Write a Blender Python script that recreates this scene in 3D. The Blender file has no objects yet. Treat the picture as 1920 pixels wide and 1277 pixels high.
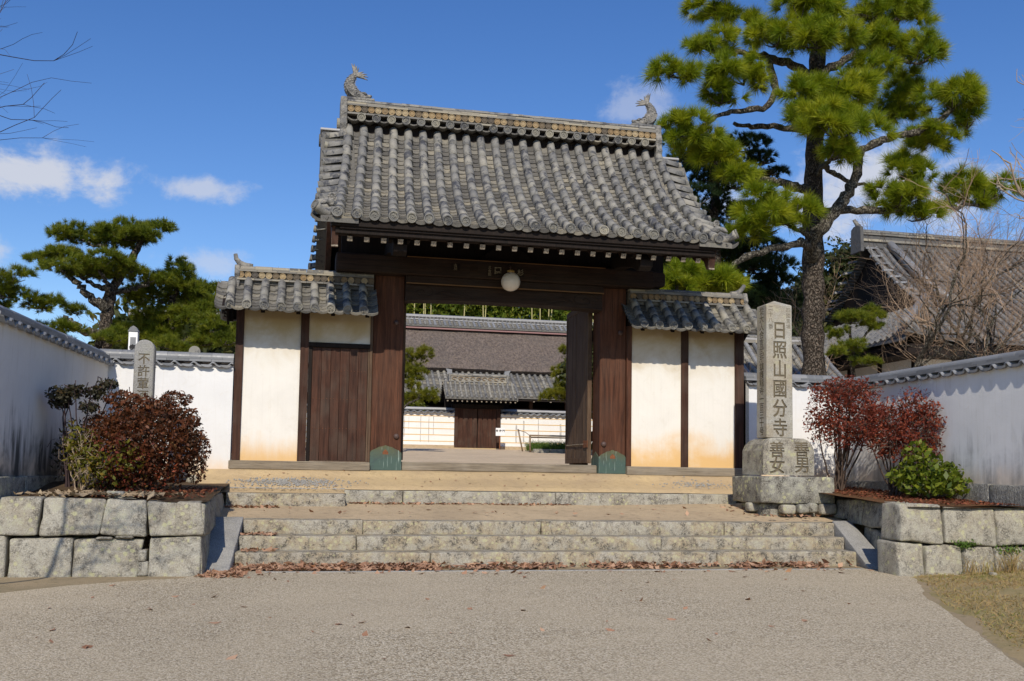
import bpy, bmesh, math, random
import numpy as np
from mathutils import Vector, Matrix, noise as mnoise
PI = math.pi
R = math.radians
rng = np.random.default_rng(7)
random.seed(7)
S = bpy.context.scene
C = S.collection

# ---------------------------------------------------------------- camera, world, sun, exposure
cam_d = bpy.data.cameras.new('camera')
cam = bpy.data.objects.new('camera', cam_d)
C.objects.link(cam)
yaw, pitch, roll, foc, ppy = 0.212, 0.076, 0.016, 1872.5, 740.0
fw = Vector((math.sin(yaw)*math.cos(pitch), math.cos(yaw)*math.cos(pitch), math.sin(pitch)))
rt = Vector((math.cos(yaw), -math.sin(yaw), 0))
up = rt.cross(fw)
rt2 = rt*math.cos(roll) + up*math.sin(roll)
up2 = up*math.cos(roll) - rt*math.sin(roll)
m = Matrix((rt2, up2, -fw)).transposed().to_4x4()
m.translation = Vector((-3.101, -15.748, 0.012))
cam.matrix_world = m
cam_d.sensor_width = 36.0
cam_d.lens = foc/1920*36.0
cam_d.shift_y = (ppy-638.5)/1920
cam_d.clip_start = 0.1
cam_d.clip_end = 2000
S.camera = cam

SUN = Vector((-0.24, -1.0, 0.79)).normalized()
sun_el = math.asin(SUN.z)
sd = bpy.data.lights.new('sun', 'SUN')
sd.energy = 4.2
sd.angle = R(0.53)
sd.color = (1.0, 0.915, 0.775)
so = bpy.data.objects.new('sun', sd)
C.objects.link(so)
so.rotation_euler = SUN.to_track_quat('Z', 'Y').to_euler()
so.location = (-10, -40, 35)

S.view_settings.view_transform = 'Standard'
S.view_settings.look = 'None'
S.view_settings.exposure = 0.0
S.view_settings.gamma = 1.0
S.view_settings.use_curve_mapping = False
S.cycles.max_bounces = 6
S.cycles.transparent_max_bounces = 8

W = bpy.data.worlds.new('World')
S.world = W
W.use_nodes = True


class NT:
    """small helper to write node trees"""
    def __init__(s, tree):
        s.t = tree
        s.n = tree.nodes
        s.l = tree.links

    def node(s, typ, **kw):
        n = s.n.new(typ)
        for k, v in kw.items():
            setattr(n, k, v)
        return n

    def put(s, sock, v):
        if isinstance(v, bpy.types.NodeSocket):
            s.l.new(v, sock)
        elif isinstance(v, (tuple, list)) and len(v) == 3 and sock.type == 'RGBA':
            sock.default_value = (*v, 1)
        else:
            sock.default_value = v

    def math(s, op, a, b=None, c=None, clamp=False):
        n = s.node('ShaderNodeMath', operation=op, use_clamp=clamp)
        s.put(n.inputs[0], a)
        if b is not None:
            s.put(n.inputs[1], b)
        if c is not None:
            s.put(n.inputs[2], c)
        return n.outputs[0]

    def vmath(s, op, a, b=None):
        n = s.node('ShaderNodeVectorMath', operation=op)
        s.put(n.inputs[0], a)
        if b is not None:
            s.put(n.inputs[1], b)
        return n.outputs[0]

    def mix(s, f, a, b, mode='MIX'):
        n = s.node('ShaderNodeMix', data_type='RGBA', blend_type=mode)
        s.put(n.inputs[0], f)
        s.put(n.inputs[6], a)
        s.put(n.inputs[7], b)
        return n.outputs[2]

    def noise(s, co, scale=5, detail=4, rough=0.55, dist=0.0):
        n = s.node('ShaderNodeTexNoise')
        s.put(n.inputs['Vector'], co)
        n.inputs['Scale'].default_value = scale
        n.inputs['Detail'].default_value = detail
        n.inputs['Roughness'].default_value = rough
        n.inputs['Distortion'].default_value = dist
        return n.outputs[0]

    def voro(s, co, scale=5, feature='F1', out=0, rand=1.0):
        n = s.node('ShaderNodeTexVoronoi', feature=feature)
        s.put(n.inputs['Vector'], co)
        n.inputs['Scale'].default_value = scale
        n.inputs['Randomness'].default_value = rand
        return n.outputs[out]

    def ramp(s, f, stops, interp='LINEAR'):
        n = s.node('ShaderNodeValToRGB')
        n.color_ramp.interpolation = interp
        el = n.color_ramp.elements
        while len(el) < len(stops):
            el.new(0.5)
        for e, (p, c) in zip(el, stops):
            e.position = p
            if not isinstance(c, (tuple, list)):
                c = (c, c, c)
            e.color = (*c, 1)
        s.put(n.inputs[0], f)
        return n.outputs[0]

    def mapr(s, v, a, b, c=0.0, d=1.0, smooth=False):
        n = s.node('ShaderNodeMapRange', interpolation_type='SMOOTHSTEP' if smooth else 'LINEAR')
        s.put(n.inputs[0], v)
        for i, x in enumerate((a, b, c, d)):
            s.put(n.inputs[i+1], x)
        return n.outputs[0]

    def sep(s, v):
        n = s.node('ShaderNodeSeparateXYZ')
        s.put(n.inputs[0], v)
        return n.outputs

    def scale(s, v, sc):
        n = s.node('ShaderNodeMapping')
        s.put(n.inputs[0], v)
        n.inputs['Scale'].default_value = sc
        return n.outputs[0]

    def objco(s, rand=True):
        t = s.node('ShaderNodeTexCoord').outputs['Object']
        if not rand:
            return t
        r = s.node('ShaderNodeObjectInfo').outputs['Random']
        return s.vmath('ADD', t, s.comb(s.math('MULTIPLY', r, 37.0), s.math('MULTIPLY', r, 91.0), s.math('MULTIPLY', r, 53.0)))

    def comb(s, x, y, z):
        n = s.node('ShaderNodeCombineXYZ')
        for i, v in enumerate((x, y, z)):
            s.put(n.inputs[i], v)
        return n.outputs[0]

    def rand(s):
        return s.node('ShaderNodeObjectInfo').outputs['Random']


# sky: Nishita plus a few fair-weather clouds at their real bearings
wt = NT(W.node_tree)
W.node_tree.nodes.clear()
sky = wt.node('ShaderNodeTexSky', sky_type='NISHITA')
sky.sun_disc = False
sky.sun_elevation = sun_el
sky.sun_rotation = math.atan2(SUN.x, SUN.y)
sky.altitude = 200
sky.air_density = 1.0
sky.dust_density = 0.2
sky.ozone_density = 2.6
gen = wt.node('ShaderNodeTexCoord').outputs['Generated']
gx, gy, gz = wt.sep(gen)
az = wt.math('ARCTAN2', gx, gy)
el = wt.math('ARCSINE', gz)
nz = wt.noise(wt.scale(gen, (1, 1, 1.6)), 13, 8, 0.66, 0.2)
nz2 = wt.noise(gen, 26, 5, 0.6)
mask = None
# azimuth, elevation (degrees), half width, half height, density
CLOUDS = [(-14.0, 14.9, 4.6, 1.6, 1.0), (-5.7, 15.0, 2.3, 0.75, 0.75), (-5.1, 11.2, 2.6, 0.8, 0.55),
          (-16.5, 10.6, 2.0, 1.2, 0.7), (31.0, 15.2, 9.0, 2.9, 1.0), (19.5, 20.6, 2.6, 1.4, 0.45), (-40, 20, 7, 3, 0.9), (60, 18, 9, 3, 0.9)]
for (a, e, wa, he, den) in CLOUDS:
    dx = wt.math('DIVIDE', wt.math('SUBTRACT', az, R(a)), R(wa))
    dy = wt.math('DIVIDE', wt.math('SUBTRACT', el, R(e)), R(he))
    rr = wt.math('SQRT', wt.math('ADD', wt.math('MULTIPLY', dx, dx), wt.math('MULTIPLY', dy, dy)))
    v = wt.math('SUBTRACT', wt.math('ADD', wt.math('MULTIPLY', nz, 3.4), wt.math('MULTIPLY', nz2, 1.0)), rr)
    k = wt.math('MULTIPLY', wt.mapr(v, 1.15, 2.1, 0, 1, True), den)
    mask = k if mask is None else wt.math('MAXIMUM', mask, k)
skyc = wt.node('ShaderNodeHueSaturation')
skyc.inputs['Saturation'].default_value = 1.27
skyc.inputs['Hue'].default_value = 0.512
skyc.inputs['Value'].default_value = 1.0
wt.l.new(sky.outputs[0], skyc.inputs['Color'])
cl = wt.mix(wt.math('MULTIPLY', mask, 0.9), skyc.outputs[0], (4.9, 5.1, 5.7))
bg = wt.node('ShaderNodeBackground')
wt.l.new(cl, bg.inputs[0])
bg.inputs[1].default_value = 0.132
wo = wt.node('ShaderNodeOutputWorld')
wt.l.new(bg.outputs[0], wo.inputs[0])

# ---------------------------------------------------------------- object helpers


def new_mesh(name, V, F, smooth=False):
    me = bpy.data.meshes.new(name)
    me.from_pydata([tuple(v) for v in V], [], [tuple(f) for f in F])
    if smooth:
        me.polygons.foreach_set('use_smooth', [True]*len(me.polygons))
    me.update()
    return me


def np_mesh(name, V, F, smooth=False):
    """V (n,3) array, F (m,k) array: fast path for foliage"""
    V = np.asarray(V, np.float32)
    F = np.asarray(F, np.int32)
    me = bpy.data.meshes.new(name)
    me.vertices.add(len(V))
    me.vertices.foreach_set('co', V.ravel())
    k = F.shape[1]
    me.loops.add(F.size)
    me.loops.foreach_set('vertex_index', F.ravel())
    me.polygons.add(len(F))
    me.polygons.foreach_set('loop_start', np.arange(len(F), dtype=np.int32)*k)
    me.polygons.foreach_set('loop_total', np.full(len(F), k, np.int32))
    if smooth:
        me.polygons.foreach_set('use_smooth', np.ones(len(F), bool))
    me.update(calc_edges=True)
    return me


def link(name, me, mat=None, parent=None, loc=None, rot=None, label=None):
    o = bpy.data.objects.new(name, me)
    C.objects.link(o)
    if me is not None and mat is not None and len(me.materials) == 0:
        me.materials.append(mat)
    if parent is not None:
        o.parent = parent
    if loc is not None:
        o.location = loc
    if rot is not None:
        o.rotation_euler = rot
    if label:
        o['label'] = label
    return o


def tag(o, label, cat, group=None):
    o['label'] = label
    o['category'] = cat
    if group:
        o['group'] = group
    return o


def thing(name, label, cat, loc=(0, 0, 0), rz=0.0, group=None):
    o = bpy.data.objects.new(name, None)
    C.objects.link(o)
    o.location = loc
    o.rotation_euler = (0, 0, rz)
    o.empty_display_size = 0.2
    return tag(o, label, cat, group)


def struct(o, kind='structure'):
    o['kind'] = kind
    return o


def copy_tree(o, parent=None):
    c = o.copy()
    C.objects.link(c)
    c.parent = parent
    for ch in o.children:
        copy_tree(ch, c)
    return c


class MB:
    """collects simple solids and links them as one mesh"""
    def __init__(s):
        s.v = []
        s.f = []

    def add(s, V, F):
        b = len(s.v)
        s.v += [tuple(x) for x in V]
        s.f += [tuple(i+b for i in f) for f in F]
        return s

    def box(s, x0, x1, y0, y1, z0, z1):
        return s.hexa([(x0, y0, z0), (x1, y0, z0), (x1, y1, z0), (x0, y1, z0), (x0, y0, z1), (x1, y0, z1), (x1, y1, z1), (x0, y1, z1)])

    def hexa(s, p):
        return s.add(p, [(3, 2, 1, 0), (4, 5, 6, 7), (0, 1, 5, 4), (1, 2, 6, 5), (2, 3, 7, 6), (3, 0, 4, 7)])

    def prism(s, poly, axis, a, b):
        """poly: 2d outline extruded along axis 'x','y' or 'z' from a to b"""
        n = len(poly)

        def P(q, t):
            return {'x': (t, q[0], q[1]), 'y': (q[0], t, q[1]), 'z': (q[0], q[1], t)}[axis]
        V = [P(q, a) for q in poly]+[P(q, b) for q in poly]
        F = [tuple(range(n))[::-1], tuple(range(n, 2*n))]+[(i, (i+1) % n, n+(i+1) % n, n+i) for i in range(n)]
        return s.add(V, F)

    def tube(s, path, radii, n=6, caps=True):
        path = [Vector(p) for p in path]
        if not isinstance(radii, (list, tuple, np.ndarray)):
            radii = [radii]*len(path)
        V, F = [], []
        prev = None
        for i, p in enumerate(path):
            d = (path[min(i+1, len(path)-1)]-path[max(i-1, 0)])
            if d.length < 1e-9:
                d = Vector((0, 0, 1))
            d.normalize()
            if prev is None:
                a = Vector((0, 0, 1)) if abs(d.z) < 0.9 else Vector((1, 0, 0))
                u = d.cross(a).normalized()
            else:
                u = (prev-d*prev.dot(d))
                u = u.normalized() if u.length > 1e-6 else d.orthogonal().normalized()
            prev = u
            w = d.cross(u)
            for k in range(n):
                t = 2*PI*k/n
                V.append(p+(u*math.cos(t)+w*math.sin(t))*radii[i])
        for i in range(len(path)-1):
            for k in range(n):
                F.append((i*n+k, i*n+(k+1) % n, (i+1)*n+(k+1) % n, (i+1)*n+k))
        if caps:
            F.append(tuple(range(n))[::-1])
            F.append(tuple(range((len(path)-1)*n, len(path)*n)))
        return s.add(V, F)

    def lathe(s, prof, n=14, axis='y', o=(0, 0, 0)):
        """prof: (r, t) pairs, revolved round an axis through o"""
        V, F = [], []
        for (r, t) in prof:
            for k in range(n):
                a = 2*PI*k/n
                q = (r*math.cos(a), r*math.sin(a))
                p = {'y': (q[0], t, q[1]), 'z': (q[0], q[1], t), 'x': (t, q[0], q[1])}[axis]
                V.append((p[0]+o[0], p[1]+o[1], p[2]+o[2]))
        for i in range(len(prof)-1):
            for k in range(n):
                F.append((i*n+k, i*n+(k+1) % n, (i+1)*n+(k+1) % n, (i+1)*n+k))
        F.append(tuple(range(n))[::-1])
        F.append(tuple(range((len(prof)-1)*n, len(prof)*n)))
        return s.add(V, F)

    def mesh(s, name, bevel=0.0, smooth=False, seg=1):
        me = new_mesh(name, s.v, s.f)
        bm = bmesh.new()
        bm.from_mesh(me)
        if bevel:
            bmesh.ops.bevel(bm, geom=list(bm.edges), offset=bevel, segments=seg, affect='EDGES', profile=0.6)
        bmesh.ops.recalc_face_normals(bm, faces=list(bm.faces))
        bm.to_mesh(me)
        bm.free()
        if smooth:
            me.polygons.foreach_set('use_smooth', [True]*len(me.polygons))
        return me

    def build(s, name, mat, parent=None, bevel=0.0, smooth=False, loc=None, rot=None, label=None):
        return link(name, s.mesh(name, bevel, smooth), mat, parent, loc, rot, label)


def rough_block(x0, x1, y0, y1, z0, z1, amp=0.02, div=5, bev=0.03, seed=0, hexa=None):
    """a hewn stone: subdivided, bevelled, pushed about by noise"""
    bm = bmesh.new()
    P = hexa or [(x0, y0, z0), (x1, y0, z0), (x1, y1, z0), (x0, y1, z0), (x0, y0, z1), (x1, y0, z1), (x1, y1, z1), (x0, y1, z1)]
    vs = [bm.verts.new(p) for p in P]
    for f in [(3, 2, 1, 0), (4, 5, 6, 7), (0, 1, 5, 4), (1, 2, 6, 5), (2, 3, 7, 6), (3, 0, 4, 7)]:
        bm.faces.new([vs[i] for i in f])
    if bev:
        bmesh.ops.bevel(bm, geom=list(bm.edges), offset=bev, segments=2, affect='EDGES', profile=0.5)
    L = max((Vector(P[6])-Vector(P[0])).length/div, 0.02)
    for _ in range(3):
        es = [e for e in bm.edges if e.calc_length() > L*1.5]
        if not es:
            break
        bmesh.ops.subdivide_edges(bm, edges=es, cuts=1, use_grid_fill=True)
    bmesh.ops.triangulate(bm, faces=[f for f in bm.faces if len(f.verts) > 4])
    for v in bm.verts:
        q = v.co*3.1+Vector((seed*7.3, seed*3.1, seed*1.7))
        v.co += mnoise.noise_vector(q)*amp+mnoise.noise_vector(q*3.7)*amp*0.45
    bmesh.ops.recalc_face_normals(bm, faces=list(bm.faces))
    me = bpy.data.meshes.new('stone')
    bm.to_mesh(me)
    bm.free()
    me.polygons.foreach_set('use_smooth', [True]*len(me.polygons))
    return me


def resample(P, ds=None, n=None):
    P = np.asarray(P, float)
    d = np.r_[0, np.cumsum(np.linalg.norm(np.diff(P, axis=0), axis=1))]
    if n is None:
        n = max(2, int(round(d[-1]/ds))+1)
    t = np.linspace(0, d[-1], n)
    return np.array([np.interp(t, d, P[:, i]) for i in range(P.shape[1])]).T


def text_mesh(body, size, extrude=0.0, offset=0.0, align='CENTER'):
    cu = bpy.data.curves.new('lettering', 'FONT')
    cu.body = body
    cu.size = size
    cu.extrude = extrude
    cu.offset = offset
    cu.align_x = align
    cu.resolution_u = 3
    o = bpy.data.objects.new('lettering', cu)
    C.objects.link(o)
    bpy.context.view_layer.update()
    me = bpy.data.meshes.new_from_object(o.evaluated_get(bpy.context.evaluated_depsgraph_get()))
    bpy.data.objects.remove(o)
    bpy.data.curves.remove(cu)
    return me


def column_text(body, size, pitch, extrude, offset=0.0, sx=1.0):
    """characters under each other; local x right, y up, z out of the face; first glyph's centre at y=0"""
    V, F = [], []
    for i, ch in enumerate(body):
        me = text_mesh(ch, size, extrude, offset)
        v = np.array([x.co[:] for x in me.vertices])
        c = (v.min(0)+v.max(0))/2
        v[:, 0] = (v[:, 0]-c[0])*sx
        v[:, 1] -= size*0.37+i*pitch
        b = len(V)
        V += [tuple(x) for x in v]
        F += [tuple(j+b for j in p.vertices) for p in me.polygons]
        bpy.data.meshes.remove(me)
    return V, F


# ---------------------------------------------------------------- materials
def mat(name, fn, disp=False):
    mt = bpy.data.materials.new(name)
    mt.use_nodes = True
    t = NT(mt.node_tree)
    b = mt.node_tree.nodes['Principled BSDF']
    r = fn(t)
    t.put(b.inputs['Base Color'], r['c'])
    t.put(b.inputs['Roughness'], r.get('r', 0.8))
    b.inputs['Specular IOR Level'].default_value = r.get('spec', 0.3)
    t.put(b.inputs['Metallic'], r.get('metal', 0.0))
    if 'trans' in r:
        b.inputs['Subsurface Weight'].default_value = 0
    if 'h' in r:
        bp = t.node('ShaderNodeBump')
        bp.inputs['Strength'].default_value = r.get('bs', 0.5)
        bp.inputs['Distance'].default_value = r.get('bd', 0.02)
        t.put(bp.inputs['Height'], r['h'])
        t.l.new(bp.outputs[0], b.inputs['Normal'])
    if 'leaf' in r:      # thin leaf: some light passes through
        tr = t.node('ShaderNodeBsdfTranslucent')
        t.put(tr.inputs[0], r['leaf'])
        mx = t.node('ShaderNodeMixShader')
        mx.inputs[0].default_value = r.get('lf', 0.35)
        out = mt.node_tree.nodes['Material Output']
        t.l.new(b.outputs[0], mx.inputs[1])
        t.l.new(tr.outputs[0], mx.inputs[2])
        t.l.new(mx.outputs[0], out.inputs[0])
    return mt


def hsv_jit(t, col, amt=0.25, src=None):
    r = src if src is not None else t.rand()
    return t.mix(1.0, col, t.ramp(r, [(0, (1-amt,)*3), (1, (1+amt*0.6,)*3)]), 'MULTIPLY')


def f_tile(t, warm=0.0, dark=0.0):
    co = t.objco()
    r = t.rand()
    n = t.noise(t.node('ShaderNodeNewGeometry').outputs['Position'], 6.5, 7, 0.66, 0.5)
    n2 = t.noise(co, 16, 5, 0.6, 0.8)
    n3 = t.noise(co, 70, 3, 0.6)
    base = t.ramp(r, [(0, (0.165, 0.162, 0.156)), (0.35, (0.21, 0.203, 0.187)), (0.7, (0.25, 0.239, 0.212)), (1.0, (0.30, 0.28, 0.238))])
    c = t.mix(t.math('MULTIPLY', t.mapr(n, 0.51, 0.60), 0.88), base, (0.050, 0.053, 0.066))
    c = t.mix(t.math('MULTIPLY', t.mapr(n2, 0.55, 0.70), 0.42), c, (0.36, 0.335, 0.28))
    c = t.mix(t.math('MULTIPLY', t.mapr(n3, 0.55, 0.75), 0.55), c, (0.10, 0.095, 0.085))
    if warm:
        c = t.mix(warm, c, (0.42, 0.36, 0.25))
    return dict(c=c, r=0.78, spec=0.25, h=t.math('ADD', n2, t.math('MULTIPLY', n3, 0.5)), bs=0.5, bd=0.012)


M = {}
M['tile'] = mat('roof_tile', f_tile)


def f_pan(t):
    co = t.objco()
    r = t.rand()
    n = t.noise(co, 13, 6, 0.65, 0.6)
    n3 = t.noise(co, 60, 3, 0.6)
    base = t.ramp(r, [(0, (0.085, 0.081, 0.075)), (0.4, (0.135, 0.128, 0.115)), (0.85, (0.195, 0.182, 0.155)), (1.0, (0.28, 0.252, 0.195))])
    c = t.mix(t.mapr(n, 0.52, 0.68), base, (0.07, 0.068, 0.068))
    c = t.mix(t.math('MULTIPLY', t.mapr(n3, 0.58, 0.74), 0.4), c, (0.34, 0.32, 0.27))
    return dict(c=c, r=0.85, spec=0.2, h=n3, bs=0.5, bd=0.01)


M['pan'] = mat('pan_tile_clay', f_pan)


def f_disc(t):
    co = t.objco()
    r = t.rand()
    n = t.noise(co, 14, 5, 0.6, 0.5)
    base = t.ramp(r, [(0, (0.085, 0.086, 0.09)), (0.6, (0.16, 0.158, 0.15)), (1.0, (0.27, 0.25, 0.2))])
    c = t.mix(t.math('MULTIPLY', t.mapr(n, 0.5, 0.7), 0.6), base, (0.36, 0.33, 0.25))
    return dict(c=c, r=0.8, spec=0.25, h=n, bs=0.3, bd=0.01)


M['disc'] = mat('eave_disc_clay', f_disc)


def f_rdisc(t):
    co = t.objco()
    r = t.rand()
    n = t.noise(co, 18, 5, 0.6, 0.5)
    base = t.ramp(r, [(0, (0.09, 0.08, 0.07)), (0.2, (0.17, 0.13, 0.085)), (0.30, (0.24, 0.165, 0.09)), (0.65, (0.32, 0.23, 0.125)), (1.0, (0.37, 0.295, 0.185))])
    c = t.mix(t.math('MULTIPLY', t.mapr(n, 0.48, 0.68), 0.6), base, (0.12, 0.10, 0.075))
    return dict(c=c, r=0.85, spec=0.15, h=n, bs=0.3, bd=0.01)


M['rdisc'] = mat('ridge_disc_clay', f_rdisc)


def f_noshi(t):
    co = t.objco()
    r = t.rand()
    n = t.noise(t.scale(co, (1, 4, 4)), 8, 5, 0.6, 0.6)
    base = t.ramp(r, [(0, (0.10, 0.098, 0.095)), (0.5, (0.19, 0.18, 0.165)), (1.0, (0.36, 0.32, 0.24))])
    c = t.mix(t.math('MULTIPLY', t.mapr(n, 0.52, 0.68), 0.8), base, (0.40, 0.36, 0.27))
    return dict(c=c, r=0.75, spec=0.3, h=n, bs=0.3, bd=0.01)


M['noshi'] = mat('flat_ridge_tile', f_noshi)


def f_smoked(t):     # the newer silvery tiles of the boundary walls
    co = t.objco()
    r = t.rand()
    n = t.noise(co, 9, 5, 0.6, 0.4)
    base = t.ramp(r, [(0, (0.13, 0.135, 0.145)), (1.0, (0.25, 0.255, 0.265))])
    c = t.mix(t.math('MULTIPLY', t.mapr(n, 0.5, 0.75), 0.55), base, (0.30, 0.285, 0.25))
    return dict(c=c, r=t.mapr(n, 0.3, 0.7, 0.38, 0.6), spec=0.45, h=n, bs=0.12, bd=0.01)


M['smoked'] = mat('smoked_tile', f_smoked)
M['hall_pan'] = mat('hall_pan_tile', lambda t: dict(c=t.mix(t.noise(t.objco(False), 8, 5), (0.05, 0.05, 0.053), (0.15, 0.148, 0.145)), r=0.85))
M['hall_tile'] = mat('hall_roof_tile', lambda t: dict(f_tile(t), c=t.mix(0.5, f_tile(t)['c'], (0.12, 0.125, 0.138))))


def f_wood(t, a=(0.030, 0.015, 0.010), b=(0.080, 0.036, 0.023), g=(0.12, 0.095, 0.075), grey=0.3, axis='z', rnd=True, sc=1.0):
    co = t.objco(rnd)
    sv = {'z': (22, 22, 1.1), 'x': (1.1, 22, 22), 'y': (22, 1.1, 22)}[axis]
    st = t.scale(co, sv)
    n = t.noise(st, 1.0*sc, 6, 0.6, 0.6)
    n2 = t.noise(st, 4.0*sc, 4, 0.6, 0.2)
    n3 = t.noise(co, 2.3, 3, 0.5)
    c = t.ramp(n, [(0.3, a), (0.68, b)])
    c = t.mix(t.math('MULTIPLY', t.mapr(n2, 0.5, 0.7), 0.55), c, tuple(x*0.45 for x in a))
    c = t.mix(t.math('MULTIPLY', t.mapr(n3, 0.45, 0.7), grey), c, g)
    return dict(c=c, r=0.75, spec=0.2, h=t.math('ADD', n, n2), bs=0.55, bd=0.008)


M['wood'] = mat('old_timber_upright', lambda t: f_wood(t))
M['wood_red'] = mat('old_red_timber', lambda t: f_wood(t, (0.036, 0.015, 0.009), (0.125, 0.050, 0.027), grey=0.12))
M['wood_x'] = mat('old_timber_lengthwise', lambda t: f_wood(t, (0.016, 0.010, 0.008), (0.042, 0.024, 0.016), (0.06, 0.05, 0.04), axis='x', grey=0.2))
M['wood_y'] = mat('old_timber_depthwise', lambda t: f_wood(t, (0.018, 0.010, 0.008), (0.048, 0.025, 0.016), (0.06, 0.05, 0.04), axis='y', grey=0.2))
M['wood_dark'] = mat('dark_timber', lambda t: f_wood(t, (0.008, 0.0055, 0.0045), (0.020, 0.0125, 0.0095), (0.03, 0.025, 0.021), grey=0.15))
M['wood_grey'] = mat('weathered_grey_timber', lambda t: f_wood(t, (0.14, 0.115, 0.085), (0.30, 0.25, 0.185), (0.33, 0.30, 0.25), 0.4, 'x'))
M['wood_door'] = mat('door_board', lambda t: f_wood(t, (0.030, 0.014, 0.010), (0.085, 0.037, 0.023), (0.11, 0.09, 0.07), 0.3))
M['wood_leaf'] = mat('gate_leaf_board', lambda t: f_wood(t, (0.05, 0.03, 0.02), (0.14, 0.088, 0.055), (0.17, 0.13, 0.095), 0.3))
M['endgrain'] = mat('pale_end_grain', lambda t: dict(c=t.mix(t.mapr(t.noise(t.objco(), 40, 4), 0.45, 0.65), (0.33, 0.28, 0.215), (0.10, 0.075, 0.055)), r=0.9, h=t.noise(t.objco(), 60, 3), bs=0.4))


def f_plaster(t, low=0.35, orange=1.0, top=0.0, zb=0.1, zt=2.3, grime=0.0, tint=(0.79, 0.76, 0.70)):
    co = t.node('ShaderNodeTexCoord').outputs['Object']
    x, y, z = t.sep(co)
    n = t.noise(co, 1.7, 6, 0.6, 0.5)
    n2 = t.noise(t.scale(co, (9, 9, 1.0)), 1.0, 5, 0.65, 0.3)
    n3 = t.noise(co, 45, 4, 0.6)
    c = t.mix(t.mapr(n, 0.4, 0.7), tint, tuple(v*0.93 for v in tint))
    st_ = t.noise(t.scale(co, (26, 26, 0.9)), 1.0, 5, 0.7, 0.4)
    c = t.mix(t.math('MULTIPLY', t.mapr(st_, 0.50, 0.72), 0.17), c, (0.56, 0.52, 0.44))
    c = t.mix(t.math('MULTIPLY', t.mapr(t.noise(co, 5.5, 6, 0.7, 1.0), 0.56, 0.70), 0.22), c, (0.60, 0.55, 0.45))
    # rising damp at the foot
    hh = t.math('ADD', t.math('SUBTRACT', z, zb), t.math('MULTIPLY', t.math('SUBTRACT', n, 0.5), low*1.9))
    hh = t.math('ADD', hh, t.math('MULTIPLY', t.math('SUBTRACT', n2, 0.5), low*0.5))
    f = t.mapr(hh, low*1.15, -low*0.05, 0, 1, True)
    c = t.mix(t.math('MULTIPLY', f, 0.9*orange), c, (0.70, 0.44, 0.175))
    if top:
        g = t.math('ADD', t.math('SUBTRACT', zt, z), t.math('MULTIPLY', t.math('SUBTRACT', n, 0.5), 1.5))
        f2 = t.mapr(g, 0.85, -0.1, 0, 1, True)
        c = t.mix(t.math('MULTIPLY', f2, top), c, (0.44, 0.33, 0.17))
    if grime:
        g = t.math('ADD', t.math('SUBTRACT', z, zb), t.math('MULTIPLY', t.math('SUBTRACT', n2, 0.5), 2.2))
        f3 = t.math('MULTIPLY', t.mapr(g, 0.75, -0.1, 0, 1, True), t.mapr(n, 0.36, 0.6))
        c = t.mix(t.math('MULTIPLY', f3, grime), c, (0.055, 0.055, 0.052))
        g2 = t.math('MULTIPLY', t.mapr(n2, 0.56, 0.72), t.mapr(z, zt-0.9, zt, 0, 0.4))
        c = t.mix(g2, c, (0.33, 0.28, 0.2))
    return dict(c=c, r=0.9, spec=0.12, h=t.math('ADD', t.math('MULTIPLY', n3, 0.5), n), bs=0.18, bd=0.02)


M['plaster'] = mat('wing_plaster', lambda t: f_plaster(t, 0.36, 1.0, 0.95))
M['plaster_r'] = mat('damp_wing_plaster', lambda t: f_plaster(t, 0.62, 1.05, 0.95))
M['plaster_out'] = mat('boundary_plaster', lambda t: f_plaster(t, 0.35, 0.75, 0.0, zb=-0.1, zt=1.5, tint=(0.77, 0.765, 0.755)))
M['plaster_grime_shade'] = mat('grimy_shaded_plaster', lambda t: f_plaster(t, 0.3, 0.45, 0.0, zb=-0.1, zt=1.5, grime=0.97, tint=(0.70, 0.68, 0.65)))  # besides its stains, tint and grime are darkened to deepen the wall's shade
M['plaster_side'] = mat('weathered_side_plaster', lambda t: f_plaster(t, 0.3, 0.45, 0.0, zb=-0.1, zt=1.5, grime=0.6, tint=(0.77, 0.765, 0.755)))
M['plaster_far'] = mat('courtyard_plaster', lambda t: f_plaster(t, 0.06, 0.25, 0.0, zb=0.10, zt=2.3, tint=(0.82, 0.81, 0.79)))


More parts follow.
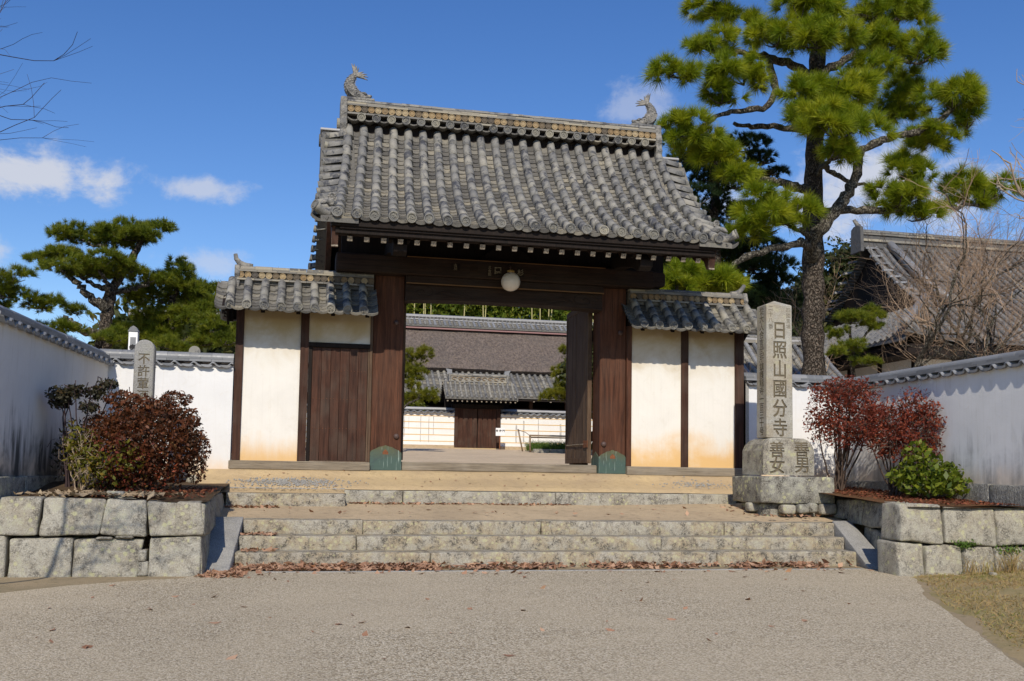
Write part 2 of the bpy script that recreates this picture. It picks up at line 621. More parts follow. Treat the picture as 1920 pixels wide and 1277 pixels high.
def f_granite(t, lich=0.6, dark=0.6, base=(0.37, 0.35, 0.31), warm=0.0, sc=1.0):
    co = t.objco()
    a = t.noise(co, 1.9*sc, 6, 0.65, 0.3)
    b = t.noise(co, 4.2*sc, 8, 0.74, 0.25)
    d = t.noise(co, 75, 3, 0.7)
    v = t.voro(co, 9*sc)
    c = t.mix(t.mapr(a, 0.35, 0.68), base, tuple(x*0.72 for x in base))
    c = t.mix(t.math('MULTIPLY', t.mapr(d, 0.52, 0.64), 0.45), c, (0.13, 0.125, 0.115))
    c = t.mix(t.math('MULTIPLY', t.mapr(d, 0.46, 0.38), 0.4), c, (0.56, 0.54, 0.48))
    if warm:
        c = t.mix(t.math('MULTIPLY', t.mapr(a, 0.42, 0.6), warm), c, (0.42, 0.31, 0.165))
    e = t.noise(co, 55, 4, 0.75)
    c = t.mix(t.math('MULTIPLY', t.math('MULTIPLY', t.mapr(b, 0.48, 0.60), t.mapr(e, 0.40, 0.54)), dark*1.15, clamp=True), c, (0.085, 0.078, 0.066))
    li = t.math('MULTIPLY', t.mapr(t.math('ADD', v, t.math('MULTIPLY', t.math('SUBTRACT', b, 0.5), 0.9)), 0.34, 0.24), t.mapr(a, 0.46, 0.56))
    c = t.mix(t.math('MULTIPLY', li, lich), c, (0.50, 0.49, 0.27))
    c = t.mix(t.math('MULTIPLY', t.math('MULTIPLY', t.mapr(b, 0.46, 0.36), t.mapr(e, 0.36, 0.5)), lich*0.8), c, (0.47, 0.47, 0.33))
    h = t.math('ADD', t.math('MULTIPLY', d, 0.6), b)
    return dict(c=c, r=0.9, spec=0.15, h=h, bs=0.7, bd=0.025)


M['granite'] = mat('lichened_granite', lambda t: f_granite(t, 0.6, 0.7, (0.40, 0.375, 0.315), 0.15, 1.5))
M['granite_step'] = mat('step_granite', lambda t: f_granite(t, 0.5, 0.9, (0.385, 0.35, 0.285), 0.42, 2.0))
M['granite_clean'] = mat('salt_and_pepper_granite', lambda t: f_granite(t, 0.1, 0.12, (0.36, 0.35, 0.33)))
M['granite_stele'] = mat('stele_granite', lambda t: f_granite(t, 0.22, 0.22, (0.44, 0.42, 0.365), 0.3, 1.0))
M['granite_dark'] = mat('mossy_granite', lambda t: f_granite(t, 0.85, 0.95, (0.30, 0.29, 0.25), 0.1, 1.4))
M['grime'] = mat('carved_groove', lambda t: dict(c=t.mix(t.noise(t.objco(), 30), (0.06, 0.05, 0.036), (0.24, 0.20, 0.135)), r=0.95, spec=0.1))
M['chisel'] = mat('bush_hammered_granite', lambda t: dict(f_granite(t, 0.15, 0.5, (0.33, 0.32, 0.29)), h=t.noise(t.scale(t.objco(), (1, 1, 0.45)), 34, 3, 0.7, 1.0), bs=1.0, bd=0.05))


def f_copper(t):
    co = t.objco(False)
    x, y, z = t.sep(co)
    n = t.noise(co, 9, 5, 0.6, 0.5)
    st = t.noise(t.scale(co, (60, 60, 2.2)), 1.0, 3, 0.6)
    c = t.mix(t.mapr(t.math('ADD', z, t.math('MULTIPLY', t.math('SUBTRACT', n, 0.5), 0.3)), 0.16, 0.36), (0.055, 0.095, 0.08), (0.09, 0.088, 0.038))
    c = t.mix(t.math('MULTIPLY', t.mapr(n, 0.5, 0.7), 0.6), c, (0.04, 0.062, 0.07))
    c = t.mix(t.math('MULTIPLY', t.mapr(st, 0.62, 0.66), 0.85), c, (0.30, 0.38, 0.34))
    return dict(c=c, r=0.6, spec=0.35, h=n, bs=0.2)


M['copper'] = mat('verdigris_copper', f_copper)
M['rust'] = mat('rusty_iron', lambda t: dict(c=t.mix(t.noise(t.objco(), 25, 5), (0.09, 0.035, 0.02), (0.30, 0.115, 0.045)), r=0.85, h=t.noise(t.objco(), 60, 3), bs=0.4))
M['iron'] = mat('dull_iron_boss', lambda t: dict(c=t.mix(t.noise(t.objco(), 25, 5), (0.055, 0.035, 0.032), (0.12, 0.075, 0.065)), r=0.6, spec=0.4))
M['edge'] = mat('orange_timber_edge', lambda t: dict(c=(0.16, 0.085, 0.035), r=0.7))
M['gold'] = mat('tarnished_brass', lambda t: dict(c=(0.42, 0.27, 0.08), r=0.5, spec=0.5))
M['globe'] = mat('opal_glass', lambda t: dict(c=t.mix(t.noise(t.objco(), 6), (0.78, 0.72, 0.64), (0.66, 0.6, 0.53)), r=0.12, spec=0.6))
M['paper'] = mat('faded_paper', lambda t: dict(c=t.mix(t.mapr(t.noise(t.objco(), 60, 4), 0.4, 0.6), (0.15, 0.125, 0.085), (0.30, 0.26, 0.19)), r=0.9))
M['ink'] = mat('black_ink', lambda t: dict(c=(0.02, 0.02, 0.022), r=0.7))
M['white_paint'] = mat('white_painted_board', lambda t: dict(c=(0.84, 0.84, 0.84), r=0.5))
M['ochre'] = mat('ochre_line', lambda t: dict(c=(0.68, 0.46, 0.20), r=0.85))


def f_dirt(t, a=(0.55, 0.415, 0.235), b=(0.44, 0.33, 0.205), dark=(0.23, 0.17, 0.10), f=0.35, sc=1.0):
    co = t.node('ShaderNodeTexCoord').outputs['Object']
    n = t.noise(co, 0.9*sc, 6, 0.6, 0.4)
    n2 = t.noise(co, 9*sc, 5, 0.65)
    n3 = t.noise(co, 75*sc, 3, 0.7)
    c = t.mix(t.mapr(n, 0.35, 0.65), a, b)
    c = t.mix(t.math('MULTIPLY', t.mapr(n2, 0.52, 0.72), f), c, dark)
    c = t.mix(t.math('MULTIPLY', t.mapr(n3, 0.55, 0.68), 0.45), c, tuple(x*0.55 for x in b))
    return dict(c=c, r=0.95, spec=0.08, h=t.math('ADD', n2, t.math('MULTIPLY', n3, 0.6)), bs=0.5, bd=0.03)


M['sand'] = mat('yellow_sandy_earth', f_dirt)
M['sand_pink'] = mat('pinkish_trodden_earth', lambda t: f_dirt(t, (0.52, 0.405, 0.265), (0.42, 0.325, 0.215), (0.20, 0.155, 0.11), 0.5))
M['court'] = mat('courtyard_grit', lambda t: f_dirt(t, (0.62, 0.49, 0.34), (0.52, 0.41, 0.29), (0.25, 0.20, 0.15), 0.45))
M['soil'] = mat('mulchy_soil', lambda t: f_dirt(t, (0.17, 0.085, 0.04), (0.11, 0.06, 0.03), (0.05, 0.035, 0.02), 0.6, 1.6))
M['soil_left'] = mat('dry_brown_soil', lambda t: f_dirt(t, (0.13, 0.085, 0.05), (0.08, 0.055, 0.035), (0.045, 0.035, 0.02), 0.6, 1.6))
M['verge'] = mat('dusty_verge', lambda t: f_dirt(t, (0.36, 0.28, 0.18), (0.27, 0.22, 0.14), (0.13, 0.12, 0.06), 0.55, 1.3))
M['turf'] = mat('dry_turf_soil', lambda t: f_dirt(t, (0.38, 0.29, 0.165), (0.27, 0.225, 0.11), (0.13, 0.125, 0.04), 0.55, 1.7))


def f_road(t):
    co = t.node('ShaderNodeTexCoord').outputs['Object']
    n = t.noise(co, 0.5, 5, 0.6, 0.3)
    v = t.voro(co, 78)
    vc = t.node('ShaderNodeTexVoronoi')
    t.put(vc.inputs['Vector'], co)
    vc.inputs['Scale'].default_value = 78
    cc = t.sep(vc.outputs['Color'])[0]
    n3 = t.noise(co, 150, 3, 0.7)
    c = t.ramp(cc, [(0.0, (0.23, 0.18, 0.115)), (0.25, (0.47, 0.385, 0.26)), (0.6, (0.61, 0.52, 0.375)), (1.0, (0.76, 0.68, 0.53))])
    c = t.mix(t.math('MULTIPLY', t.mapr(v, 0.45, 0.8), 0.7), c, (0.13, 0.105, 0.075))
    big = t.noise(co, 0.28, 5, 0.6, 0.6)
    c = t.mix(t.math('MULTIPLY', t.mapr(big, 0.48, 0.62), 0.16), c, (0.25, 0.21, 0.15))
    c = t.mix(t.math('MULTIPLY', t.mapr(t.noise(co, 2.2, 6, 0.7, 0.8), 0.60, 0.72), 0.25), c, (0.20, 0.165, 0.12))
    c = t.mix(t.mapr(n, 0.40, 0.62, 0, 0.45), c, (0.56, 0.47, 0.335))
    c = t.mix(t.math('MULTIPLY', t.mapr(n3, 0.56, 0.7), 0.4), c, (0.13, 0.11, 0.08))
    return dict(c=c, r=0.9, spec=0.15, h=t.math('SUBTRACT', n3, t.math('MULTIPLY', v, 0.9)), bs=0.9, bd=0.008)


M['road'] = mat('exposed_aggregate_paving', f_road)


def leafmat(name, stops, lf=0.35, rough=0.55, nscale=3.0, spec=0.25, spray=False):
    """per-leaf colour: each leaf is an island, plus slow noise through the crown"""
    def fn(t):
        g = t.node('ShaderNodeNewGeometry')
        co = t.node('ShaderNodeTexCoord').outputs['Object']
        r = g.outputs['Random Per Island']
        n = t.noise(co, nscale, 3)
        if spray:
            at = t.node('ShaderNodeAttribute', attribute_name='spray').outputs['Fac']
            f = t.math('ADD', t.math('MULTIPLY', r, 0.34), t.math('ADD', t.math('MULTIPLY', at, 0.46), t.mapr(n, 0.3, 0.7, 0, 0.2)))
        else:
            f = t.math('ADD', t.math('MULTIPLY', r, 0.62), t.mapr(n, 0.3, 0.7, 0, 0.38))
        c = t.ramp(f, stops)
        return dict(c=c, r=rough, spec=spec, leaf=t.mix(1.0, c, (1.25, 1.3, 0.9), 'MULTIPLY'), lf=lf)
    return mat(name, fn)


M['needle_big'] = mat('x', lambda t: dict(c=(0, 0, 0)))
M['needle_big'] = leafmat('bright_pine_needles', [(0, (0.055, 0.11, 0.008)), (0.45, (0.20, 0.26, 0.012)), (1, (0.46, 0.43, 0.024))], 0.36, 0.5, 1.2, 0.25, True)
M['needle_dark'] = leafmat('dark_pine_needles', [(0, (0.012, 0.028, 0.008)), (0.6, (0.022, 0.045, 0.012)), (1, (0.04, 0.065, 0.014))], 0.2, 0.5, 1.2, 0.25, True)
M['needle_niwa'] = leafmat('clipped_pine_needles', [(0, (0.05, 0.078, 0.008)), (0.5, (0.13, 0.165, 0.012)), (1, (0.27, 0.255, 0.02))], 0.3, 0.5, 1.5, 0.25, True)
M['needle_court'] = leafmat('yellowish_pine_needles', [(0, (0.06, 0.075, 0.006)), (0.5, (0.15, 0.16, 0.012)), (1, (0.26, 0.22, 0.015))], 0.3, 0.5, 1.5, 0.25, True)
M['azalea'] = leafmat('russet_azalea_leaf', [(0, (0.03, 0.026, 0.012)), (0.35, (0.08, 0.030, 0.015)), (0.75, (0.16, 0.052, 0.02)), (1, (0.21, 0.125, 0.045))], 0.25, 0.5, 4.0)
M['shrub_red'] = leafmat('red_shrub_leaf', [(0, (0.07, 0.018, 0.013)), (0.5, (0.19, 0.040, 0.024)), (0.9, (0.33, 0.085, 0.04)), (1, (0.32, 0.16, 0.05))], 0.35, 0.5, 4.0)  # redder leaf colour for the red shrubs and part of the azalea
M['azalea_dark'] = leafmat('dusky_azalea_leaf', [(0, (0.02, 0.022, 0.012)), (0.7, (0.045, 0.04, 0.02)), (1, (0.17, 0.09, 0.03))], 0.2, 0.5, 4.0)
M['yellow_leaf'] = leafmat('yellow_green_leaf', [(0, (0.05, 0.06, 0.01)), (0.5, (0.14, 0.14, 0.015)), (1, (0.25, 0.15, 0.03))], 0.35, 0.5, 4.0)
M['green_leaf'] = leafmat('glossy_green_leaf', [(0, (0.035, 0.065, 0.008)), (0.5, (0.11, 0.15, 0.012)), (1, (0.25, 0.26, 0.022))], 0.3, 0.5, 3.0, 0.3)
M['bamboo_leaf'] = leafmat('bamboo_leaf', [(0, (0.035, 0.07, 0.008)), (0.5, (0.11, 0.155, 0.014)), (1, (0.26, 0.25, 0.03))], 0.35, 0.6, 0.25)
M['wood_leaf_far'] = leafmat('woodland_leaf', [(0, (0.02, 0.034, 0.01)), (0.6, (0.05, 0.06, 0.016)), (1, (0.12, 0.10, 0.03))], 0.25, 0.6, 0.3)
M['litter'] = leafmat('fallen_leaf', [(0, (0.16, 0.075, 0.045)), (0.45, (0.36, 0.20, 0.125)), (0.85, (0.50, 0.32, 0.21)), (1, (0.50, 0.19, 0.06))], 0.1, 0.8, 3.0)
M['litter_red'] = leafmat('red_leaf_mulch', [(0, (0.07, 0.025, 0.015)), (0.6, (0.20, 0.06, 0.03)), (1, (0.32, 0.14, 0.06))], 0.1, 0.8, 3.0)
M['litter_pale'] = leafmat('pale_dry_leaf', [(0, (0.18, 0.12, 0.07)), (0.6, (0.36, 0.27, 0.17)), (1, (0.48, 0.38, 0.25))], 0.1, 0.8, 3.0)
M['grass'] = leafmat('green_grass_blade', [(0, (0.05, 0.10, 0.02)), (0.6, (0.11, 0.19, 0.03)), (1, (0.20, 0.26, 0.05))], 0.3, 0.6, 2.0)
M['grass_dry'] = leafmat('dry_grass_blade', [(0, (0.22, 0.14, 0.07)), (0.45, (0.40, 0.28, 0.13)), (0.72, (0.33, 0.27, 0.10)), (0.86, (0.17, 0.20, 0.045)), (1, (0.11, 0.17, 0.03))], 0.25, 0.7, 1.6)


def f_bark(t, a=(0.035, 0.028, 0.023), b=(0.165, 0.135, 0.108), red=0.3):
    co = t.objco(False)
    st = t.scale(co, (1, 1, 0.22))
    v = t.voro(t.vmath('ADD', t.scale(co, (1, 1, 0.3)), t.comb(t.math('MULTIPLY', t.noise(co, 5, 4), 0.28), t.math('MULTIPLY', t.noise(co, 7, 4), 0.28), 0.0)), 26, 'DISTANCE_TO_EDGE')
    n = t.noise(co, 6, 6, 0.65, 0.5)
    n2 = t.noise(co, 30, 4, 0.6)
    c = t.mix(t.mapr(v, 0.0, 0.26), a, b)
    c = t.mix(t.math('MULTIPLY', t.mapr(n, 0.52, 0.68), 0.7), c, (0.12, 0.105, 0.085))
    c = t.mix(t.math('MULTIPLY', t.mapr(n2, 0.56, 0.7), red), c, (0.23, 0.10, 0.055))
    return dict(c=c, r=0.9, spec=0.1, h=t.math('ADD', t.mapr(v, 0, 0.15), t.math('MULTIPLY', n2, 0.4)), bs=1.0, bd=0.05)


M['bark'] = mat('plated_pine_bark', f_bark)
M['limb'] = mat('lichen_grey_limb', lambda t: f_bark(t, (0.05, 0.042, 0.035), (0.22, 0.20, 0.16), 0.1))
M['twig'] = mat('bare_twig', lambda t: dict(c=t.mix(t.noise(t.objco(False), 5), (0.10, 0.062, 0.045), (0.22, 0.15, 0.105)), r=0.85))
M['stem_dark'] = mat('brown_shrub_stem', lambda t: dict(c=t.mix(t.noise(t.objco(False), 12), (0.04, 0.026, 0.02), (0.11, 0.075, 0.055)), r=0.85))
M['twig_red'] = mat('reddish_winter_twig', lambda t: dict(c=t.mix(t.noise(t.objco(False), 3), (0.20, 0.125, 0.08), (0.42, 0.31, 0.215)), r=0.85))
M['twig_dark'] = mat('dark_bare_twig', lambda t: dict(c=(0.045, 0.028, 0.03), r=0.85))
M['twig_pale'] = mat('pale_bare_branch', lambda t: dict(c=t.mix(t.noise(t.objco(False), 9), (0.20, 0.14, 0.095), (0.42, 0.34, 0.25)), r=0.85))
M['bamboo'] = mat('bamboo_culm', lambda t: dict(c=t.mix(t.noise(t.objco(), 3), (0.42, 0.34, 0.16), (0.26, 0.27, 0.10)), r=0.5))
M['bamboo_old'] = mat('old_bamboo_rail', lambda t: dict(c=t.mix(t.noise(t.objco(), 8), (0.32, 0.24, 0.15), (0.18, 0.13, 0.09)), r=0.7))


def f_thatch(t):
    co = t.objco(False)
    n = t.noise(t.scale(co, (1.6, 1, 1)), 6, 7, 0.75)
    n2 = t.noise(co, 0.7, 4, 0.6)
    n3 = t.noise(t.scale(co, (1, 1, 0.4)), 26, 3, 0.7)
    c = t.mix(t.mapr(n, 0.38, 0.62), (0.085, 0.068, 0.062), (0.205, 0.165, 0.14))
    c = t.mix(t.mapr(n2, 0.45, 0.65, 0, 0.4), c, (0.10, 0.09, 0.085))
    c = t.mix(t.math('MULTIPLY', t.mapr(n3, 0.58, 0.66), 0.7), c, (0.36, 0.27, 0.16))
    return dict(c=c, r=0.95, spec=0.05, h=n, bs=0.8, bd=0.1)


M['thatch'] = mat('weathered_thatch', f_thatch)
M['pinkboard'] = mat('reddish_board', lambda t: dict(c=(0.30, 0.17, 0.16), r=0.8))
M['paper_screen'] = mat('grey_lattice_screen', lambda t: dict(c=(0.16, 0.155, 0.16), r=0.8))
M['fishclay'] = mat('grey_ornament_tile', lambda t: dict(c=t.mix(t.mapr(t.noise(t.objco(), 12, 5), 0.4, 0.65), (0.13, 0.128, 0.125), (0.29, 0.27, 0.235)), r=0.75, spec=0.3, h=t.voro(t.objco(False), 34), bs=0.9, bd=0.012))
M['metalcap'] = mat('bright_ridge_cap', lambda t: dict(c=t.mix(t.noise(t.objco(), 7, 4), (0.30, 0.29, 0.29), (0.44, 0.43, 0.42)), r=0.42, spec=0.5))

# ---------------------------------------------------------------- ground
def grid_sheet(name, mt, xs, ys, zf, amp=0.0, kind='structure'):
    V = [(x, y, zf(x, y)+(mnoise.noise(Vector((x*1.3, y*1.3, 0)))*amp if amp else 0)) for y in ys for x in xs]
    nx = len(xs)
    F = [(j*nx+i, j*nx+i+1, (j+1)*nx+i+1, (j+1)*nx+i) for j in range(len(ys)-1) for i in range(nx-1)]
    o = link(name, new_mesh(name, V, F, True), mt)
    return struct(o, kind)


def roadz(x, y):
    return -1.15+0.018*min(0, y+4.2)


grid_sheet('ground', M['verge'], np.linspace(-400, 400, 5), np.linspace(-400, 600, 5), lambda x, y: -1.75)
grid_sheet('verge', M['verge'], np.linspace(-30, 4.6, 70), np.linspace(-30, -3.3, 55), lambda x, y: roadz(x, y)-0.004)
# paved forecourt with its slanting far-right edge
rd = MB()
edge = [(-30, -6.0), (-8, -5.9), (-5.7, -5.75), (-4.9, -5.05), (-4.2, -4.75), (-3.9, -4.2), (4.0, -4.28), (4.05, -5.2), (3.55, -6.0), (2.95, -7.1), (2.34, -8.5), (1.75, -9.7), (1.25, -10.6), (0.6, -12.5), (-0.6, -18), (-2.5, -30), (-30, -30)]
e2 = resample(edge[:-2], ds=0.16)
edge = [(x+0.05*mnoise.noise(Vector((x*3, y*3, 2)))+0.03*mnoise.noise(Vector((x*11, y*11, 5))), y+0.05*mnoise.noise(Vector((x*3, y*3, 9)))) for x, y in e2]+edge[-2:]
rd.v = [(x, y, roadz(x, y)+0.004) for x, y in edge]
rd.f = [tuple(range(len(edge)))[::-1]]
me = rd.mesh('road')
bm = bmesh.new()
bm.from_mesh(me)
bmesh.ops.triangulate(bm, faces=list(bm.faces))
bm.to_mesh(me)
bm.free()
struct(link('road', me, M['road']))
def gz(x, y):
    ed = np.interp(-y, [3, 5.0, 6.0, 7.1, 8.5, 9.7, 10.6, 13, 30], [4.3, 4.05, 3.55, 2.95, 2.34, 1.75, 1.25, 0.4, -2.5])
    d = x-ed
    return roadz(x, y)-0.008+(0.07*min(1, d/1.5)+0.02*mnoise.noise(Vector((x*1.3, y*1.3, 0))) if d > 0.05 else 0)


grid_sheet('grass_verge', M['turf'], np.r_[np.linspace(-1.0, 8, 120), np.linspace(8.4, 40, 30)], np.r_[np.linspace(-30, -12, 30), np.linspace(-11.9, -3.2, 110)],
           lambda x, y: gz(x, y), 0.0)


def landz(x, y):
    t = min(1, max(0, (y+2.75)/1.65))
    return -0.645+t*(0.155+0.05*max(0, min(1, (x-1.5)/2.2)))


grid_sheet('landing', M['sand_pink'], np.linspace(-4.1, 4.75, 60), np.linspace(-2.75, -1.0, 16), landz, 0.012)


def platz(x, y):
    if y < -0.85:
        return -0.30
    return float(np.interp(y, [-0.85, -0.30, -0.16, -0.05], [-0.272, -0.125, -0.045, -0.014]))


grid_sheet('gate_ground', M['sand'], np.linspace(-4.5, 4.6, 74), np.r_[np.linspace(-0.86, -0.05, 13), 0.06, 0.3], platz, 0.008)
grid_sheet('kerb_fill', M['sand'], np.linspace(-4.5, -2.38, 24), np.linspace(-1.14, -0.84, 5), lambda x, y: -0.352+0.06*(y+1.14)/0.3, 0.006)
grid_sheet('courtyard_ground', M['court'], np.linspace(-60, 90, 151), np.linspace(0.28, 75, 120), lambda x, y: min(0.84, 0.03+0.012*y+(max(0, y-6)/17)**1.15*0.55), 0.012)
grid_sheet('left_bed', M['soil_left'], np.linspace(-6.4, -4.02, 24), np.linspace(-4.45, 0.0, 40), lambda x, y: -0.37+0.035*(y+4.5)+0.10*math.exp(-((x+5.6)**2+(y+2.6)**2)/0.8), 0.03)
grid_sheet('right_bed', M['soil'], np.linspace(4.35, 6.1, 24), np.linspace(-4.95, 0.1, 40), lambda x, y: -0.33+0.045*max(0, y+4.3), 0.025)
grid_sheet('right_bed_far', M['soil'], np.linspace(4.1, 9.0, 30), np.linspace(-5.0, -4.6, 5), lambda x, y: -0.345, 0.02)
grid_sheet('left_bed_far', M['soil_left'], np.linspace(-14, -5.99, 30), np.linspace(-4.45, -3.2, 8), lambda x, y: -0.36, 0.02)

# ---------------------------------------------------------------- stone steps
st = thing('stone_steps', 'broad flight of three lichened granite steps leading up from the forecourt', 'steps')
ROWS = [(-3.85, -1.30, -0.967, -3.75, 4.10, [-1.5, 2.15]), (-3.45, -1.10, -0.808, -3.73, 4.16, [-2.35, 1.55]), (-3.05, -0.92, -0.642, -3.71, 4.26, [-2.25, 0.05, 2.6])]
k = 0
for (y, zb, zt, xa, xb, cuts) in ROWS:
    xs = [xa]+cuts+[xb]
    for a, b in zip(xs[:-1], xs[1:]):
        dy = random.uniform(-0.006, 0.006)
        me = rough_block(a+0.004, b-0.004, y+dy, y+0.46, zb, zt+random.uniform(-0.006, 0.006), 0.010, 26, 0.016, k)
        link('step_stone', me, M['granite_step'], st)
        k += 1
# slanting cheek slabs
me = rough_block(0, 0, 0, 0, 0, 0, 0.006, 9, 0.012, 3, hexa=[(-4.16, -4.45, -1.35), (-3.76, -4.38, -1.35), (-3.72, -2.95, -0.9), (-4.1, -2.95, -0.9),
                                                       (-4.16, -4.30, -1.135), (-3.78, -4.23, -1.12), (-3.70, -3.0, -0.60), (-4.1, -3.0, -0.60)])
link('cheek_slab', me, M['granite_clean'], st)
me = rough_block(0, 0, 0, 0, 0, 0, 0.006, 9, 0.012, 4, hexa=[(4.01, -4.38, -1.35), (4.36, -4.40, -1.35), (4.56, -2.9, -0.9), (4.26, -2.9, -0.9),
                                                       (4.01, -4.24, -1.12), (4.34, -4.26, -1.12), (4.52, -2.98, -0.61), (4.25, -2.98, -0.61)])
link('cheek_slab', me, M['granite_clean'], st)
# thin kerb set in the paving at the foot
me = rough_block(-3.4, 3.9, -4.33, -4.26, -1.25, -1.142, 0.004, 40, 0.006, 8)
link('foot_kerb', me, M['granite_clean'], st)

kb = thing('stone_kerb', 'long granite kerb edging the sandy platform before the gate', 'kerb')
xs = [-2.40, -1.55, 0.75, 2.88, 3.68]
for i, (a, b) in enumerate(zip(xs[:-1], xs[1:])):
    link('kerb_stone', rough_block(a+0.004, b-0.004, -1.1, -0.83, -0.62, -0.308+0.004*math.sin(i*3), 0.006, 14, 0.014, 20+i), M['granite'], kb)
o = link('kerb_block', rough_block(-4.02, -2.40, -1.50, -1.12, -0.72, -0.352, 0.008, 10, 0.016, 31), M['granite_step'])
tag(o, 'short sandy brown kerb block jutting forward beside the left retaining wall', 'kerb block')

# ---------------------------------------------------------------- retaining walls of big hewn stones


def wall_stone(parent, A, B, zs, depth, out, seed, mt, amp=0.022, sk=(0, 0)):
    """A,B: plan points (outer face, left to right as seen from outside); zs = (zbl, zbr, ztr, ztl) heights; out = outward unit"""
    g = 0.003
    d = Vector((B[0]-A[0], B[1]-A[1], 0))
    L = d.length
    d /= L
    o = Vector((out[0], out[1], 0))
    a = Vector((A[0], A[1], 0))+d*g
    b = Vector((B[0], B[1], 0))-d*g
    sa, sb = sk
    bk = -o*depth
    bat = -o*0.05

    def P(q, z, back=False):
        return tuple(q+Vector((0, 0, z))+(bk if back else Vector()))
    hexa = [P(a, zs[0]), P(b, zs[1]), P(b, zs[1], 1), P(a, zs[0], 1), P(a+bat+d*sa, zs[3]), P(b+bat+d*sb, zs[2]), P(b+d*sb, zs[2], 1), P(a+d*sa, zs[3], 1)]
    me = rough_block(0, 0, 0, 0, 0, 0, amp, 8, 0.024, seed, hexa=hexa)
    return link('wall_stone', me, mt, parent)


rl = thing('retaining_wall', 'two course wall of hewn granite blocks holding up the azalea bed', 'stone wall')
yl = -4.55
top = [(-9.5, -7.6, -0.72, -0.34), (-7.6, -6.65, -0.70, -0.335), (-6.65, -5.69, -0.72, -0.335), (-5.68, -5.09, -0.75, -0.345), (-5.08, -4.60, -0.73, -0.355), (-4.59, -4.03, -0.74, -0.375)]
for i, (a, b, zb, zt) in enumerate(top):
    sk = [0.0, 0.02, -0.02, 0.03, -0.03, 0.02][i]
    wall_stone(rl, (a, yl), (b, yl), (zb, zb+sk*0.6, zt-0.012, zt), 0.42, (0, -1), 40+i, M['granite'], 0.022, ([0, .03, 0, 0.02, 0.05, -0.05][i], [.03, 0, 0.02, 0.05, -0.05, 0][i]))
bot = [(-9.5, -8.0), (-8.0, -6.9), (-6.88, -5.98), (-5.96, -5.33), (-5.33, -4.70), (-4.60, -4.05)]
for i, (a, b) in enumerate(bot):
    z0 = [-0.74, -0.74, -0.73, -0.755, -0.765, -0.745][i]
    wall_stone(rl, (a, yl-0.02), (b, yl-0.02), (-1.22, -1.22, z0, z0-0.01), 0.42, (0, -1), 60+i, M['granite'], 0.022, ([0, .02, 0.06, 0.0, -0.01, 0.02][i], [.02, 0.04, 0.0, -0.01, 0.05, 0][i]))
for i, (x0_, x1_, z0_, z1_) in enumerate([(-4.70, -4.585, -1.16, -1.0), (-4.69, -4.60, -1.0, -0.88), (-4.93, -4.75, -0.765, -0.735), (-5.12, -4.95, -0.775, -0.745)]):
    link('chink_stone', rough_block(x0_, x1_, yl+0.0, yl+0.2, z0_, z1_, 0.012, 4, 0.02, 80+i), M['granite'], rl)
for i, (a, b, z0, z1) in enumerate([(-4.53, -3.55, -0.74, -0.375), (-3.55, -2.45, -0.72, -0.35), (-4.53, -3.3, -1.2, -0.75), (-3.3, -2.3, -1.2, -0.73), (-2.45, -1.55, -0.7, -0.345)]):
    wall_stone(rl, (-4.02, a), (-4.0, b), (z0, z0, z1, z1), 0.32, (1, 0), 90+i, M['granite'], 0.018)

rr = thing('retaining_wall', 'lichen spotted stone retaining wall beside the steps below the red shrubs', 'stone wall')
yr = -5.0
for i, (a, b, zb, zt) in enumerate([(4.00, 4.57, -0.75, -0.315), (4.59, 5.30, -0.78, -0.335), (5.31, 6.1, -0.80, -0.345), (6.1, 7.2, -0.8, -0.35), (7.2, 9.0, -0.8, -0.35)]):
    wall_stone(rr, (a, yr), (b, yr), (zb, zb-0.03, zt-0.01, zt), 0.45, (0, -1), 100+i, M['granite'], 0.026)
for i, (a, b, z) in enumerate([(3.93, 4.29, -0.77), (4.31, 4.83, -0.795), (4.84, 5.25, -0.82), (5.26, 5.9, -0.83), (5.9, 6.9, -0.83), (6.9, 9.0, -0.83)]):
    wall_stone(rr, (a, yr-0.04), (b, yr-0.03), (-1.25, -1.25, z-0.01, z), 0.45, (0, -1), 110+i, M['granite'], 0.03)
side = [((4.115, -4.70), (4.36, -4.05)), ((4.36, -4.05), (4.55, -3.2)), ((4.55, -3.2), (4.60, -2.75)), ((4.60, -2.75), (4.62, -2.35))]
for i, (q, p) in enumerate(side):
    d = Vector((p[0]-q[0], p[1]-q[1])).normalized()
    zb = [-0.74, -0.66, -0.66, -0.6][i]
    wall_stone(rr, p, q, (zb, zb, -0.315, -0.33), 0.35, (-d.y, d.x), 120+i, M['granite_dark'], 0.02)
for i, (q, p) in enumerate(side[:2]):
    d = Vector((p[0]-q[0], p[1]-q[1])).normalized()
    q2 = (q[0]-0.05, q[1])
    wall_stone(rr, p, q2, (-1.25, -1.25, -0.75, -0.66), 0.35, (-d.y, d.x), 130+i, M['granite_dark'], 0.02)

# ---------------------------------------------------------------- roof tiles: shared pieces
RT = 0.066


def round_tile_mesh(L, r=RT, n=9, taper=0.952, cap=True):
    b = MB()
    V, F = [], []
    for (y, rr_) in ((0.0, r*taper), (-L, r)):
        V.append((r*1.0*(rr_/r), y, -0.035))
        for k in range(n):
            a = PI*k/(n-1)
            V.append((rr_*math.cos(a), y, rr_*math.sin(a)))
        V.append((-rr_, y, -0.035))
    w = n+2
    for k in range(w-1):
        F.append((k, k+1, w+k+1, w+k))
    F.append(tuple(range(w, 2*w)))
    F.append(tuple(range(w))[::-1])
    b.add(V, F)
    me = b.mesh('round_tile')
    for p in me.polygons:
        p.use_smooth = len(p.vertices) == 4
    return me


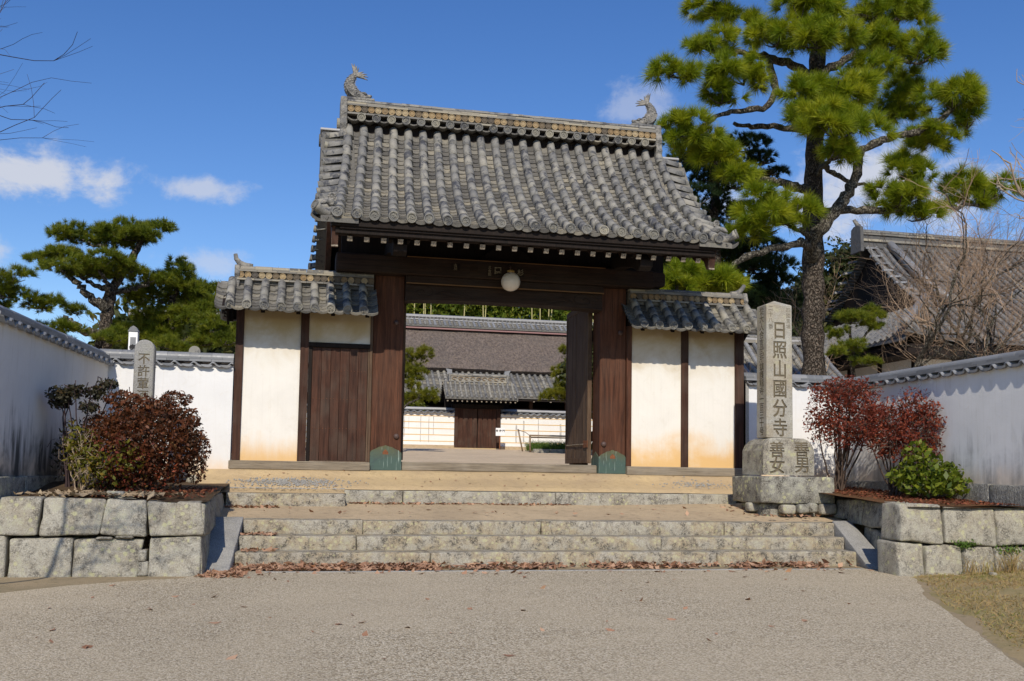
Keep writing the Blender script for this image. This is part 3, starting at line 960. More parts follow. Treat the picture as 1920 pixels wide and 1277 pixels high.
def pan_tile_mesh(w, L, sag=0.042, th=0.022, n=6, lip=0.0):
    V, F = [], []
    for (y, dz) in ((0.0, -0.012), (-L, 0.0)):
        for t in (0, -th-(lip if y else 0)):
            for k in range(n+1):
                u = -1+2*k/n
                V.append((u*w/2, y, dz+t+sag*(u*u-1)))
    m_ = n+1
    for k in range(n):
        F.append((k, k+1, 2*m_+k+1, 2*m_+k))
        F.append((2*m_+k, 2*m_+k+1, 3*m_+k+1, 3*m_+k))
        F.append((m_+k+1, m_+k, 3*m_+k, 3*m_+k+1))
    me = new_mesh('pan_tile', V, F)
    bm = bmesh.new()
    bm.from_mesh(me)
    bmesh.ops.recalc_face_normals(bm, faces=list(bm.faces))
    bm.to_mesh(me)
    bm.free()
    return me


def disc_mesh(r, depth=0.05, n=18, name='eave_disc', relief=True):
    """round end tile: raised rim, sunk field with three comma bosses; faces local -y"""
    b = MB()
    b.lathe([(r, 0.0), (r, -depth), (r*0.80, -depth), (r*0.77, -depth+0.014), (r*0.60, -depth+0.014), (0.001, -depth+0.014)], n, 'y')
    if relief:
        for k in range(3):
            a = k*2*PI/3
            pts = [(0.14, a), (0.26, a+0.35), (0.36, a+0.9), (0.42, a+1.5), (0.46, a+2.0)]
            P = [(q*r*math.cos(t), -depth+0.012, q*r*math.sin(t)) for q, t in pts]
            b.tube(P, [r*0.13, r*0.14, r*0.10, r*0.065, r*0.03], 5)
        for k in range(12):
            a = 2*PI*k/12
            b.lathe([(r*0.055, -depth+0.016), (r*0.055, -depth+0.004), (0.001, -depth+0.002)], 5, 'y', (0.68*r*math.cos(a), 0, 0.68*r*math.sin(a)))
    return b.mesh(name)


me_round = round_tile_mesh(0.262)
me_pan = pan_tile_mesh(0.215, 0.165)
me_pan_eave = pan_tile_mesh(0.215, 0.165, lip=0.02)
me_disc = disc_mesh(0.073)
me_disc_small = disc_mesh(0.052, 0.03, 14, 'ridge_disc', False)
for k in range(1):
    b = MB()
    b.lathe([(0.052, 0.02), (0.052, -0.03), (0.043, -0.03), (0.041, -0.021), (0.026, -0.021), (0.024, -0.027), (0.001, -0.027)], 14, 'y')
    me_disc_small = b.mesh('ridge_disc')


def place(name, me, mt, parent, loc, rot=(0, 0, 0), sc=None):
    o = link(name, me, mt, parent, loc, rot)
    if sc:
        o.scale = sc
    return o


# profile of the gate roof: centre line of the round tiles, eave to ridge
GP = np.array([(-1.90, 3.55), (-1.72, 3.635), (-1.31, 3.885), (-0.91, 4.20), (-0.485, 4.62), (-0.17, 5.0), (0.03, 5.31)])
cf = np.polyfit(GP[:, 0], GP[:, 1], 4)
yy = np.linspace(-1.90, 0.13, 60)
GPR = np.c_[yy, np.polyval(cf, yy)]
RIDGE_Y = 0.25


def prof_at(P, s):
    d = np.r_[0, np.cumsum(np.linalg.norm(np.diff(P, axis=0), axis=1))]
    y = np.interp(s, d, P[:, 0])
    z = np.interp(s, d, P[:, 1])
    y2 = np.interp(s+0.02, d, P[:, 0])
    z2 = np.interp(s+0.02, d, P[:, 1])
    y1 = np.interp(s-0.02, d, P[:, 0])
    z1 = np.interp(s-0.02, d, P[:, 1])
    return y, z, math.atan2(z2-z1, y2-y1), d[-1]


def tile_row(path, side, r, mt, parent, name='tile_row', seg=0.28, n=5):
    """one whole ridge of round tiles (far roofs): stepped half pipe along path"""
    P = resample(path, ds=seg)
    side = Vector(side).normalized()
    V, F = [], []
    for i in range(len(P)-1):
        a, b_ = Vector(P[i]), Vector(P[i+1])
        t = (b_-a).normalized()
        nrm = side.cross(t).normalized()
        if nrm.z < 0:
            nrm = -nrm
        b0 = len(V)
        for q, rr_ in ((a, r), (b_, r*0.86)):
            for k in range(n):
                an = PI*k/(n-1)
                V.append(q+side*rr_*math.cos(an)+nrm*(rr_*math.sin(an)*1.05))
        for k in range(n-1):
            F.append((b0+k, b0+k+1, b0+n+k+1, b0+n+k))
        F.append(tuple(range(b0, b0+n)))
    me = new_mesh(name, V, F)
    bm = bmesh.new()
    bm.from_mesh(me)
    bmesh.ops.recalc_face_normals(bm, faces=list(bm.faces))
    bm.to_mesh(me)
    bm.free()
    return link(name, me, mt, parent)


def pan_sheet(pathA, pathB, mt, parent, seg=0.12, step=0.022, name='pan_tile_bed', cols=1):
    """stepped bed of pan tiles between two slope lines (eave to ridge)"""
    A = resample(pathA, n=max(3, int(np.linalg.norm(np.array(pathA[-1])-np.array(pathA[0]))/seg)))
    B = resample(pathB, n=len(A))
    V, F = [], []
    for i in range(len(A)-1):
        b0 = len(V)
        for Q, up_ in ((i, step), (i+1, 0.0)):
            V += [tuple(A[Q]+(0, 0, up_)), tuple(B[Q]+(0, 0, up_))]
        F.append((b0, b0+1, b0+3, b0+2))
        V += [tuple(A[i]-(0, 0, 0.03)), tuple(B[i]-(0, 0, 0.03))]
        F.append((b0+4, b0+5, b0+1, b0))
    return struct(link(name, new_mesh(name, V, F), mt, parent), 'stuff')


# ---------------------------------------------------------------- the gate
gate = thing('temple_gate', 'tall old temple gate with dark timber posts under a weathered grey tiled roof', 'gate')
PXL, PXR = (-1.97, -1.49), (1.765, 2.21)

# posts
for (xa, xb) in (PXL, PXR):
    p = MB().box(xa, xb, -0.02, 0.40, -0.05, 3.40).build('gate_post', M['wood_red'], gate, 0.012, loc=None)
    # copper shoe with ogee top
    cx = (xa+xb)/2
    w = (xb-xa)/2+0.004
    ol = [(-w, 0.0), (w, 0.0), (w, 0.27), (w*0.90, 0.305), (w*0.62, 0.335), (w*0.40, 0.365), (w*0.2, 0.372), (0, 0.392), (-w*0.2, 0.372), (-w*0.40, 0.365), (-w*0.62, 0.335), (-w*0.90, 0.305), (-w, 0.27)]
    MB().prism([(cx+a, z-0.012) for a, z in ol], 'y', -0.034, -0.018).build('copper_shoe', M['copper'], p, 0.003)
    ol2 = [(-0.03, 0), (0.40, 0), (0.40, 0.24), (0.30, 0.30), (0.18, 0.36), (0.06, 0.30), (-0.03, 0.26)]
    xs_ = xb+0.001 if xa < 0 else xa-0.013
    MB().prism([(a, z-0.012) for a, z in ol2], 'x', xs_, xs_+0.012).build('copper_shoe', M['copper'], p)
    MB().prism([(cx-0.045, 0.235), (cx+0.045, 0.235), (cx+0.042, 0.275), (cx, 0.315), (cx-0.042, 0.275)], 'y', -0.0365, -0.0335).build('shoe_window', M['rust'], p)
    sx = xb-0.075 if xa < 0 else xa+0.07
    sz = 0.52 if xa < 0 else 0.47
    MB().lathe([(0.045, 0.0), (0.043, -0.02), (0.03, -0.038), (0.001, -0.044)], 14, 'y', (sx, -0.02, sz)).build('iron_boss', M['iron'], p, smooth=True)
    MB().lathe([(0.04, 0.0), (0.038, -0.02), (0.026, -0.034), (0.001, -0.04)], 14, 'y', (cx+0.12, -0.02, 2.32)).build('iron_boss', M['iron'], p, smooth=True)
for x in (-1.73, 1.99):      # rear posts
    MB().box(x-0.14, x+0.14, 1.85, 2.13, 0.0, 3.35).build('rear_post', M['wood'], gate, 0.012)
    MB().box(x-0.06, x+0.06, 0.4, 1.85, 0.55, 0.72).build('tie_rail', M['wood_y'], gate, 0.008)
    MB().box(x-0.06, x+0.06, 0.4, 1.85, 2.3, 2.5).build('tie_rail', M['wood_y'], gate, 0.008)
    # bracket arm reaching out under the eaves, curled nose
    arm = [(-1.55, 3.30), (-1.62, 3.22), (-1.60, 3.12), (-1.50, 3.07), (-1.38, 3.10), (-1.2, 3.18), (-0.6, 3.30), (-0.05, 3.34), (2.2, 3.34), (2.2, 3.58), (-1.45, 3.47)]
    MB().prism(arm, 'x', x-0.10, x+0.10).build('bracket_arm', M['wood_dark'], gate, 0.01)
    MB().box(x-0.16, x+0.16, -1.50, -1.28, 3.30, 3.36).build('bearing_block', M['wood_dark'], gate, 0.01)
# beams
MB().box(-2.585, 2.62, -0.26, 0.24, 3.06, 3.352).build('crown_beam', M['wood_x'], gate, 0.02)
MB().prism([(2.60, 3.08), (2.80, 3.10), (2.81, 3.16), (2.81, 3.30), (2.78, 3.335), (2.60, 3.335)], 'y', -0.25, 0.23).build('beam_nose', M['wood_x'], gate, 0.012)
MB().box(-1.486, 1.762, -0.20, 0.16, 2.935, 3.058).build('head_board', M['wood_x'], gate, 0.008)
MB().box(-1.486, 1.762, -0.214, -0.201, 2.926, 2.944).build('edge_strip', M['edge'], gate)
MB().box(-1.486, 1.762, -0.275, -0.262, 3.335, 3.349).build('edge_strip', M['edge'], gate)  # lighter strip paints in the highlight along the beam's top edge
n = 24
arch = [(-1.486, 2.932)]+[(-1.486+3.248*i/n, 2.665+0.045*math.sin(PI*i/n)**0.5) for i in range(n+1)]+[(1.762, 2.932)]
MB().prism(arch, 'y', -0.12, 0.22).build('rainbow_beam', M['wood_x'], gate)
for sx, cx in ((1, -1.22), (-1, 1.45)):      # carved scrolls
    b = MB()
    for ph in (0, 0.012):
        pts = [(cx+sx*(0.02+0.034*t)*math.cos(t)*0.72, -0.124, 2.81+(0.02+0.030*t)*math.sin(t)*0.42) for t in np.linspace(0.3, 9.2, 40)]
    b.tube(pts, 0.007, 5)
    b.tube([(cx+sx*(0.24+0.5*t), -0.124, 2.80+0.05*math.sin(t*5)*(1-t)) for t in np.linspace(0, 1, 14)], [0.010-0.007*t for t in np.linspace(0, 1, 14)], 5)
    b.tube([(cx+sx*(0.20+0.6*t), -0.124, 2.75+0.04*math.sin(t*4+1)*(1-t)) for t in np.linspace(0, 1, 14)], [0.009-0.006*t for t in np.linspace(0, 1, 14)], 5)
    b.build('carved_scroll', M['wood_x'], gate, smooth=True)
# frog-leg strut and panel above the beam, purlins, ceiling boards
MB().box(-2.5, 2.85, -0.05, 0.05, 3.36, 4.55).build('gable_panel', M['wood_dark'], gate)
MB().prism([(-0.42, 3.36), (0.72, 3.36), (0.60, 3.42), (0.42, 3.56), (0.30, 3.64), (0.0, 3.64), (-0.12, 3.56), (-0.30, 3.42)], 'y', -0.13, -0.05).build('frog_leg_strut', M['wood_dark'], gate, 0.008)
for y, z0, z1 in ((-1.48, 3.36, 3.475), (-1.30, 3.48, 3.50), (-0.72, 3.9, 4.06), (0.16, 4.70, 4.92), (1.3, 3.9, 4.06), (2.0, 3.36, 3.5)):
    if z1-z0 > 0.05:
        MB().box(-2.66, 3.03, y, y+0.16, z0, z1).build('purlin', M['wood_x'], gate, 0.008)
# rafters
rmb = MB()
sl = math.atan2(1.62, 2.0)
L = 2.35
me_raft = MB().box(-0.036, 0.036, 0, L, -0.036, 0.036).mesh('rafter', 0.004)
me_tip = MB().box(-0.037, 0.037, -0.004, 0.0, -0.037, 0.037).mesh('rafter_tip')
for i in range(23):
    x = -2.452+i*(5.226/22)
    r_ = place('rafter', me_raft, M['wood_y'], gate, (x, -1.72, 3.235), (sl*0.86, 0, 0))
    place('rafter_tip', me_tip, M['endgrain'], r_, (0, 0, 0))
    if i % 2 == 0:
        place('rear_rafter', me_raft, M['wood_y'], gate, (x, 2.22, 3.235), (sl*0.86, 0, PI))
bm_ = MB()
q = [(y, z-0.20) for y, z in GPR[2::6]]
q2 = [(2*RIDGE_Y-y, z) for y, z in q][::-1]
top_ = q+q2
bot_ = [(y, z-0.03) for y, z in top_][::-1]
MB().prism(top_+bot_, 'x', -2.60, 2.98).build('roof_boarding', M['wood_dark'], gate)
# fascia and verge boards
MB().box(-2.66, 3.02, -1.80, -1.70, 3.285, 3.375).build('eave_board', M['wood_dark'], gate, 0.006)
MB().box(-2.72, 3.08, -1.86, -1.72, 3.378, 3.50).build('eave_board', M['wood_dark'], gate, 0.006)
MB().box(-2.66, 3.02, 2.20, 2.36, 3.30, 3.50).build('eave_board', M['wood_dark'], gate, 0.006)
for x in (-2.66, 2.99):
    for sgn in (1, -1):
        pr = [(y, z) for y, z in GPR[::4]]
        lo = [(y, z-0.13) for y, z in pr]
        hi = [(y+0.10*(1-i/len(pr)), z-0.40-0.06*math.sin(i*0.2)) for i, (y, z) in enumerate(pr)]
        lo = [(-1.80, 3.42)]+lo[1:]
        hi = [(-1.72, 3.10), (-1.62, 3.13)]+hi[2:]
        poly = lo+hi[::-1]
        if sgn < 0:
            poly = [(2*RIDGE_Y-a, b_) for a, b_ in poly]
        vb = MB().prism(poly, 'x', x-0.045, x+0.045).build('verge_board', M['wood'], gate)
        if sgn > 0:
            MB().box(x-0.046, x+0.046, -1.728, -1.722, 3.11, 3.38).build('board_end', M['endgrain'], vb)
    MB().prism([(0.25, 4.35), (0.42, 4.62), (0.36, 4.85), (0.14, 4.85), (0.08, 4.62)], 'x', x-0.09, x+0.09).build('gable_pendant', M['wood'], gate, 0.01)

# tiles
roof = link('roof', None, None, gate)
NR = 23
XE = [-2.646+i*(5.671/22) for i in range(NR)]
total = prof_at(GPR, 0)[3]


def fan(x, s):
    return 0.19+(x-0.19)*(1-0.075*min(1, s/total))


def fan_rot(x):
    return -math.atan2((x-0.19)*0.075, total)


nseg = 11
sg = total/nseg
for i in range(NR):
    for j in range(nseg):
        s0 = (j+1)*sg
        y, z, a, _ = prof_at(GPR, s0)
        ya, za, a2, _ = prof_at(GPR, s0-sg/2)
        x = fan(XE[i], s0)
        place('round_tile', me_round, M['tile'], roof, (x+random.uniform(-.002, .002), y, z+random.uniform(-.002, .002)), (a2+random.uniform(-.007, .007), 0, fan_rot(XE[i])+random.uniform(-.01, .01)))
    y, z, a, _ = prof_at(GPR, 0)
    place('eave_disc', me_disc, M['disc'], roof, (XE[i], -1.885, 3.545), (0.18+random.uniform(-.03, .03), random.uniform(0, 6.28), 0))
npan = 26
ps = total/npan
stuffV, stuffF = [], []
pv = np.array([v.co[:] for v in me_pan.vertices])
pf = [tuple(p.vertices) for p in me_pan.polygons]
for i in range(NR-1):
    for j in range(npan):
        s0 = j*ps+0.15
        y, z, a, _ = prof_at(GPR, s0)
        x = (fan(XE[i], s0)+fan(XE[i+1], s0))/2
        y0, z0, a0, _ = prof_at(GPR, s0-0.07)
        loc = (x+random.uniform(-.003, .003), y, z-0.022+random.uniform(-.003, .003))
        rot = (a0-0.07+random.uniform(-.015, .015), random.uniform(-.02, .02), fan_rot((XE[i]+XE[i+1])/2))
        if j < 13:
            place('pan_tile', me_pan if j else me_pan_eave, M['pan'], roof, loc, rot)
        else:
            Mx = Matrix.Translation(loc) @ Matrix.Rotation(rot[2], 4, 'Z') @ Matrix.Rotation(rot[1], 4, 'Y') @ Matrix.Rotation(rot[0], 4, 'X')
            b0 = len(stuffV)
            stuffV += [tuple(Mx @ Vector(v)) for v in pv]
            stuffF += [tuple(q_+b0 for q_ in f) for f in pf]


def f_pan_i(t):
    co = t.node('ShaderNodeTexCoord').outputs['Object']
    r = t.node('ShaderNodeNewGeometry').outputs['Random Per Island']
    co = t.vmath('ADD', co, t.comb(t.math('MULTIPLY', r, 37.0), t.math('MULTIPLY', r, 91.0), 0.0))
    n_ = t.noise(co, 13, 6, 0.65, 0.6)
    n3 = t.noise(co, 60, 3, 0.6)
    base = t.ramp(r, [(0, (0.085, 0.081, 0.075)), (0.4, (0.135, 0.128, 0.115)), (0.85, (0.195, 0.182, 0.155)), (1.0, (0.28, 0.252, 0.195))])
    c = t.mix(t.mapr(n_, 0.52, 0.68), base, (0.07, 0.068, 0.068))
    c = t.mix(t.math('MULTIPLY', t.mapr(n3, 0.58, 0.74), 0.4), c, (0.34, 0.32, 0.27))
    return dict(c=c, r=0.85, spec=0.2, h=n3, bs=0.5, bd=0.01)


M['pan_i'] = mat('pan_tile_clay_bed', f_pan_i)
struct(link('pan_tile', new_mesh('pan_tiles', stuffV, stuffF), M['pan_i'], roof), 'stuff')
# rear slope: whole rows
RP = np.c_[np.zeros(len(GPR)), 2*RIDGE_Y-GPR[:, 0], GPR[:, 1]]
for i in range(NR):
    p3 = [(fan(XE[i], t/len(RP)*total), q_[1], q_[2]) for t, q_ in enumerate(RP)]
    tile_row(p3, (1, 0, 0), RT, M['tile'], roof, 'rear_tile_row', 0.26, 7)
    place('eave_disc', me_disc, M['disc'], roof, (XE[i], 2.385, 3.545), (0.18, 0, PI))
pan_sheet([(-2.66, q_[1], q_[2]-0.06) for q_ in RP], [(3.04, q_[1], q_[2]-0.06) for q_ in RP], M['pan_i'], roof, 0.11, 0.02, 'rear_pan_bed')
# verge tiles lying across the gable edges
me_verge = round_tile_mesh(0.30, 0.062)
for (x, sgn) in ((XE[0], -1), (XE[-1], 1)):
    for j in range(12):
        s0 = 0.26+j*(total-0.20)/12
        y, z, a, _ = prof_at(GPR, s0)
        for rear in (0, 1):
            yy_ = 2*RIDGE_Y-y if rear else y
            xx = fan(x, s0)+sgn*0.02
            o = place('verge_tile', me_verge, M['tile'], roof, (xx, yy_, z-0.02), (0.22, 0, sgn*PI/2+random.uniform(-.04, .04)))
            place('verge_disc', me_disc, M['disc'], roof, (xx+sgn*0.285, yy_, z-0.085), (0.2, random.uniform(0, 6), sgn*PI/2), (0.88, 1, 0.88))
    # bed under the verge tiles
    pr = [(y, z) for y, z in GPR[::4]]
    poly = [(y, z-0.07) for y, z in pr]+[(y, z-0.14) for y, z in pr[::-1]]
    for rear in (0, 1):
        pl = [(2*RIDGE_Y-a, b_) for a, b_ in poly] if rear else poly
        MB().prism(pl, 'x', min(x-sgn*0.30, x+sgn*0.22), max(x-sgn*0.30, x+sgn*0.22)).build('verge_bed', M['pan'], roof)
    # corner: upturned pipe, lotus boss and rosette
    c0 = Vector((x+sgn*0.10, -1.70, 3.555))
    b = MB()
    pth = [c0+Vector((sgn*t*0.20, -0.17*t, 0.0*t+0.09*t*t)) for t in np.linspace(0, 1, 7)]
    b.tube(pth, [0.055, 0.056, 0.057, 0.058, 0.060, 0.064, 0.074], 12)
    b.build('corner_pipe', M['tile'], roof, smooth=True)
    MB().lathe([(0.074, 0.0), (0.074, -0.02), (0.055, -0.02), (0.05, -0.008), (0.001, -0.008)], 14, 'y').build('corner_disc', M['disc'], roof, loc=pth[-1], rot=(-0.3, 0, sgn*1.0))
    me = pan_tile_mesh(0.26, 0.2, 0.05, 0.02, 6, 0.02)
    place('corner_pan', me, M['pan'], roof, (x+sgn*0.16, -1.70, 3.545), (0.2, -sgn*0.25, sgn*0.35))
    b = MB()
    pth = [Vector((x+sgn*0.02, -1.60, 3.70))+Vector((sgn*0.20*t, -0.13*t, 0.06*math.sin(PI*t))) for t in np.linspace(0, 1, 8)]
    b.tube(pth, [0.03, 0.05, 0.06, 0.05, 0.035, 0.04, 0.03, 0.012], 8)
    b.build('corner_boss', M['fishclay'], roof, smooth=True)
    b = MB()
    for k in range(10):
        a = 2*PI*k/10
        b.lathe([(0.02, 0.01), (0.022, -0.008), (0.001, -0.014)], 6, 'y', (0.042*math.cos(a), 0, 0.042*math.sin(a)))
    b.lathe([(0.045, 0.02), (0.045, -0.004), (0.018, -0.008), (0.001, -0.016)], 12, 'y')
    b.build('rosette', M['fishclay'], roof, loc=(x+sgn*0.07, -1.66, 3.835), rot=(0.15, 0, sgn*0.3), smooth=True)

# main ridge: stacked courses, row of round end tiles, capping
rx0, rx1 = -2.47, 2.75
ridge = link('ridge', None, None, gate)
MB().box(rx0, rx1, 0.15, 0.35, 5.10, 5.66).build('ridge_core', M['wood_dark'], ridge)  # dark material deepens the shade in the recess under the gripping discs
MB().box(rx0, rx1, 0.10, 0.40, 5.70, 5.91).build('ridge_core', M['pan'], ridge)


def noshi_course(parent, x0, x1, y0, y1, z0, z1, L, mt, name='flat_ridge_tile', jit=0.004):
    nn = max(1, int(round((x1-x0)/L)))
    me = MB().box(-0.5, 0.5, -0.5, 0.5, -0.5, 0.5).mesh(name)
    for k in range(nn):
        a = x0+(x1-x0)*k/nn
        b_ = x0+(x1-x0)*(k+1)/nn
        o = place(name, me, mt, parent, ((a+b_)/2, (y0+y1)/2+random.uniform(-jit, jit), (z0+z1)/2+random.uniform(-jit, jit)*0.6), (random.uniform(-.01, .01), random.uniform(-.006, .006), 0), (b_-a-0.004, y1-y0, z1-z0))


for i in range(21):
    x = -2.245+i*(4.765/20)
    place('gripping_disc', me_disc, M['disc'], ridge, (x, 0.015, 5.60), (0.05, random.uniform(0, 6.28), 0), (0.93, 1, 0.93))
    place('gripping_pipe', me_round, M['tile'], ridge, (x, 0.16, 5.60), (0.0, 0, 0), (0.9, 0.55, 0.9))
    place('gripping_disc', me_disc, M['disc'], ridge, (x, 0.485, 5.60), (0.05, 0, PI), (0.93, 1, 0.93))
for i in range(22):
    x = -2.245-0.119+i*(4.765/20)
    place('gripping_pan', pan_tile_mesh(0.2, 0.20) if i == 0 else bpy.data.objects['gripping_pan'].data, M['pan'], ridge, (x, 0.19, 5.605), (0.03, 0, 0))
noshi_course(ridge, rx0, rx1, 0.055, 0.445, 5.672, 5.70, 0.30, M['noshi'])
for i in range(48):
    x = rx0+0.06+i*(rx1-rx0-0.11)/47
    place('ridge_disc', me_disc_small, M['rdisc'], ridge, (x, 0.088, 5.757), (0, random.uniform(0, 6), 0))
    if i % 2 == 0:
        place('rear_ridge_disc', me_disc_small, M['rdisc'], ridge, (x, 0.412, 5.757), (0, 0, PI))
noshi_course(ridge, rx0, rx1, 0.06, 0.44, 5.815, 5.842, 0.32, M['noshi'])
noshi_course(ridge, rx0, rx1, 0.085, 0.415, 5.85, 5.878, 0.30, M['noshi'])
b_cap = MB()
for k in range(1):
    pts = [(0.17*math.cos(a), 0.075*math.sin(a)) for a in np.linspace(0, PI, 9)]
    b_cap.prism(pts, 'x', -0.14, 0.14)
me_cap = b_cap.mesh('ridge_cap_tile')
for i in range(18):
    place('ridge_cap_tile', me_cap, M['metalcap'] if 1 < i < 16 else M['tile'], ridge, (rx0+0.16+i*(rx1-rx0-0.32)/17, 0.25, 5.885+random.uniform(-.004, .004)), (0, random.uniform(-.012, .012), 0), (1.06, 1, 1))
# end tiles of the ridge
for x, sgn in ((rx0-0.05, -1), (rx1+0.05, 1)):
    ol = [(-0.20, 5.16), (-0.23, 5.30), (-0.19, 5.40), (-0.235, 5.50), (-0.19, 5.60), (-0.22, 5.70), (-0.18, 5.80), (-0.17, 5.94), (0.17, 5.94), (0.18, 5.80), (0.22, 5.70), (0.19, 5.60), (0.235, 5.50), (0.19, 5.40), (0.23, 5.30), (0.20, 5.16)]
    MB().prism([(0.25+a, z) for a, z in ol], 'x', x-0.055, x+0.055).build('ridge_end_tile', M['fishclay'], ridge, 0.012)
    MB().lathe([(0.09, 0), (0.09, sgn*0.05), (0.07, sgn*0.05), (0.06, sgn*0.03), (0.001, sgn*0.03)], 14, 'x', (x+sgn*0.05, 0.25, 5.55)).build('ridge_end_disc', M['disc'], ridge)
    MB().box(min(x+sgn*0.05, x+sgn*0.34), max(x+sgn*0.05, x+sgn*0.34), 0.06, 0.44, 5.20, 5.36).build('gable_ridge', M['tile'], ridge, 0.03)
    MB().box(min(x+sgn*0.05, x+sgn*0.36), max(x+sgn*0.05, x+sgn*0.36), 0.04, 0.46, 5.362, 5.40).build('gable_ridge_cap', M['metalcap'], ridge, 0.008)
    MB().lathe([(0.10, 0), (0.10, sgn*0.03), (0.001, sgn*0.03)], 14, 'x', (x+sgn*0.345, 0.25, 5.25)).build('gable_ridge_disc', M['disc'], ridge)


def fish(x, sgn):
    """roof-end dolphin: head low and facing inward (-sgn), body arched up, tail fins flaring"""
    f = link('ridge_fish', None, None, gate, loc=(x, 0.25, 5.96))
    inn = -sgn
    # body centre line (x inward positive, z)
    cl = [(0.17, 0.055), (0.10, 0.06), (0.02, 0.07), (-0.06, 0.10), (-0.12, 0.17), (-0.145, 0.25), (-0.125, 0.33), (-0.08, 0.395), (-0.03, 0.435)]
    rad = [0.045, 0.065, 0.085, 0.098, 0.098, 0.085, 0.070, 0.054, 0.036]
    P = resample([(a*inn, 0, z) for a, z in cl], n=22)
    rd_ = np.interp(np.linspace(0, 1, 22), np.linspace(0, 1, 9), rad)
    b = MB()
    b.tube([tuple(p) for p in P], list(rd_), 12)
    o = b.build('fish_body', M['fishclay'], f, smooth=True)
    # rows of raised scales
    b = MB()
    for i in range(6, 21):
        p = Vector(P[i])
        t = (Vector(P[min(i+1, 21)])-Vector(P[i-1])).normalized()
        nrm = Vector((t.z, 0, -t.x))
        for k in range(9):
            a = PI*2*(k+0.5*(i % 2))/9
            d = nrm*math.cos(a)+Vector((0, 1, 0))*math.sin(a)
            q = p+d*rd_[i]*0.97
            tip = q+t*0.0-d*0.0
            s_ = rd_[i]*0.33
            w = t.cross(d)
            b.add([q-w*s_-t*0.008, q+t*0.012, q+w*s_-t*0.008, q-t*0.03+d*0.016], [(0, 1, 3), (1, 2, 3), (2, 0, 3), (0, 2, 1)])
    b.build('fish_scales', M['fishclay'], f)
    # tail: two fans of ribbed fins
    base = Vector((-0.05*inn, 0, 0.42))
    b = MB()
    for (ang, ln, wd) in ((100, 0.20, 0.030), (88, 0.19, 0.026), (74, 0.16, 0.024), (20, 0.19, 0.022), (6, 0.21, 0.024), (-8, 0.21, 0.028), (40, 0.15, 0.020), (56, 0.14, 0.020)):
        a = R(ang)
        d = Vector((math.cos(a)*inn, 0, math.sin(a)))
        bend = Vector((-math.sin(a)*inn, 0, math.cos(a)))*(0.03 if ang > 50 else -0.035)
        pts = [base+d*ln*t+bend*t*t for t in np.linspace(0, 1, 6)]
        b.tube(pts, [wd*0.9, wd, wd*0.9, wd*0.7, wd*0.45, 0.004], 6)
    b.build('tail_fin', M['fishclay'], f, smooth=True)
    b = MB()       # side fins
    for y in (-0.10, 0.10):
        for k in range(4):
            a = R(150+k*9)
            o_ = Vector((-0.02*inn, y*0.9, 0.03+0.025*k))
            pts = [o_+Vector((math.cos(a)*inn*0.19*t, y*0.25*t, 0.10*t*t+0.02*t)) for t in np.linspace(0, 1, 5)]
            b.tube(pts, [0.016, 0.017, 0.014, 0.010, 0.004], 6)
    b.build('side_fin', M['fishclay'], f, smooth=True)
    b = MB()       # head: brow, jaw, snout
    for y in (-0.045, 0.045):
        b.tube([(0.05*inn, y, 0.125), (0.11*inn, y*1.1, 0.118), (0.15*inn, y, 0.10)], [0.012, 0.02, 0.01], 6)
        b.lathe([(0.018, -0.01), (0.02, 0.0), (0.001, 0.018)], 8, 'z', (0.115*inn, y*1.2, 0.098))
    b.tube([(0.15*inn, 0, 0.075), (0.20*inn, 0, 0.085), (0.225*inn, 0, 0.10)], [0.045, 0.034, 0.016], 8)
    b.tube([(0.14*inn, 0, 0.03), (0.19*inn, 0, 0.028), (0.215*inn, 0, 0.035)], [0.045, 0.034, 0.014], 8)
    for k in range(6):
        a = 2.2+k*0.5
        b.lathe([(0.014, 0.0), (0.001, 0.04)], 5, 'z', (0.02*inn-0.03*inn*math.cos(a), 0.07*math.sin(a), 0.08))
    b.build('fish_head', M['fishclay'], f, smooth=True)
    b = MB()       # back spines along the inner curve
    for i in range(9, 20):
        p = Vector(P[i])
        t = (Vector(P[min(i+1, 21)])-Vector(P[i-1])).normalized()
        nrm = Vector((t.z, 0, -t.x))
        if nrm.x*inn < 0:
            nrm = -nrm
        q = p+nrm*rd_[i]
        b.add([q-t*0.012+Vector((0, .006, 0)), q+t*0.012, q-t*0.012-Vector((0, .006, 0)), q+nrm*0.028+t*0.01], [(0, 1, 3), (1, 2, 3), (2, 0, 3)])
    b.build('spine', M['fishclay'], f)
    MB().box(-0.27, 0.27, -0.12, 0.12, -0.03, 0.02).build('fish_plinth', M['tile'], f, 0.015)


fish(-2.30, -1)
fish(2.60, 1)

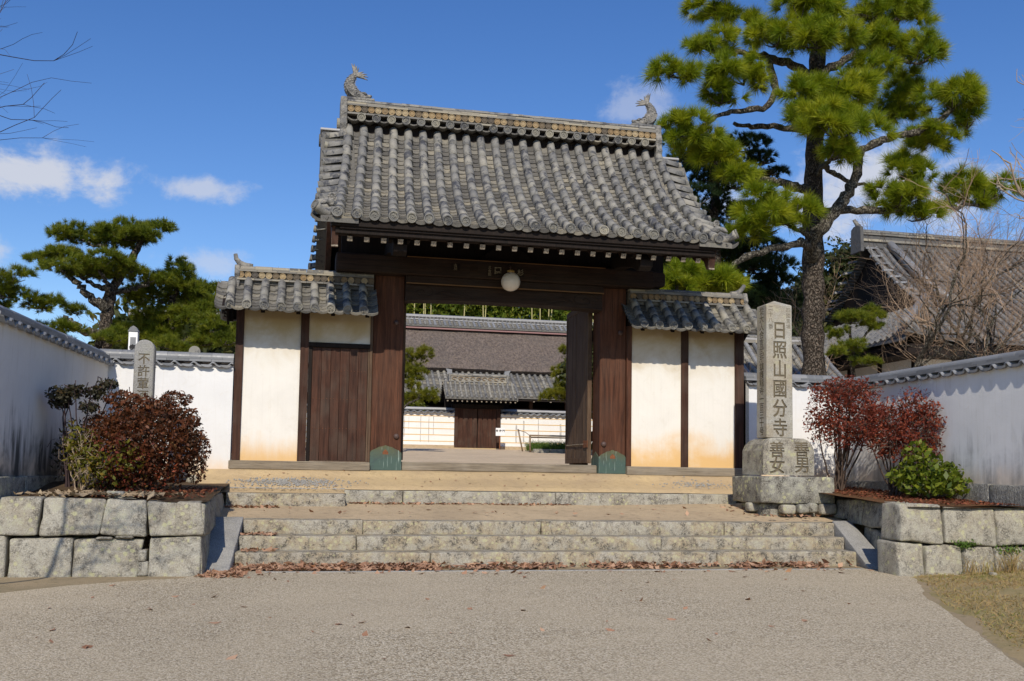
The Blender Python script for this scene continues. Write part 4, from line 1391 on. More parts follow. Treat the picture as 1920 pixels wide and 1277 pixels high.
# door leaves, folded back into the gateway
for x, sgn in ((1.70, 1), (-1.46, -1)):
    lf = link('door_leaf', None, None, gate)
    for k in range(7):
        y0 = 0.44+k*0.185
        MB().box(x-0.012+random.uniform(-.003, .003), x+0.012, y0+0.002, y0+0.183, 0.19, 2.86).build('leaf_board', M['wood_leaf'], lf, 0.003)
    MB().box(x-0.022, x+0.05, 0.40, 0.44, 0.155, 2.88).build('leaf_stile', M['wood_leaf'], lf, 0.004)
    MB().box(x-0.022, x+0.05, 1.735, 1.80, 0.155, 2.88).build('leaf_stile', M['wood_leaf'], lf, 0.004)
    for z in (0.16, 2.80):
        MB().box(x-0.026, x+0.05, 0.445, 1.73, z, z+0.09).build('leaf_rail', M['wood_leaf'], lf, 0.004)
    for z in (0.9, 1.7):
        MB().box(x+0.013, x+0.06, 0.445, 1.73, z, z+0.1).build('leaf_rail', M['wood_leaf'], lf, 0.004)
    MB().box(x-0.03, x-0.023, 0.36, 0.62, 0.42, 0.54).build('hinge_strap', M['rust'], lf, 0.003)
    MB().box(x-0.034, x-0.024, 0.64, 1.72, 0.475, 0.49).build('hinge_rod', M['endgrain'], lf)
    for k in range(2):
        MB().lathe([(0.012, -0.036), (0.001, -0.045)], 6, 'x', (x, 0.45+k*0.1, 0.48)).build('nail', M['iron'], lf)
# threshold
MB().box(-1.482, 1.758, 0.06, 0.36, -0.02, 0.125).build('threshold', M['wood_grey'], gate, 0.02)

# paper slips pasted on the crown beam
SL = [(-0.72, 3.22, 0.15, 0.11, '山川'), (-0.42, 3.215, 0.13, 0.13, ''), (-0.165, 3.19, 0.07, 0.17, '三合田'), (-0.03, 3.20, 0.14, 0.14, '團'), (0.34, 3.19, 0.12, 0.15, '杉'), (0.47, 3.19, 0.11, 0.11, '')]
for (x, z, w_, h_, tx) in SL:
    sp = MB().box(x-w_/2, x+w_/2, -0.2635, -0.2615, z-h_/2, z+h_/2).build('paper_slip', M['wood_x'] if not tx else M['wood_dark'], gate)
    if tx:
        s_ = min(w_, h_/len(tx))*0.95 if len(tx) > 1 else min(w_, h_)*0.9
        V, F = column_text(tx, s_, s_*1.02, 0.0005, 0.02*s_)
        link('slip_lettering', new_mesh('slip_lettering', [(a+x, -0.2645-c, b_+z+(len(tx)-1)*s_*0.51) for a, b_, c in V], F), M['paper'], gate)

# globe lamp
lamp = thing('globe_lamp', 'round white opal globe lamp hanging beneath the gate beam', 'lamp', (0.147, -0.42, 3.0))
MB().lathe([(0.05, 0.150), (0.075, 0.134), (0.112, 0.108), (0.141, 0.062), (0.154, 0.0), (0.148, -0.045), (0.128, -0.088), (0.095, -0.122), (0.05, -0.145), (0.001, -0.153)], 28, 'z').build('globe', M['globe'], lamp, smooth=True)
MB().lathe([(0.058, 0.148), (0.060, 0.175), (0.03, 0.19), (0.001, 0.19)], 14, 'z').build('lamp_holder', M['gold'], lamp, smooth=True)
MB().tube([(0, 0, 0.18), (0, 0.04, 0.25), (0.01, 0.12, 0.29), (0.02, 0.165, 0.30)], 0.012, 8).build('lamp_bracket', M['iron'], lamp, smooth=True)

# ---------------------------------------------------------------- wing walls with their little roofs
me_round_s = round_tile_mesh(0.235, 0.064)
me_pan_s = pan_tile_mesh(0.21, 0.17, lip=0.012)
WP = np.array([(-0.64, 2.405), (-0.45, 2.545), (-0.28, 2.69), (-0.10, 2.86)])


def wing_roof(par, xs, x0, x1, rx0, rx1, end):
    rf = link('roof', None, None, par)
    tot = prof_at(WP, 0)[3]
    ns = 3
    sg_ = tot/ns
    rear = lambda y: -y
    for i, x in enumerate(xs):
        for j in range(ns):
            y, z, a, _ = prof_at(WP, (j+1)*sg_)
            place('round_tile', me_round_s, M['tile'], rf, (x+random.uniform(-.006, .006), y, z+random.uniform(-.005, .005)), (a+random.uniform(-.02, .02), 0, random.uniform(-.03, .03)))
            place('round_tile', me_round_s, M['tile'], rf, (x, -y, z), (a, 0, PI+random.uniform(-.03, .03)))
        place('eave_disc', me_disc, M['disc' if random.random() < .7 else 'rdisc'], rf, (x, -0.62, 2.395), (0.2, random.uniform(0, 6), 0), (0.95, 1, 0.95))
        place('eave_disc', me_disc, M['disc'], rf, (x, 0.62, 2.395), (0.2, random.uniform(0, 6), PI), (0.95, 1, 0.95))
    gaps = [(xs[0]-0.11)]+[(a+b_)/2 for a, b_ in zip(xs[:-1], xs[1:])]+[xs[-1]+0.11]
    gaps = [g for g in gaps if x0 < g < x1]
    for g in gaps:
        for j in range(7):
            s0 = 0.13+j*(tot-0.05)/7
            y, z, a, _ = prof_at(WP, s0)
            for rear_ in (0, 1):
                place('pan_tile', me_pan_s, M['pan'], rf, (g+random.uniform(-.006, .006), -y if rear_ else y, z-0.02+random.uniform(-.006, .006)), (a-0.09+random.uniform(-.03, .03), random.uniform(-.03, .03), (PI if rear_ else 0)+random.uniform(-.03, .03)))
    MB().box(rx0, rx1, -0.10, 0.10, 2.80, 3.03).build('ridge_core', M['pan'], rf)
    noshi_course(rf, rx0, rx1, -0.155, 0.155, 2.855, 2.882, 0.27, M['noshi'])
    n_ = int((rx1-rx0)/0.0998)
    for i in range(n_):
        x = rx0+0.055+i*(rx1-rx0-0.10)/(n_-1)
        place('ridge_disc', me_disc_small, M['rdisc'], rf, (x, -0.112, 2.936), (0, random.uniform(0, 6), 0), (0.94, 1, 0.94))
        if i % 2:
            place('rear_ridge_disc', me_disc_small, M['rdisc'], rf, (x, 0.112, 2.936), (0, 0, PI), (0.94, 1, 0.94))
    noshi_course(rf, rx0, rx1, -0.145, 0.145, 2.99, 3.014, 0.30, M['noshi'])
    noshi_course(rf, rx0, rx1, -0.125, 0.125, 3.018, 3.040, 0.27, M['noshi'])
    mc = MB().prism([(0.11*math.cos(a), 0.055*math.sin(a)) for a in np.linspace(0, PI, 8)], 'x', -0.5, 0.5).mesh('ridge_cap_tile')
    nn = 8
    for k in range(nn):
        place('ridge_cap_tile', mc, M['noshi'], rf, (rx0+(k+.5)*(rx1-rx0)/nn, random.uniform(-.006, .006), 3.042+random.uniform(-.005, .005)), (0, random.uniform(-.015, .015), 0), ((rx1-rx0)/nn-0.004, 1, 1))
    # end tile with upturned bird-perch
    xe, sgn = (rx0, -1) if end == 'l' else (rx1, 1)
    ol = [(-0.15, 2.70), (-0.17, 2.80), (-0.13, 2.88), (-0.17, 2.95), (-0.14, 3.02), (-0.12, 3.09), (0.12, 3.09), (0.14, 3.02), (0.17, 2.95), (0.13, 2.88), (0.17, 2.80), (0.15, 2.70)]
    MB().prism([(a, z) for a, z in ol], 'x', xe-0.04, xe+0.04).build('ridge_end_tile', M['fishclay'], rf, 0.01)
    pth = [(xe-sgn*0.22, 0, 3.085), (xe-sgn*0.10, 0, 3.10), (xe-sgn*0.02, 0, 3.14), (xe+sgn*0.03, 0, 3.20), (xe+sgn*0.045, 0, 3.275)]
    if end == 'r':
        pth = [(xe-0.22, 0, 3.075), (xe-0.12, 0, 3.09), (xe-0.05, 0, 3.13), (xe+0.01, 0, 3.20), (xe+0.04, 0, 3.25)]
    MB().tube(pth, [0.05, 0.052, 0.045, 0.036, 0.03], 9).build('bird_perch', M['fishclay'], rf, smooth=True)
    MB().tube([(xe+sgn*0.03, 0, 2.80), (xe+sgn*0.24, 0, 2.795)], 0.05, 9).build('gable_pipe', M['tile'], rf, smooth=True)
    # timbers under the eaves
    MB().box(x0+0.06, x1-0.05, -0.575, -0.545, 2.335, 2.375).build('eave_board', M['wood_dark'], rf)
    MB().box(x0+0.06, x1-0.05, 0.545, 0.575, 2.335, 2.375).build('eave_board', M['wood_dark'], rf)
    MB().prism([(-0.56, 2.362), (0, 2.76), (0.56, 2.362), (0.56, 2.385), (0, 2.785), (-0.56, 2.385)], 'x', x0+0.08, x1-0.06).build('roof_boarding', M['wood_dark'], rf)
    me_ = MB().prism([(-0.54, 2.30), (-0.54, 2.34), (0, 2.74), (0.54, 2.34), (0.54, 2.30), (0, 2.685)], 'x', -0.03, 0.03).mesh('rafter')
    nr = int((x1-x0)/0.42)
    for k in range(nr):
        place('rafter', me_, M['wood_dark'], rf, (x0+0.2+k*(x1-x0-0.35)/(nr-1), 0, 0))
    MB().box(x0+0.12, x1-0.06, -0.07, 0.07, 2.44, 2.60).build('plate_beam', M['wood_dark'], rf)
    xa = x0 if end == 'l' else x1
    MB().prism([(-0.60, 2.30), (-0.58, 2.25), (0, 2.62), (0.58, 2.25), (0.60, 2.30), (0.60, 2.39), (0, 2.81), (-0.60, 2.39)], 'x', xa-0.02 if end == 'r' else xa+0.13, xa+0.02 if end == 'r' else xa+0.165).build('verge_board', M['wood_dark'], rf)
    return rf


wl = thing('wing_wall', 'plastered wing wall with a brown board side door under a small tiled roof', 'wing wall')
wing_roof(wl, [-4.125+k*0.2455 for k in range(9)], -4.36, -1.95, -4.06, -1.985, 'l')
for xa, xb in ((-4.05, -3.932), (-3.082, -2.955)):
    MB().box(xa, xb, -0.07, 0.08, 0.105, 2.44).build('post', M['wood'], wl, 0.006)
MB().box(-2.012, -1.972, -0.05, 0.08, 0.105, 2.44).build('post', M['wood_leaf'], wl, 0.004)
MB().box(-4.09, -1.972, -0.12, 0.12, -0.03, 0.105).build('sill_beam', M['wood_grey'], wl, 0.012)
MB().box(-3.932, -3.082, -0.03, 0.05, 0.105, 2.44).build('plaster_panel', M['plaster'], wl)
MB().box(-2.955, -2.012, -0.03, 0.05, 1.955, 2.44).build('plaster_panel', M['plaster'], wl)
MB().box(-2.955, -2.012, -0.06, 0.06, 1.88, 1.952).build('door_lintel', M['wood_dark'], wl, 0.004)
dr = link('side_door', None, None, wl)
nb = 6
for k in range(nb):
    a = -2.895+k*(0.855/nb)
    MB().box(a+0.002, a+0.855/nb-0.002, -0.025+random.uniform(-.002, .002), 0.01, 0.125, 1.878).build('door_board', M['wood_door'], dr, 0.003)
MB().box(-2.952, -2.898, -0.045, 0.03, 0.107, 1.878).build('door_jamb', M['wood_dark'], dr, 0.003)
MB().box(-2.037, -2.014, -0.040, 0.03, 0.107, 1.878).build('door_jamb', M['wood_leaf'], dr, 0.002)
MB().box(-2.896, -2.039, -0.032, 0.02, 0.108, 0.124).build('door_rail', M['wood_leaf'], dr)
MB().box(-2.90, -2.036, 0.011, 0.03, 0.11, 1.878).build('door_backing', M['wood_dark'], dr)  # unseen board added to stop daylight showing through the board gaps
b = MB()
for z in (0.62, 1.08, 1.52):
    for k in range(16):
        b.lathe([(0.006, 0.0), (0.005, -0.006), (0.001, -0.008)], 5, 'y', (-2.865+k*0.052, -0.026, z+random.uniform(-.004, .004)))
b.build('door_nails', M['rust'], dr)

wr = thing('wing_wall', 'plastered wing wall without a door behind the tall inscribed stone pillar', 'wing wall')
wing_roof(wr, [2.30+k*0.2525 for k in range(9)], 2.12, 4.52, 2.24, 4.30, 'r')
MB().box(2.213, 2.302, -0.06, 0.08, 0.115, 2.44).build('post', M['wood_red'], wr, 0.005)
MB().box(3.175, 3.298, -0.07, 0.08, 0.115, 2.44).build('post', M['wood'], wr, 0.006)
MB().box(4.142, 4.30, -0.07, 0.08, 0.115, 2.44).build('post', M['wood'], wr, 0.006)
MB().box(2.213, 4.34, -0.12, 0.12, -0.03, 0.115).build('sill_beam', M['wood_grey'], wr, 0.012)
MB().box(2.302, 3.175, -0.03, 0.05, 0.115, 2.44).build('plaster_panel', M['plaster_r'], wr)
MB().box(3.298, 4.142, -0.03, 0.05, 0.115, 2.44).build('plaster_panel', M['plaster_r'], wr)

# ---------------------------------------------------------------- boundary walls


def boundary(name_label, loc, rz, L, zb, mt, z_cap=1.55, base=None, th=0.13, skip_rear=False):
    """wall along local +x from 0 to L, front towards local -y"""
    w = thing('boundary_wall', name_label, 'wall', loc, rz)
    me = MB().box(0, L, -th, th, zb, z_cap).mesh('plaster_body')
    link('plaster_body', me, mt, w)
    n_ = max(2, int(round(L/0.275)))
    # wavy eave tiles
    V, F = [], []
    N = 8
    wv = 0.275
    for (y, dz) in ((0.0, 0.05), (-0.20, 0.0)):
        for t in (0, -0.022):
            for k in range(N+1):
                u = k/N
                z = 0.030*math.cos(2*PI*(u+0.08))+0.016*math.cos(4*PI*(u+0.08))
                V.append(((u-0.5)*wv, y, z+dz+t))
    q = N+1
    for k in range(N):
        F += [(k, k+1, 2*q+k+1, 2*q+k), (q+k+1, q+k, 3*q+k, 3*q+k+1), (2*q+k, 2*q+k+1, 3*q+k+1, 3*q+k)]
    me_w = new_mesh('eave_tile', V, F)
    me_w.polygons.foreach_set('use_smooth', [True]*len(me_w.polygons))
    me_face = MB().prism([((u-0.5)*wv*0.62, -0.044*(1-(2*u-1)**2)**0.5*0.9) for u in np.linspace(0, 1, 8)], 'y', -0.212, -0.196).mesh('eave_lip')
    for k in range(n_):
        x = (k+.5)*L/n_
        e = place('eave_tile', me_w, M['smoked'], w, (x, 0, z_cap+0.005), (0, random.uniform(-.01, .01), 0), (L/n_/wv, 1, 1))
        place('eave_lip', me_face, M['smoked'], e, (0.03, 0, 0.0))
        place('eave_tile', me_w, M['smoked'], w, (x, 0, z_cap+0.005), (0, 0, PI), (L/n_/wv, 1, 1))
    nn = max(2, int(round(L/0.31)))
    meb = MB().box(-0.5, 0.5, -0.5, 0.5, -0.5, 0.5).mesh('flat_cap_tile')
    for (hw, z0, z1, off) in ((0.165, 0.055, 0.088, 0), (0.145, 0.092, 0.125, 0.5)):
        ed = [0]+[(k+off)*L/nn for k in range(1 if not off else 0, nn)]+[L]
        for a, b_ in zip(ed[:-1], ed[1:]):
            if b_-a > 0.02:
                place('flat_cap_tile', meb, M['smoked'], w, ((a+b_)/2, random.uniform(-.003, .003), z_cap+(z0+z1)/2), (0, random.uniform(-.004, .004), 0), (b_-a-0.004, hw*2, z1-z0))
    mer = MB().prism([(0.095*math.cos(a), 0.075*math.sin(a)) for a in np.linspace(0, PI, 9)], 'x', -0.5, 0.5).mesh('round_cap_tile')
    for k in range(nn):
        place('round_cap_tile', mer, M['smoked'], w, ((k+.5)*L/nn, random.uniform(-.003, .003), z_cap+0.128), (0, random.uniform(-.005, .005), 0), (L/nn-0.003, 1, 1))
    if base:
        (zz0, zz1, mtb, SL_) = base
        x = 0.0
        i = 0
        while x < L-0.05:
            ln = min(SL_*random.uniform(0.85, 1.15), L-x)
            me = rough_block(x+0.004, x+ln-0.004, -th-0.07, -th+0.02, zz0, zz1+random.uniform(-.012, .004), 0.008, 14, 0.012, 200+i+int(loc[0]*10))
            link('base_stone', me, mtb, w)
            x += ln
            i += 1
    return w


b1 = boundary('short white wall section left of the gate behind the stone post', (-6.0, 0.02, 0), 0, 1.935, -0.2, M['plaster_out'], 1.525, (-0.42, -0.125, M['granite'], 0.7))
MB().lathe([(0.085, 0), (0.085, 0.03), (0.001, 0.03)], 16, 'y', (1.35, -0.02, 1.74)).build('cap_disc', M['tile'], b1)
b2 = boundary('short white wall section right of the gate behind the inscribed pillar', (4.31, 0.03, 0), 0, 1.75, -0.1, M['plaster_out'], 1.55, (-0.35, -0.02, M['granite'], 0.8))
MB().box(0.0, 0.055, -0.145, 0.14, -0.1, 1.55).build('wall_post', M['granite_clean'], b2)
b3 = boundary('long shaded and grime streaked wall running forward at the far left', (-6.29, -4.62, 0), R(86.0), 4.76, -0.35, M['plaster_grime_shade'], 1.49, (-0.5, -0.14, M['granite_dark'], 0.9))
MB().box(-9.0, 0.0, -0.13, 0.13, -0.35, 1.49).build('return_wall', M['plaster_out'], b3, loc=(0.02, 0.13, 0), rot=(0, 0, R(-86.0)+0.0))
MB().prism([(-0.30, 1.50), (-0.22, 1.58), (0, 1.69), (0.22, 1.58), (0.30, 1.50)], 'x', -9.0, 0.1).build('return_cap', M['smoked'], b3, loc=(0.02, 0.13, 0), rot=(0, 0, R(-86.0)))
b4 = boundary('long grey white wall running forward behind the red shrubs', (6.08, 0.15, 0), -PI/2, 11.5, -0.25, M['plaster_side'], 1.475, (-0.5, -0.06, M['chisel'], 1.05))

# ---------------------------------------------------------------- inscribed stone pillars


def carve(me_solid, mt, cutters, name, parent):
    """cut carved characters into a stone (boolean), grooves take the grime material"""
    o = link(name, me_solid, mt, None)
    cuts = []
    for (V, F, mw, k_) in cutters:
        for dx, dy in ((0, 0), (k_, 0), (0, -k_), (k_, -k_))[:4 if k_ else 1]:
            cuts.append((V, F, mw @ Matrix.Translation((dx-k_/2, dy+k_/2, 0))))
    for (V, F, mw) in cuts:
        cm = new_mesh('cut', V, F)
        bm = bmesh.new()
        bm.from_mesh(cm)
        bmesh.ops.remove_doubles(bm, verts=bm.verts, dist=1e-5)
        bmesh.ops.recalc_face_normals(bm, faces=list(bm.faces))
        bm.to_mesh(cm)
        bm.free()
        cm.materials.append(M['grime'])
        co = bpy.data.objects.new('cut', cm)
        C.objects.link(co)
        co.matrix_world = mw
        bpy.context.view_layer.update()
        md = o.modifiers.new('b', 'BOOLEAN')
        md.object = co
        md.operation = 'DIFFERENCE'
        md.solver = 'EXACT'
        md.use_self = True
        md.material_mode = 'TRANSFER'
        bpy.context.view_layer.update()
        me2 = bpy.data.meshes.new_from_object(o.evaluated_get(bpy.context.evaluated_depsgraph_get()))
        o.modifiers.clear()
        if len(me2.polygons) > 5:
            o.data = me2
        bpy.data.objects.remove(co)
    o.data.name = name
    o.parent = parent
    return o


def face_m(loc, nrm):
    """matrix that stands column text (x right, y up, z out) on a vertical face with outward normal nrm"""
    z = Vector(nrm).normalized()
    y = Vector((0, 0, 1))
    x = y.cross(z).normalized()
    mw = Matrix((x, y, z)).transposed().to_4x4()
    mw.translation = Vector(loc)
    return mw


ste = thing('stone_pillar', 'tall square granite pillar carved with large characters on a two tier plinth', 'stone pillar')
yf = -2.33
sx0, sx1, sy0, sy1 = 3.70, 4.125, -2.10, -1.77
V = []
for z, k in ((0.56, 0), (2.555, 0.006)):
    V += [(sx0+k, sy0+k, z), (sx1-k, sy0+k, z), (sx1-k, sy1-k, z), (sx0+k, sy1-k, z)]
V.append(((sx0+sx1)/2, (sy0+sy1)/2, 2.64))
bm = bmesh.new()
vs = [bm.verts.new(v) for v in V]
for f in [(3, 2, 1, 0), (0, 1, 5, 4), (1, 2, 6, 5), (2, 3, 7, 6), (3, 0, 4, 7), (4, 5, 8), (5, 6, 8), (6, 7, 8), (7, 4, 8)]:
    bm.faces.new([vs[i] for i in f])
bmesh.ops.bevel(bm, geom=[e for e in bm.edges], offset=0.008, segments=1, affect='EDGES')
bmesh.ops.recalc_face_normals(bm, faces=list(bm.faces))
me = bpy.data.meshes.new('pillar_shaft')
bm.to_mesh(me)
bm.free()
cx = (sx0+sx1)/2
T1 = column_text('日照山國分寺', 0.285, 0.292, 0.012, 0.0, 0.84)
T2 = column_text('二十八番', 0.085, 0.092, 0.004, 0.0)
T3 = column_text('從大人合言武所鎮護龍寺一百三十号', 0.128, 0.121, 0.007, 0.0, 1.15)
T4 = column_text('四國霊場', 0.075, 0.083, 0.003, 0.0)
carve(me, M['granite_stele'], [
    (*T1, face_m((cx+0.005, sy0+0.003, 2.17), (0, -1, 0)), 0.009),
    (*T2, face_m((sx0+0.075, sy0+0.005, 2.50), (0, -1, 0)), 0),
    (*T4, face_m((sx1-0.065, sy0+0.005, 2.48), (0, -1, 0)), 0),
    (*T3, face_m((sx0+0.004, (sy0+sy1)/2, 2.475), (-1, 0, 0)), 0.004)], 'pillar_shaft', ste)
# rounded base block
bx0, bx1, by0, by1 = 3.585, 4.40, -2.22, -1.52
bm = bmesh.new()
prof_ = [(0.0, 0.0), (0.0, 0.36), (0.03, 0.45), (0.085, 0.515), (0.15, 0.545)]
V, F = [], []
for (ins, z) in prof_:
    V += [(bx0+ins, by0+ins*0.25, z+0.01), (bx1-ins, by0+ins*0.25, z+0.01), (bx1-ins, by1-ins, z+0.01), (bx0+ins, by1-ins, z+0.01)]
for i in range(4):
    for k in range(4):
        F.append((i*4+k, i*4+(k+1) % 4, i*4+4+(k+1) % 4, i*4+4+k))
F += [(3, 2, 1, 0), (16, 17, 18, 19)]
me = new_mesh('base_block', V, F)
T5 = column_text('善女', 0.255, 0.235, 0.010, 0.0)
T6 = column_text('善男', 0.255, 0.235, 0.010, 0.0)
carve(me, M['granite'], [(*T5, face_m((bx0+0.22, by0+0.006, 0.385), (0, -1, 0)), 0.008), (*T6, face_m((bx1-0.20, by0+0.006, 0.40), (0, -1, 0)), 0.008)], 'base_block', ste)
link('plinth', rough_block(3.46, 4.62, -2.42, -1.42, -0.395, -0.012, 0.012, 12, 0.02, 301), M['granite_dark'], ste)
for i, (x, y, rx_, h_, lab) in enumerate([(3.86, -2.44, 0.10, 0.07, 'rough stone wedged under the plinth nearest its front corner'), (4.10, -2.43, 0.085, 0.055, 'small dark stone wedged under the middle of the plinth'), (4.24, -2.42, 0.07, 0.06, 'small dark stone wedged beside the middle one under the plinth'), (4.50, -2.42, 0.13, 0.09, 'squarish pale stone under the outer end of the plinth'), (3.50, -2.05, 0.09, 0.06, 'flat stone tucked under the shaded side of the plinth')]):
    o = link('loose_stone', rough_block(x-rx_, x+rx_, y-0.06, y+0.12, -0.50-h_*0.6, -0.40, 0.025, 4, 0.03, 310+i), M['granite_dark' if i in (1, 2) else 'granite'])
    tag(o, lab, 'stone', 'stones wedged under the plinth')
link('plinth_packing', rough_block(3.56, 4.58, -2.28, -1.45, -0.75, -0.385, 0.03, 10, 0.05, 320), M['granite_dark'], ste)

sl_ = thing('stone_pillar', 'small round topped grey stone post rising behind the russet bush', 'stone pillar', (-5.14, -1.5, 0))
w, d = 0.128, 0.10
ol = [(-w, -0.5), (w, -0.5), (w, 1.585)]+[(w*math.cos(a), 1.585+0.115*math.sin(a)) for a in np.linspace(0.15, PI-0.15, 9)]+[(-w, 1.585)]
bm_ = MB().prism(ol, 'y', -d, d)
me = bm_.mesh('post_shaft', 0.012)
T7 = column_text('不許葷酒入山門', 0.165, 0.168, 0.006, 0.0, 0.95)
mm = face_m((0.0, -d+0.003, 1.44), (0, -1, 0))
carve(me, M['granite_clean'], [(*T7, mm, 0.004)], 'post_shaft', sl_)

# ---------------------------------------------------------------- vegetation helpers


def rand_dirs(n):
    v = rng.normal(size=(n, 3))
    return v/np.linalg.norm(v, axis=1)[:, None]


def needles(pads, per_m2, L, width, n_per, up=0.55, spread=0.8, droop=0.05, inner=0.25, minsh=10, grow=(1.0, 1.0)):
    """pads: ellipsoids (x,y,z,rx,rz) broken into lobes; shoots sit over their upper skin, each a burst of needles"""
    V, F, T = [], [], []
    base = 0
    for (x, y, z, rx, rz) in pads:
        rx, rz = rx*grow[0], rz*grow[1]
        lobes = []
        for k in range(5):
            d = rand_dirs(1)[0]
            lobes.append((x+d[0]*rx*0.52, y+d[1]*rx*0.45, z+d[2]*rz*0.42, rx*rng.uniform(0.45, 0.62), rz*rng.uniform(0.55, 0.75)))
        for (lx, ly, lz, ax_, az_) in lobes:
            ns = max(3, int(per_m2*ax_*(ax_+az_)*4/1.5))
            d = rand_dirs(ns)
            d[:, 2] = np.abs(d[:, 2])-0.38*rng.random(ns)
            d /= np.linalg.norm(d, axis=1)[:, None]
            rad = 1.08-inner*rng.random(ns)**1.5
            P = np.array([lx, ly, lz])+d*np.array([ax_, ax_*0.85, az_])*rad[:, None]*0.85
            ax = d*np.array([1/ax_, 1/ax_, 1/az_])*min(ax_, az_)
            ax = ax/np.linalg.norm(ax, axis=1)[:, None]+np.array([0, 0, up])+rng.normal(size=(ns, 3))*0.22
            ax /= np.linalg.norm(ax, axis=1)[:, None]
            for i in range(ns):
                m_ = n_per
                q = rand_dirs(m_)*spread+ax[i]
                q /= np.linalg.norm(q, axis=1)[:, None]
                ls = rng.uniform(0.75, 1.15)
                ln = L*ls*(0.72+0.4*rng.random(m_))[:, None]
                side_ = np.cross(q, rand_dirs(m_))
                side_ /= np.linalg.norm(side_, axis=1)[:, None]
                b0 = P[i]-ax[i]*L*0.25*rng.random(m_)[:, None]+rng.normal(size=(m_, 3))*0.01
                tip = b0+q*ln
                tip[:, 2] -= droop*ln[:, 0]
                V.append(np.stack([b0-side_*width, b0+side_*width, tip], 1).reshape(-1, 3))
                F.append(base+np.arange(m_*3).reshape(-1, 3))
                T.append(np.full(m_*3, rng.random()))
                base += m_*3
    return np.concatenate(V), np.concatenate(F), np.concatenate(T)


def leaves(pads, n, size, shell=0.35, sq=1.0, droop=0.0, aspect=1.6, lower=False, clump=0):
    """two-triangle leaves scattered through ellipsoid shells"""
    w = np.array([p[3]*(p[3]+p[4]) for p in pads])
    w = w/w.sum()
    out = []
    for p, k in zip(pads, w):
        m_ = max(12, int(n*k))
        d = rand_dirs(m_)
        if lower:
            d[:, 2] = np.abs(d[:, 2])-0.3*rng.random(m_)
        ry = p[5] if len(p) > 5 else p[3]
        rad = 1-shell*rng.random(m_)**1.3
        if clump:
            cd = rand_dirs(clump)
            j = rng.integers(0, clump, m_)
            d = cd[j]+rng.normal(size=(m_, 3))*0.16
            d /= np.linalg.norm(d, axis=1)[:, None]
            rad = rad*(0.86+0.2*rng.random(clump))[j]
        out.append(np.array(p[:3])+d*np.array([p[3], ry, p[4]])*rad[:, None])
    P = np.concatenate(out)
    return leaf_quads(P, size, aspect)


def leaf_quads(P, size, aspect=1.6, flat=None):
    n = len(P)
    a = rand_dirs(n)
    if flat is not None:
        a = a*np.array([1, 1, flat])
        a /= np.linalg.norm(a, axis=1)[:, None]
    b_ = np.cross(a, rand_dirs(n) if flat is None else np.array([0, 0, 1.0])+rng.normal(size=(n, 3))*0.35)
    b_ /= np.linalg.norm(b_, axis=1)[:, None]
    c_ = np.cross(a, b_)
    s = size*(0.5+1.0*rng.random(n)**1.6)[:, None]
    V = np.stack([P-a*s*0.5*aspect, P+b_*s*0.42+c_*s*0.12, P+a*s*0.5*aspect, P-b_*s*0.42+c_*s*0.12], 1).reshape(-1, 3)
    F = np.arange(n*4).reshape(-1, 4)
    return V, F


def limb(path, r0, r1, n=8, jit=0.03, sub=5):
    P = resample(path, n=len(path)*sub)
    # smooth
    for _ in range(2):
        P[1:-1] = (P[:-2]+P[1:-1]*2+P[2:])/4
    P[1:-1] += rng.normal(size=P[1:-1].shape)*jit
    return [tuple(p) for p in P], list(np.linspace(r0, r1, len(P))*(1+0.10*rng.normal(size=len(P))))


def branchlets(b, pads, hub, r=0.02, k=5):
    for p in pads:
        c = Vector(p[:3])
        for i in range(k):
            d = rand_dirs(1)[0]
            e = c+Vector((d[0]*p[3]*0.7, d[1]*p[3]*0.6, abs(d[2])*p[4]*0.3-p[4]*0.1))
            s_ = c+Vector((0, 0, -p[4]*0.45))
            b.tube([tuple(s_), tuple((s_+e)/2+Vector((0, 0, -0.03))), tuple(e)], [r, r*0.7, r*0.35], 4, False)


def pine(label, pads, limbs, nmat, bark, per, L, wd, npn, loc, up=0.55, spread=0.8, name='pine_tree', hub=True, group=None, trunk_n=1, droop=0.05, grow=(1.0, 1.0), inner=0.25):
    t = thing(name, label, 'pine tree', loc, 0, group)
    o = Vector(loc)
    for i, (path, r0, r1) in enumerate(limbs):
        b = MB()
        P, rr_ = limb([tuple(Vector(p)-o) for p in path], r0, r1, jit=0.012 if i < trunk_n else 0.022)
        b.tube(P, rr_, 12 if i < trunk_n else 8)
        b.build('trunk' if i < trunk_n else 'limb', bark[0] if i < trunk_n else bark[1], t, smooth=True)
    b = MB()
    branchlets(b, [(p[0]-o.x, p[1]-o.y, p[2]-o.z, p[3], p[4]) for p in pads], None, 0.022 if L > 0.15 else 0.014)
    struct(b.build('branchlets', bark[1], t), 'stuff')
    # a foliage pad per clump so that each cloud of needles is its own piece
    for p in pads:
        Vn, Fn, Tn = needles([(p[0]-o.x, p[1]-o.y, p[2]-o.z, p[3], p[4])], per, L, wd, npn, up, spread, droop, inner, 10, grow)
        me_n = np_mesh('needle_pad', Vn, Fn)
        me_n.attributes.new('spray', 'FLOAT', 'POINT').data.foreach_set('value', Tn.astype(np.float32))
        link('needle_pad', me_n, nmat, t)
    return t


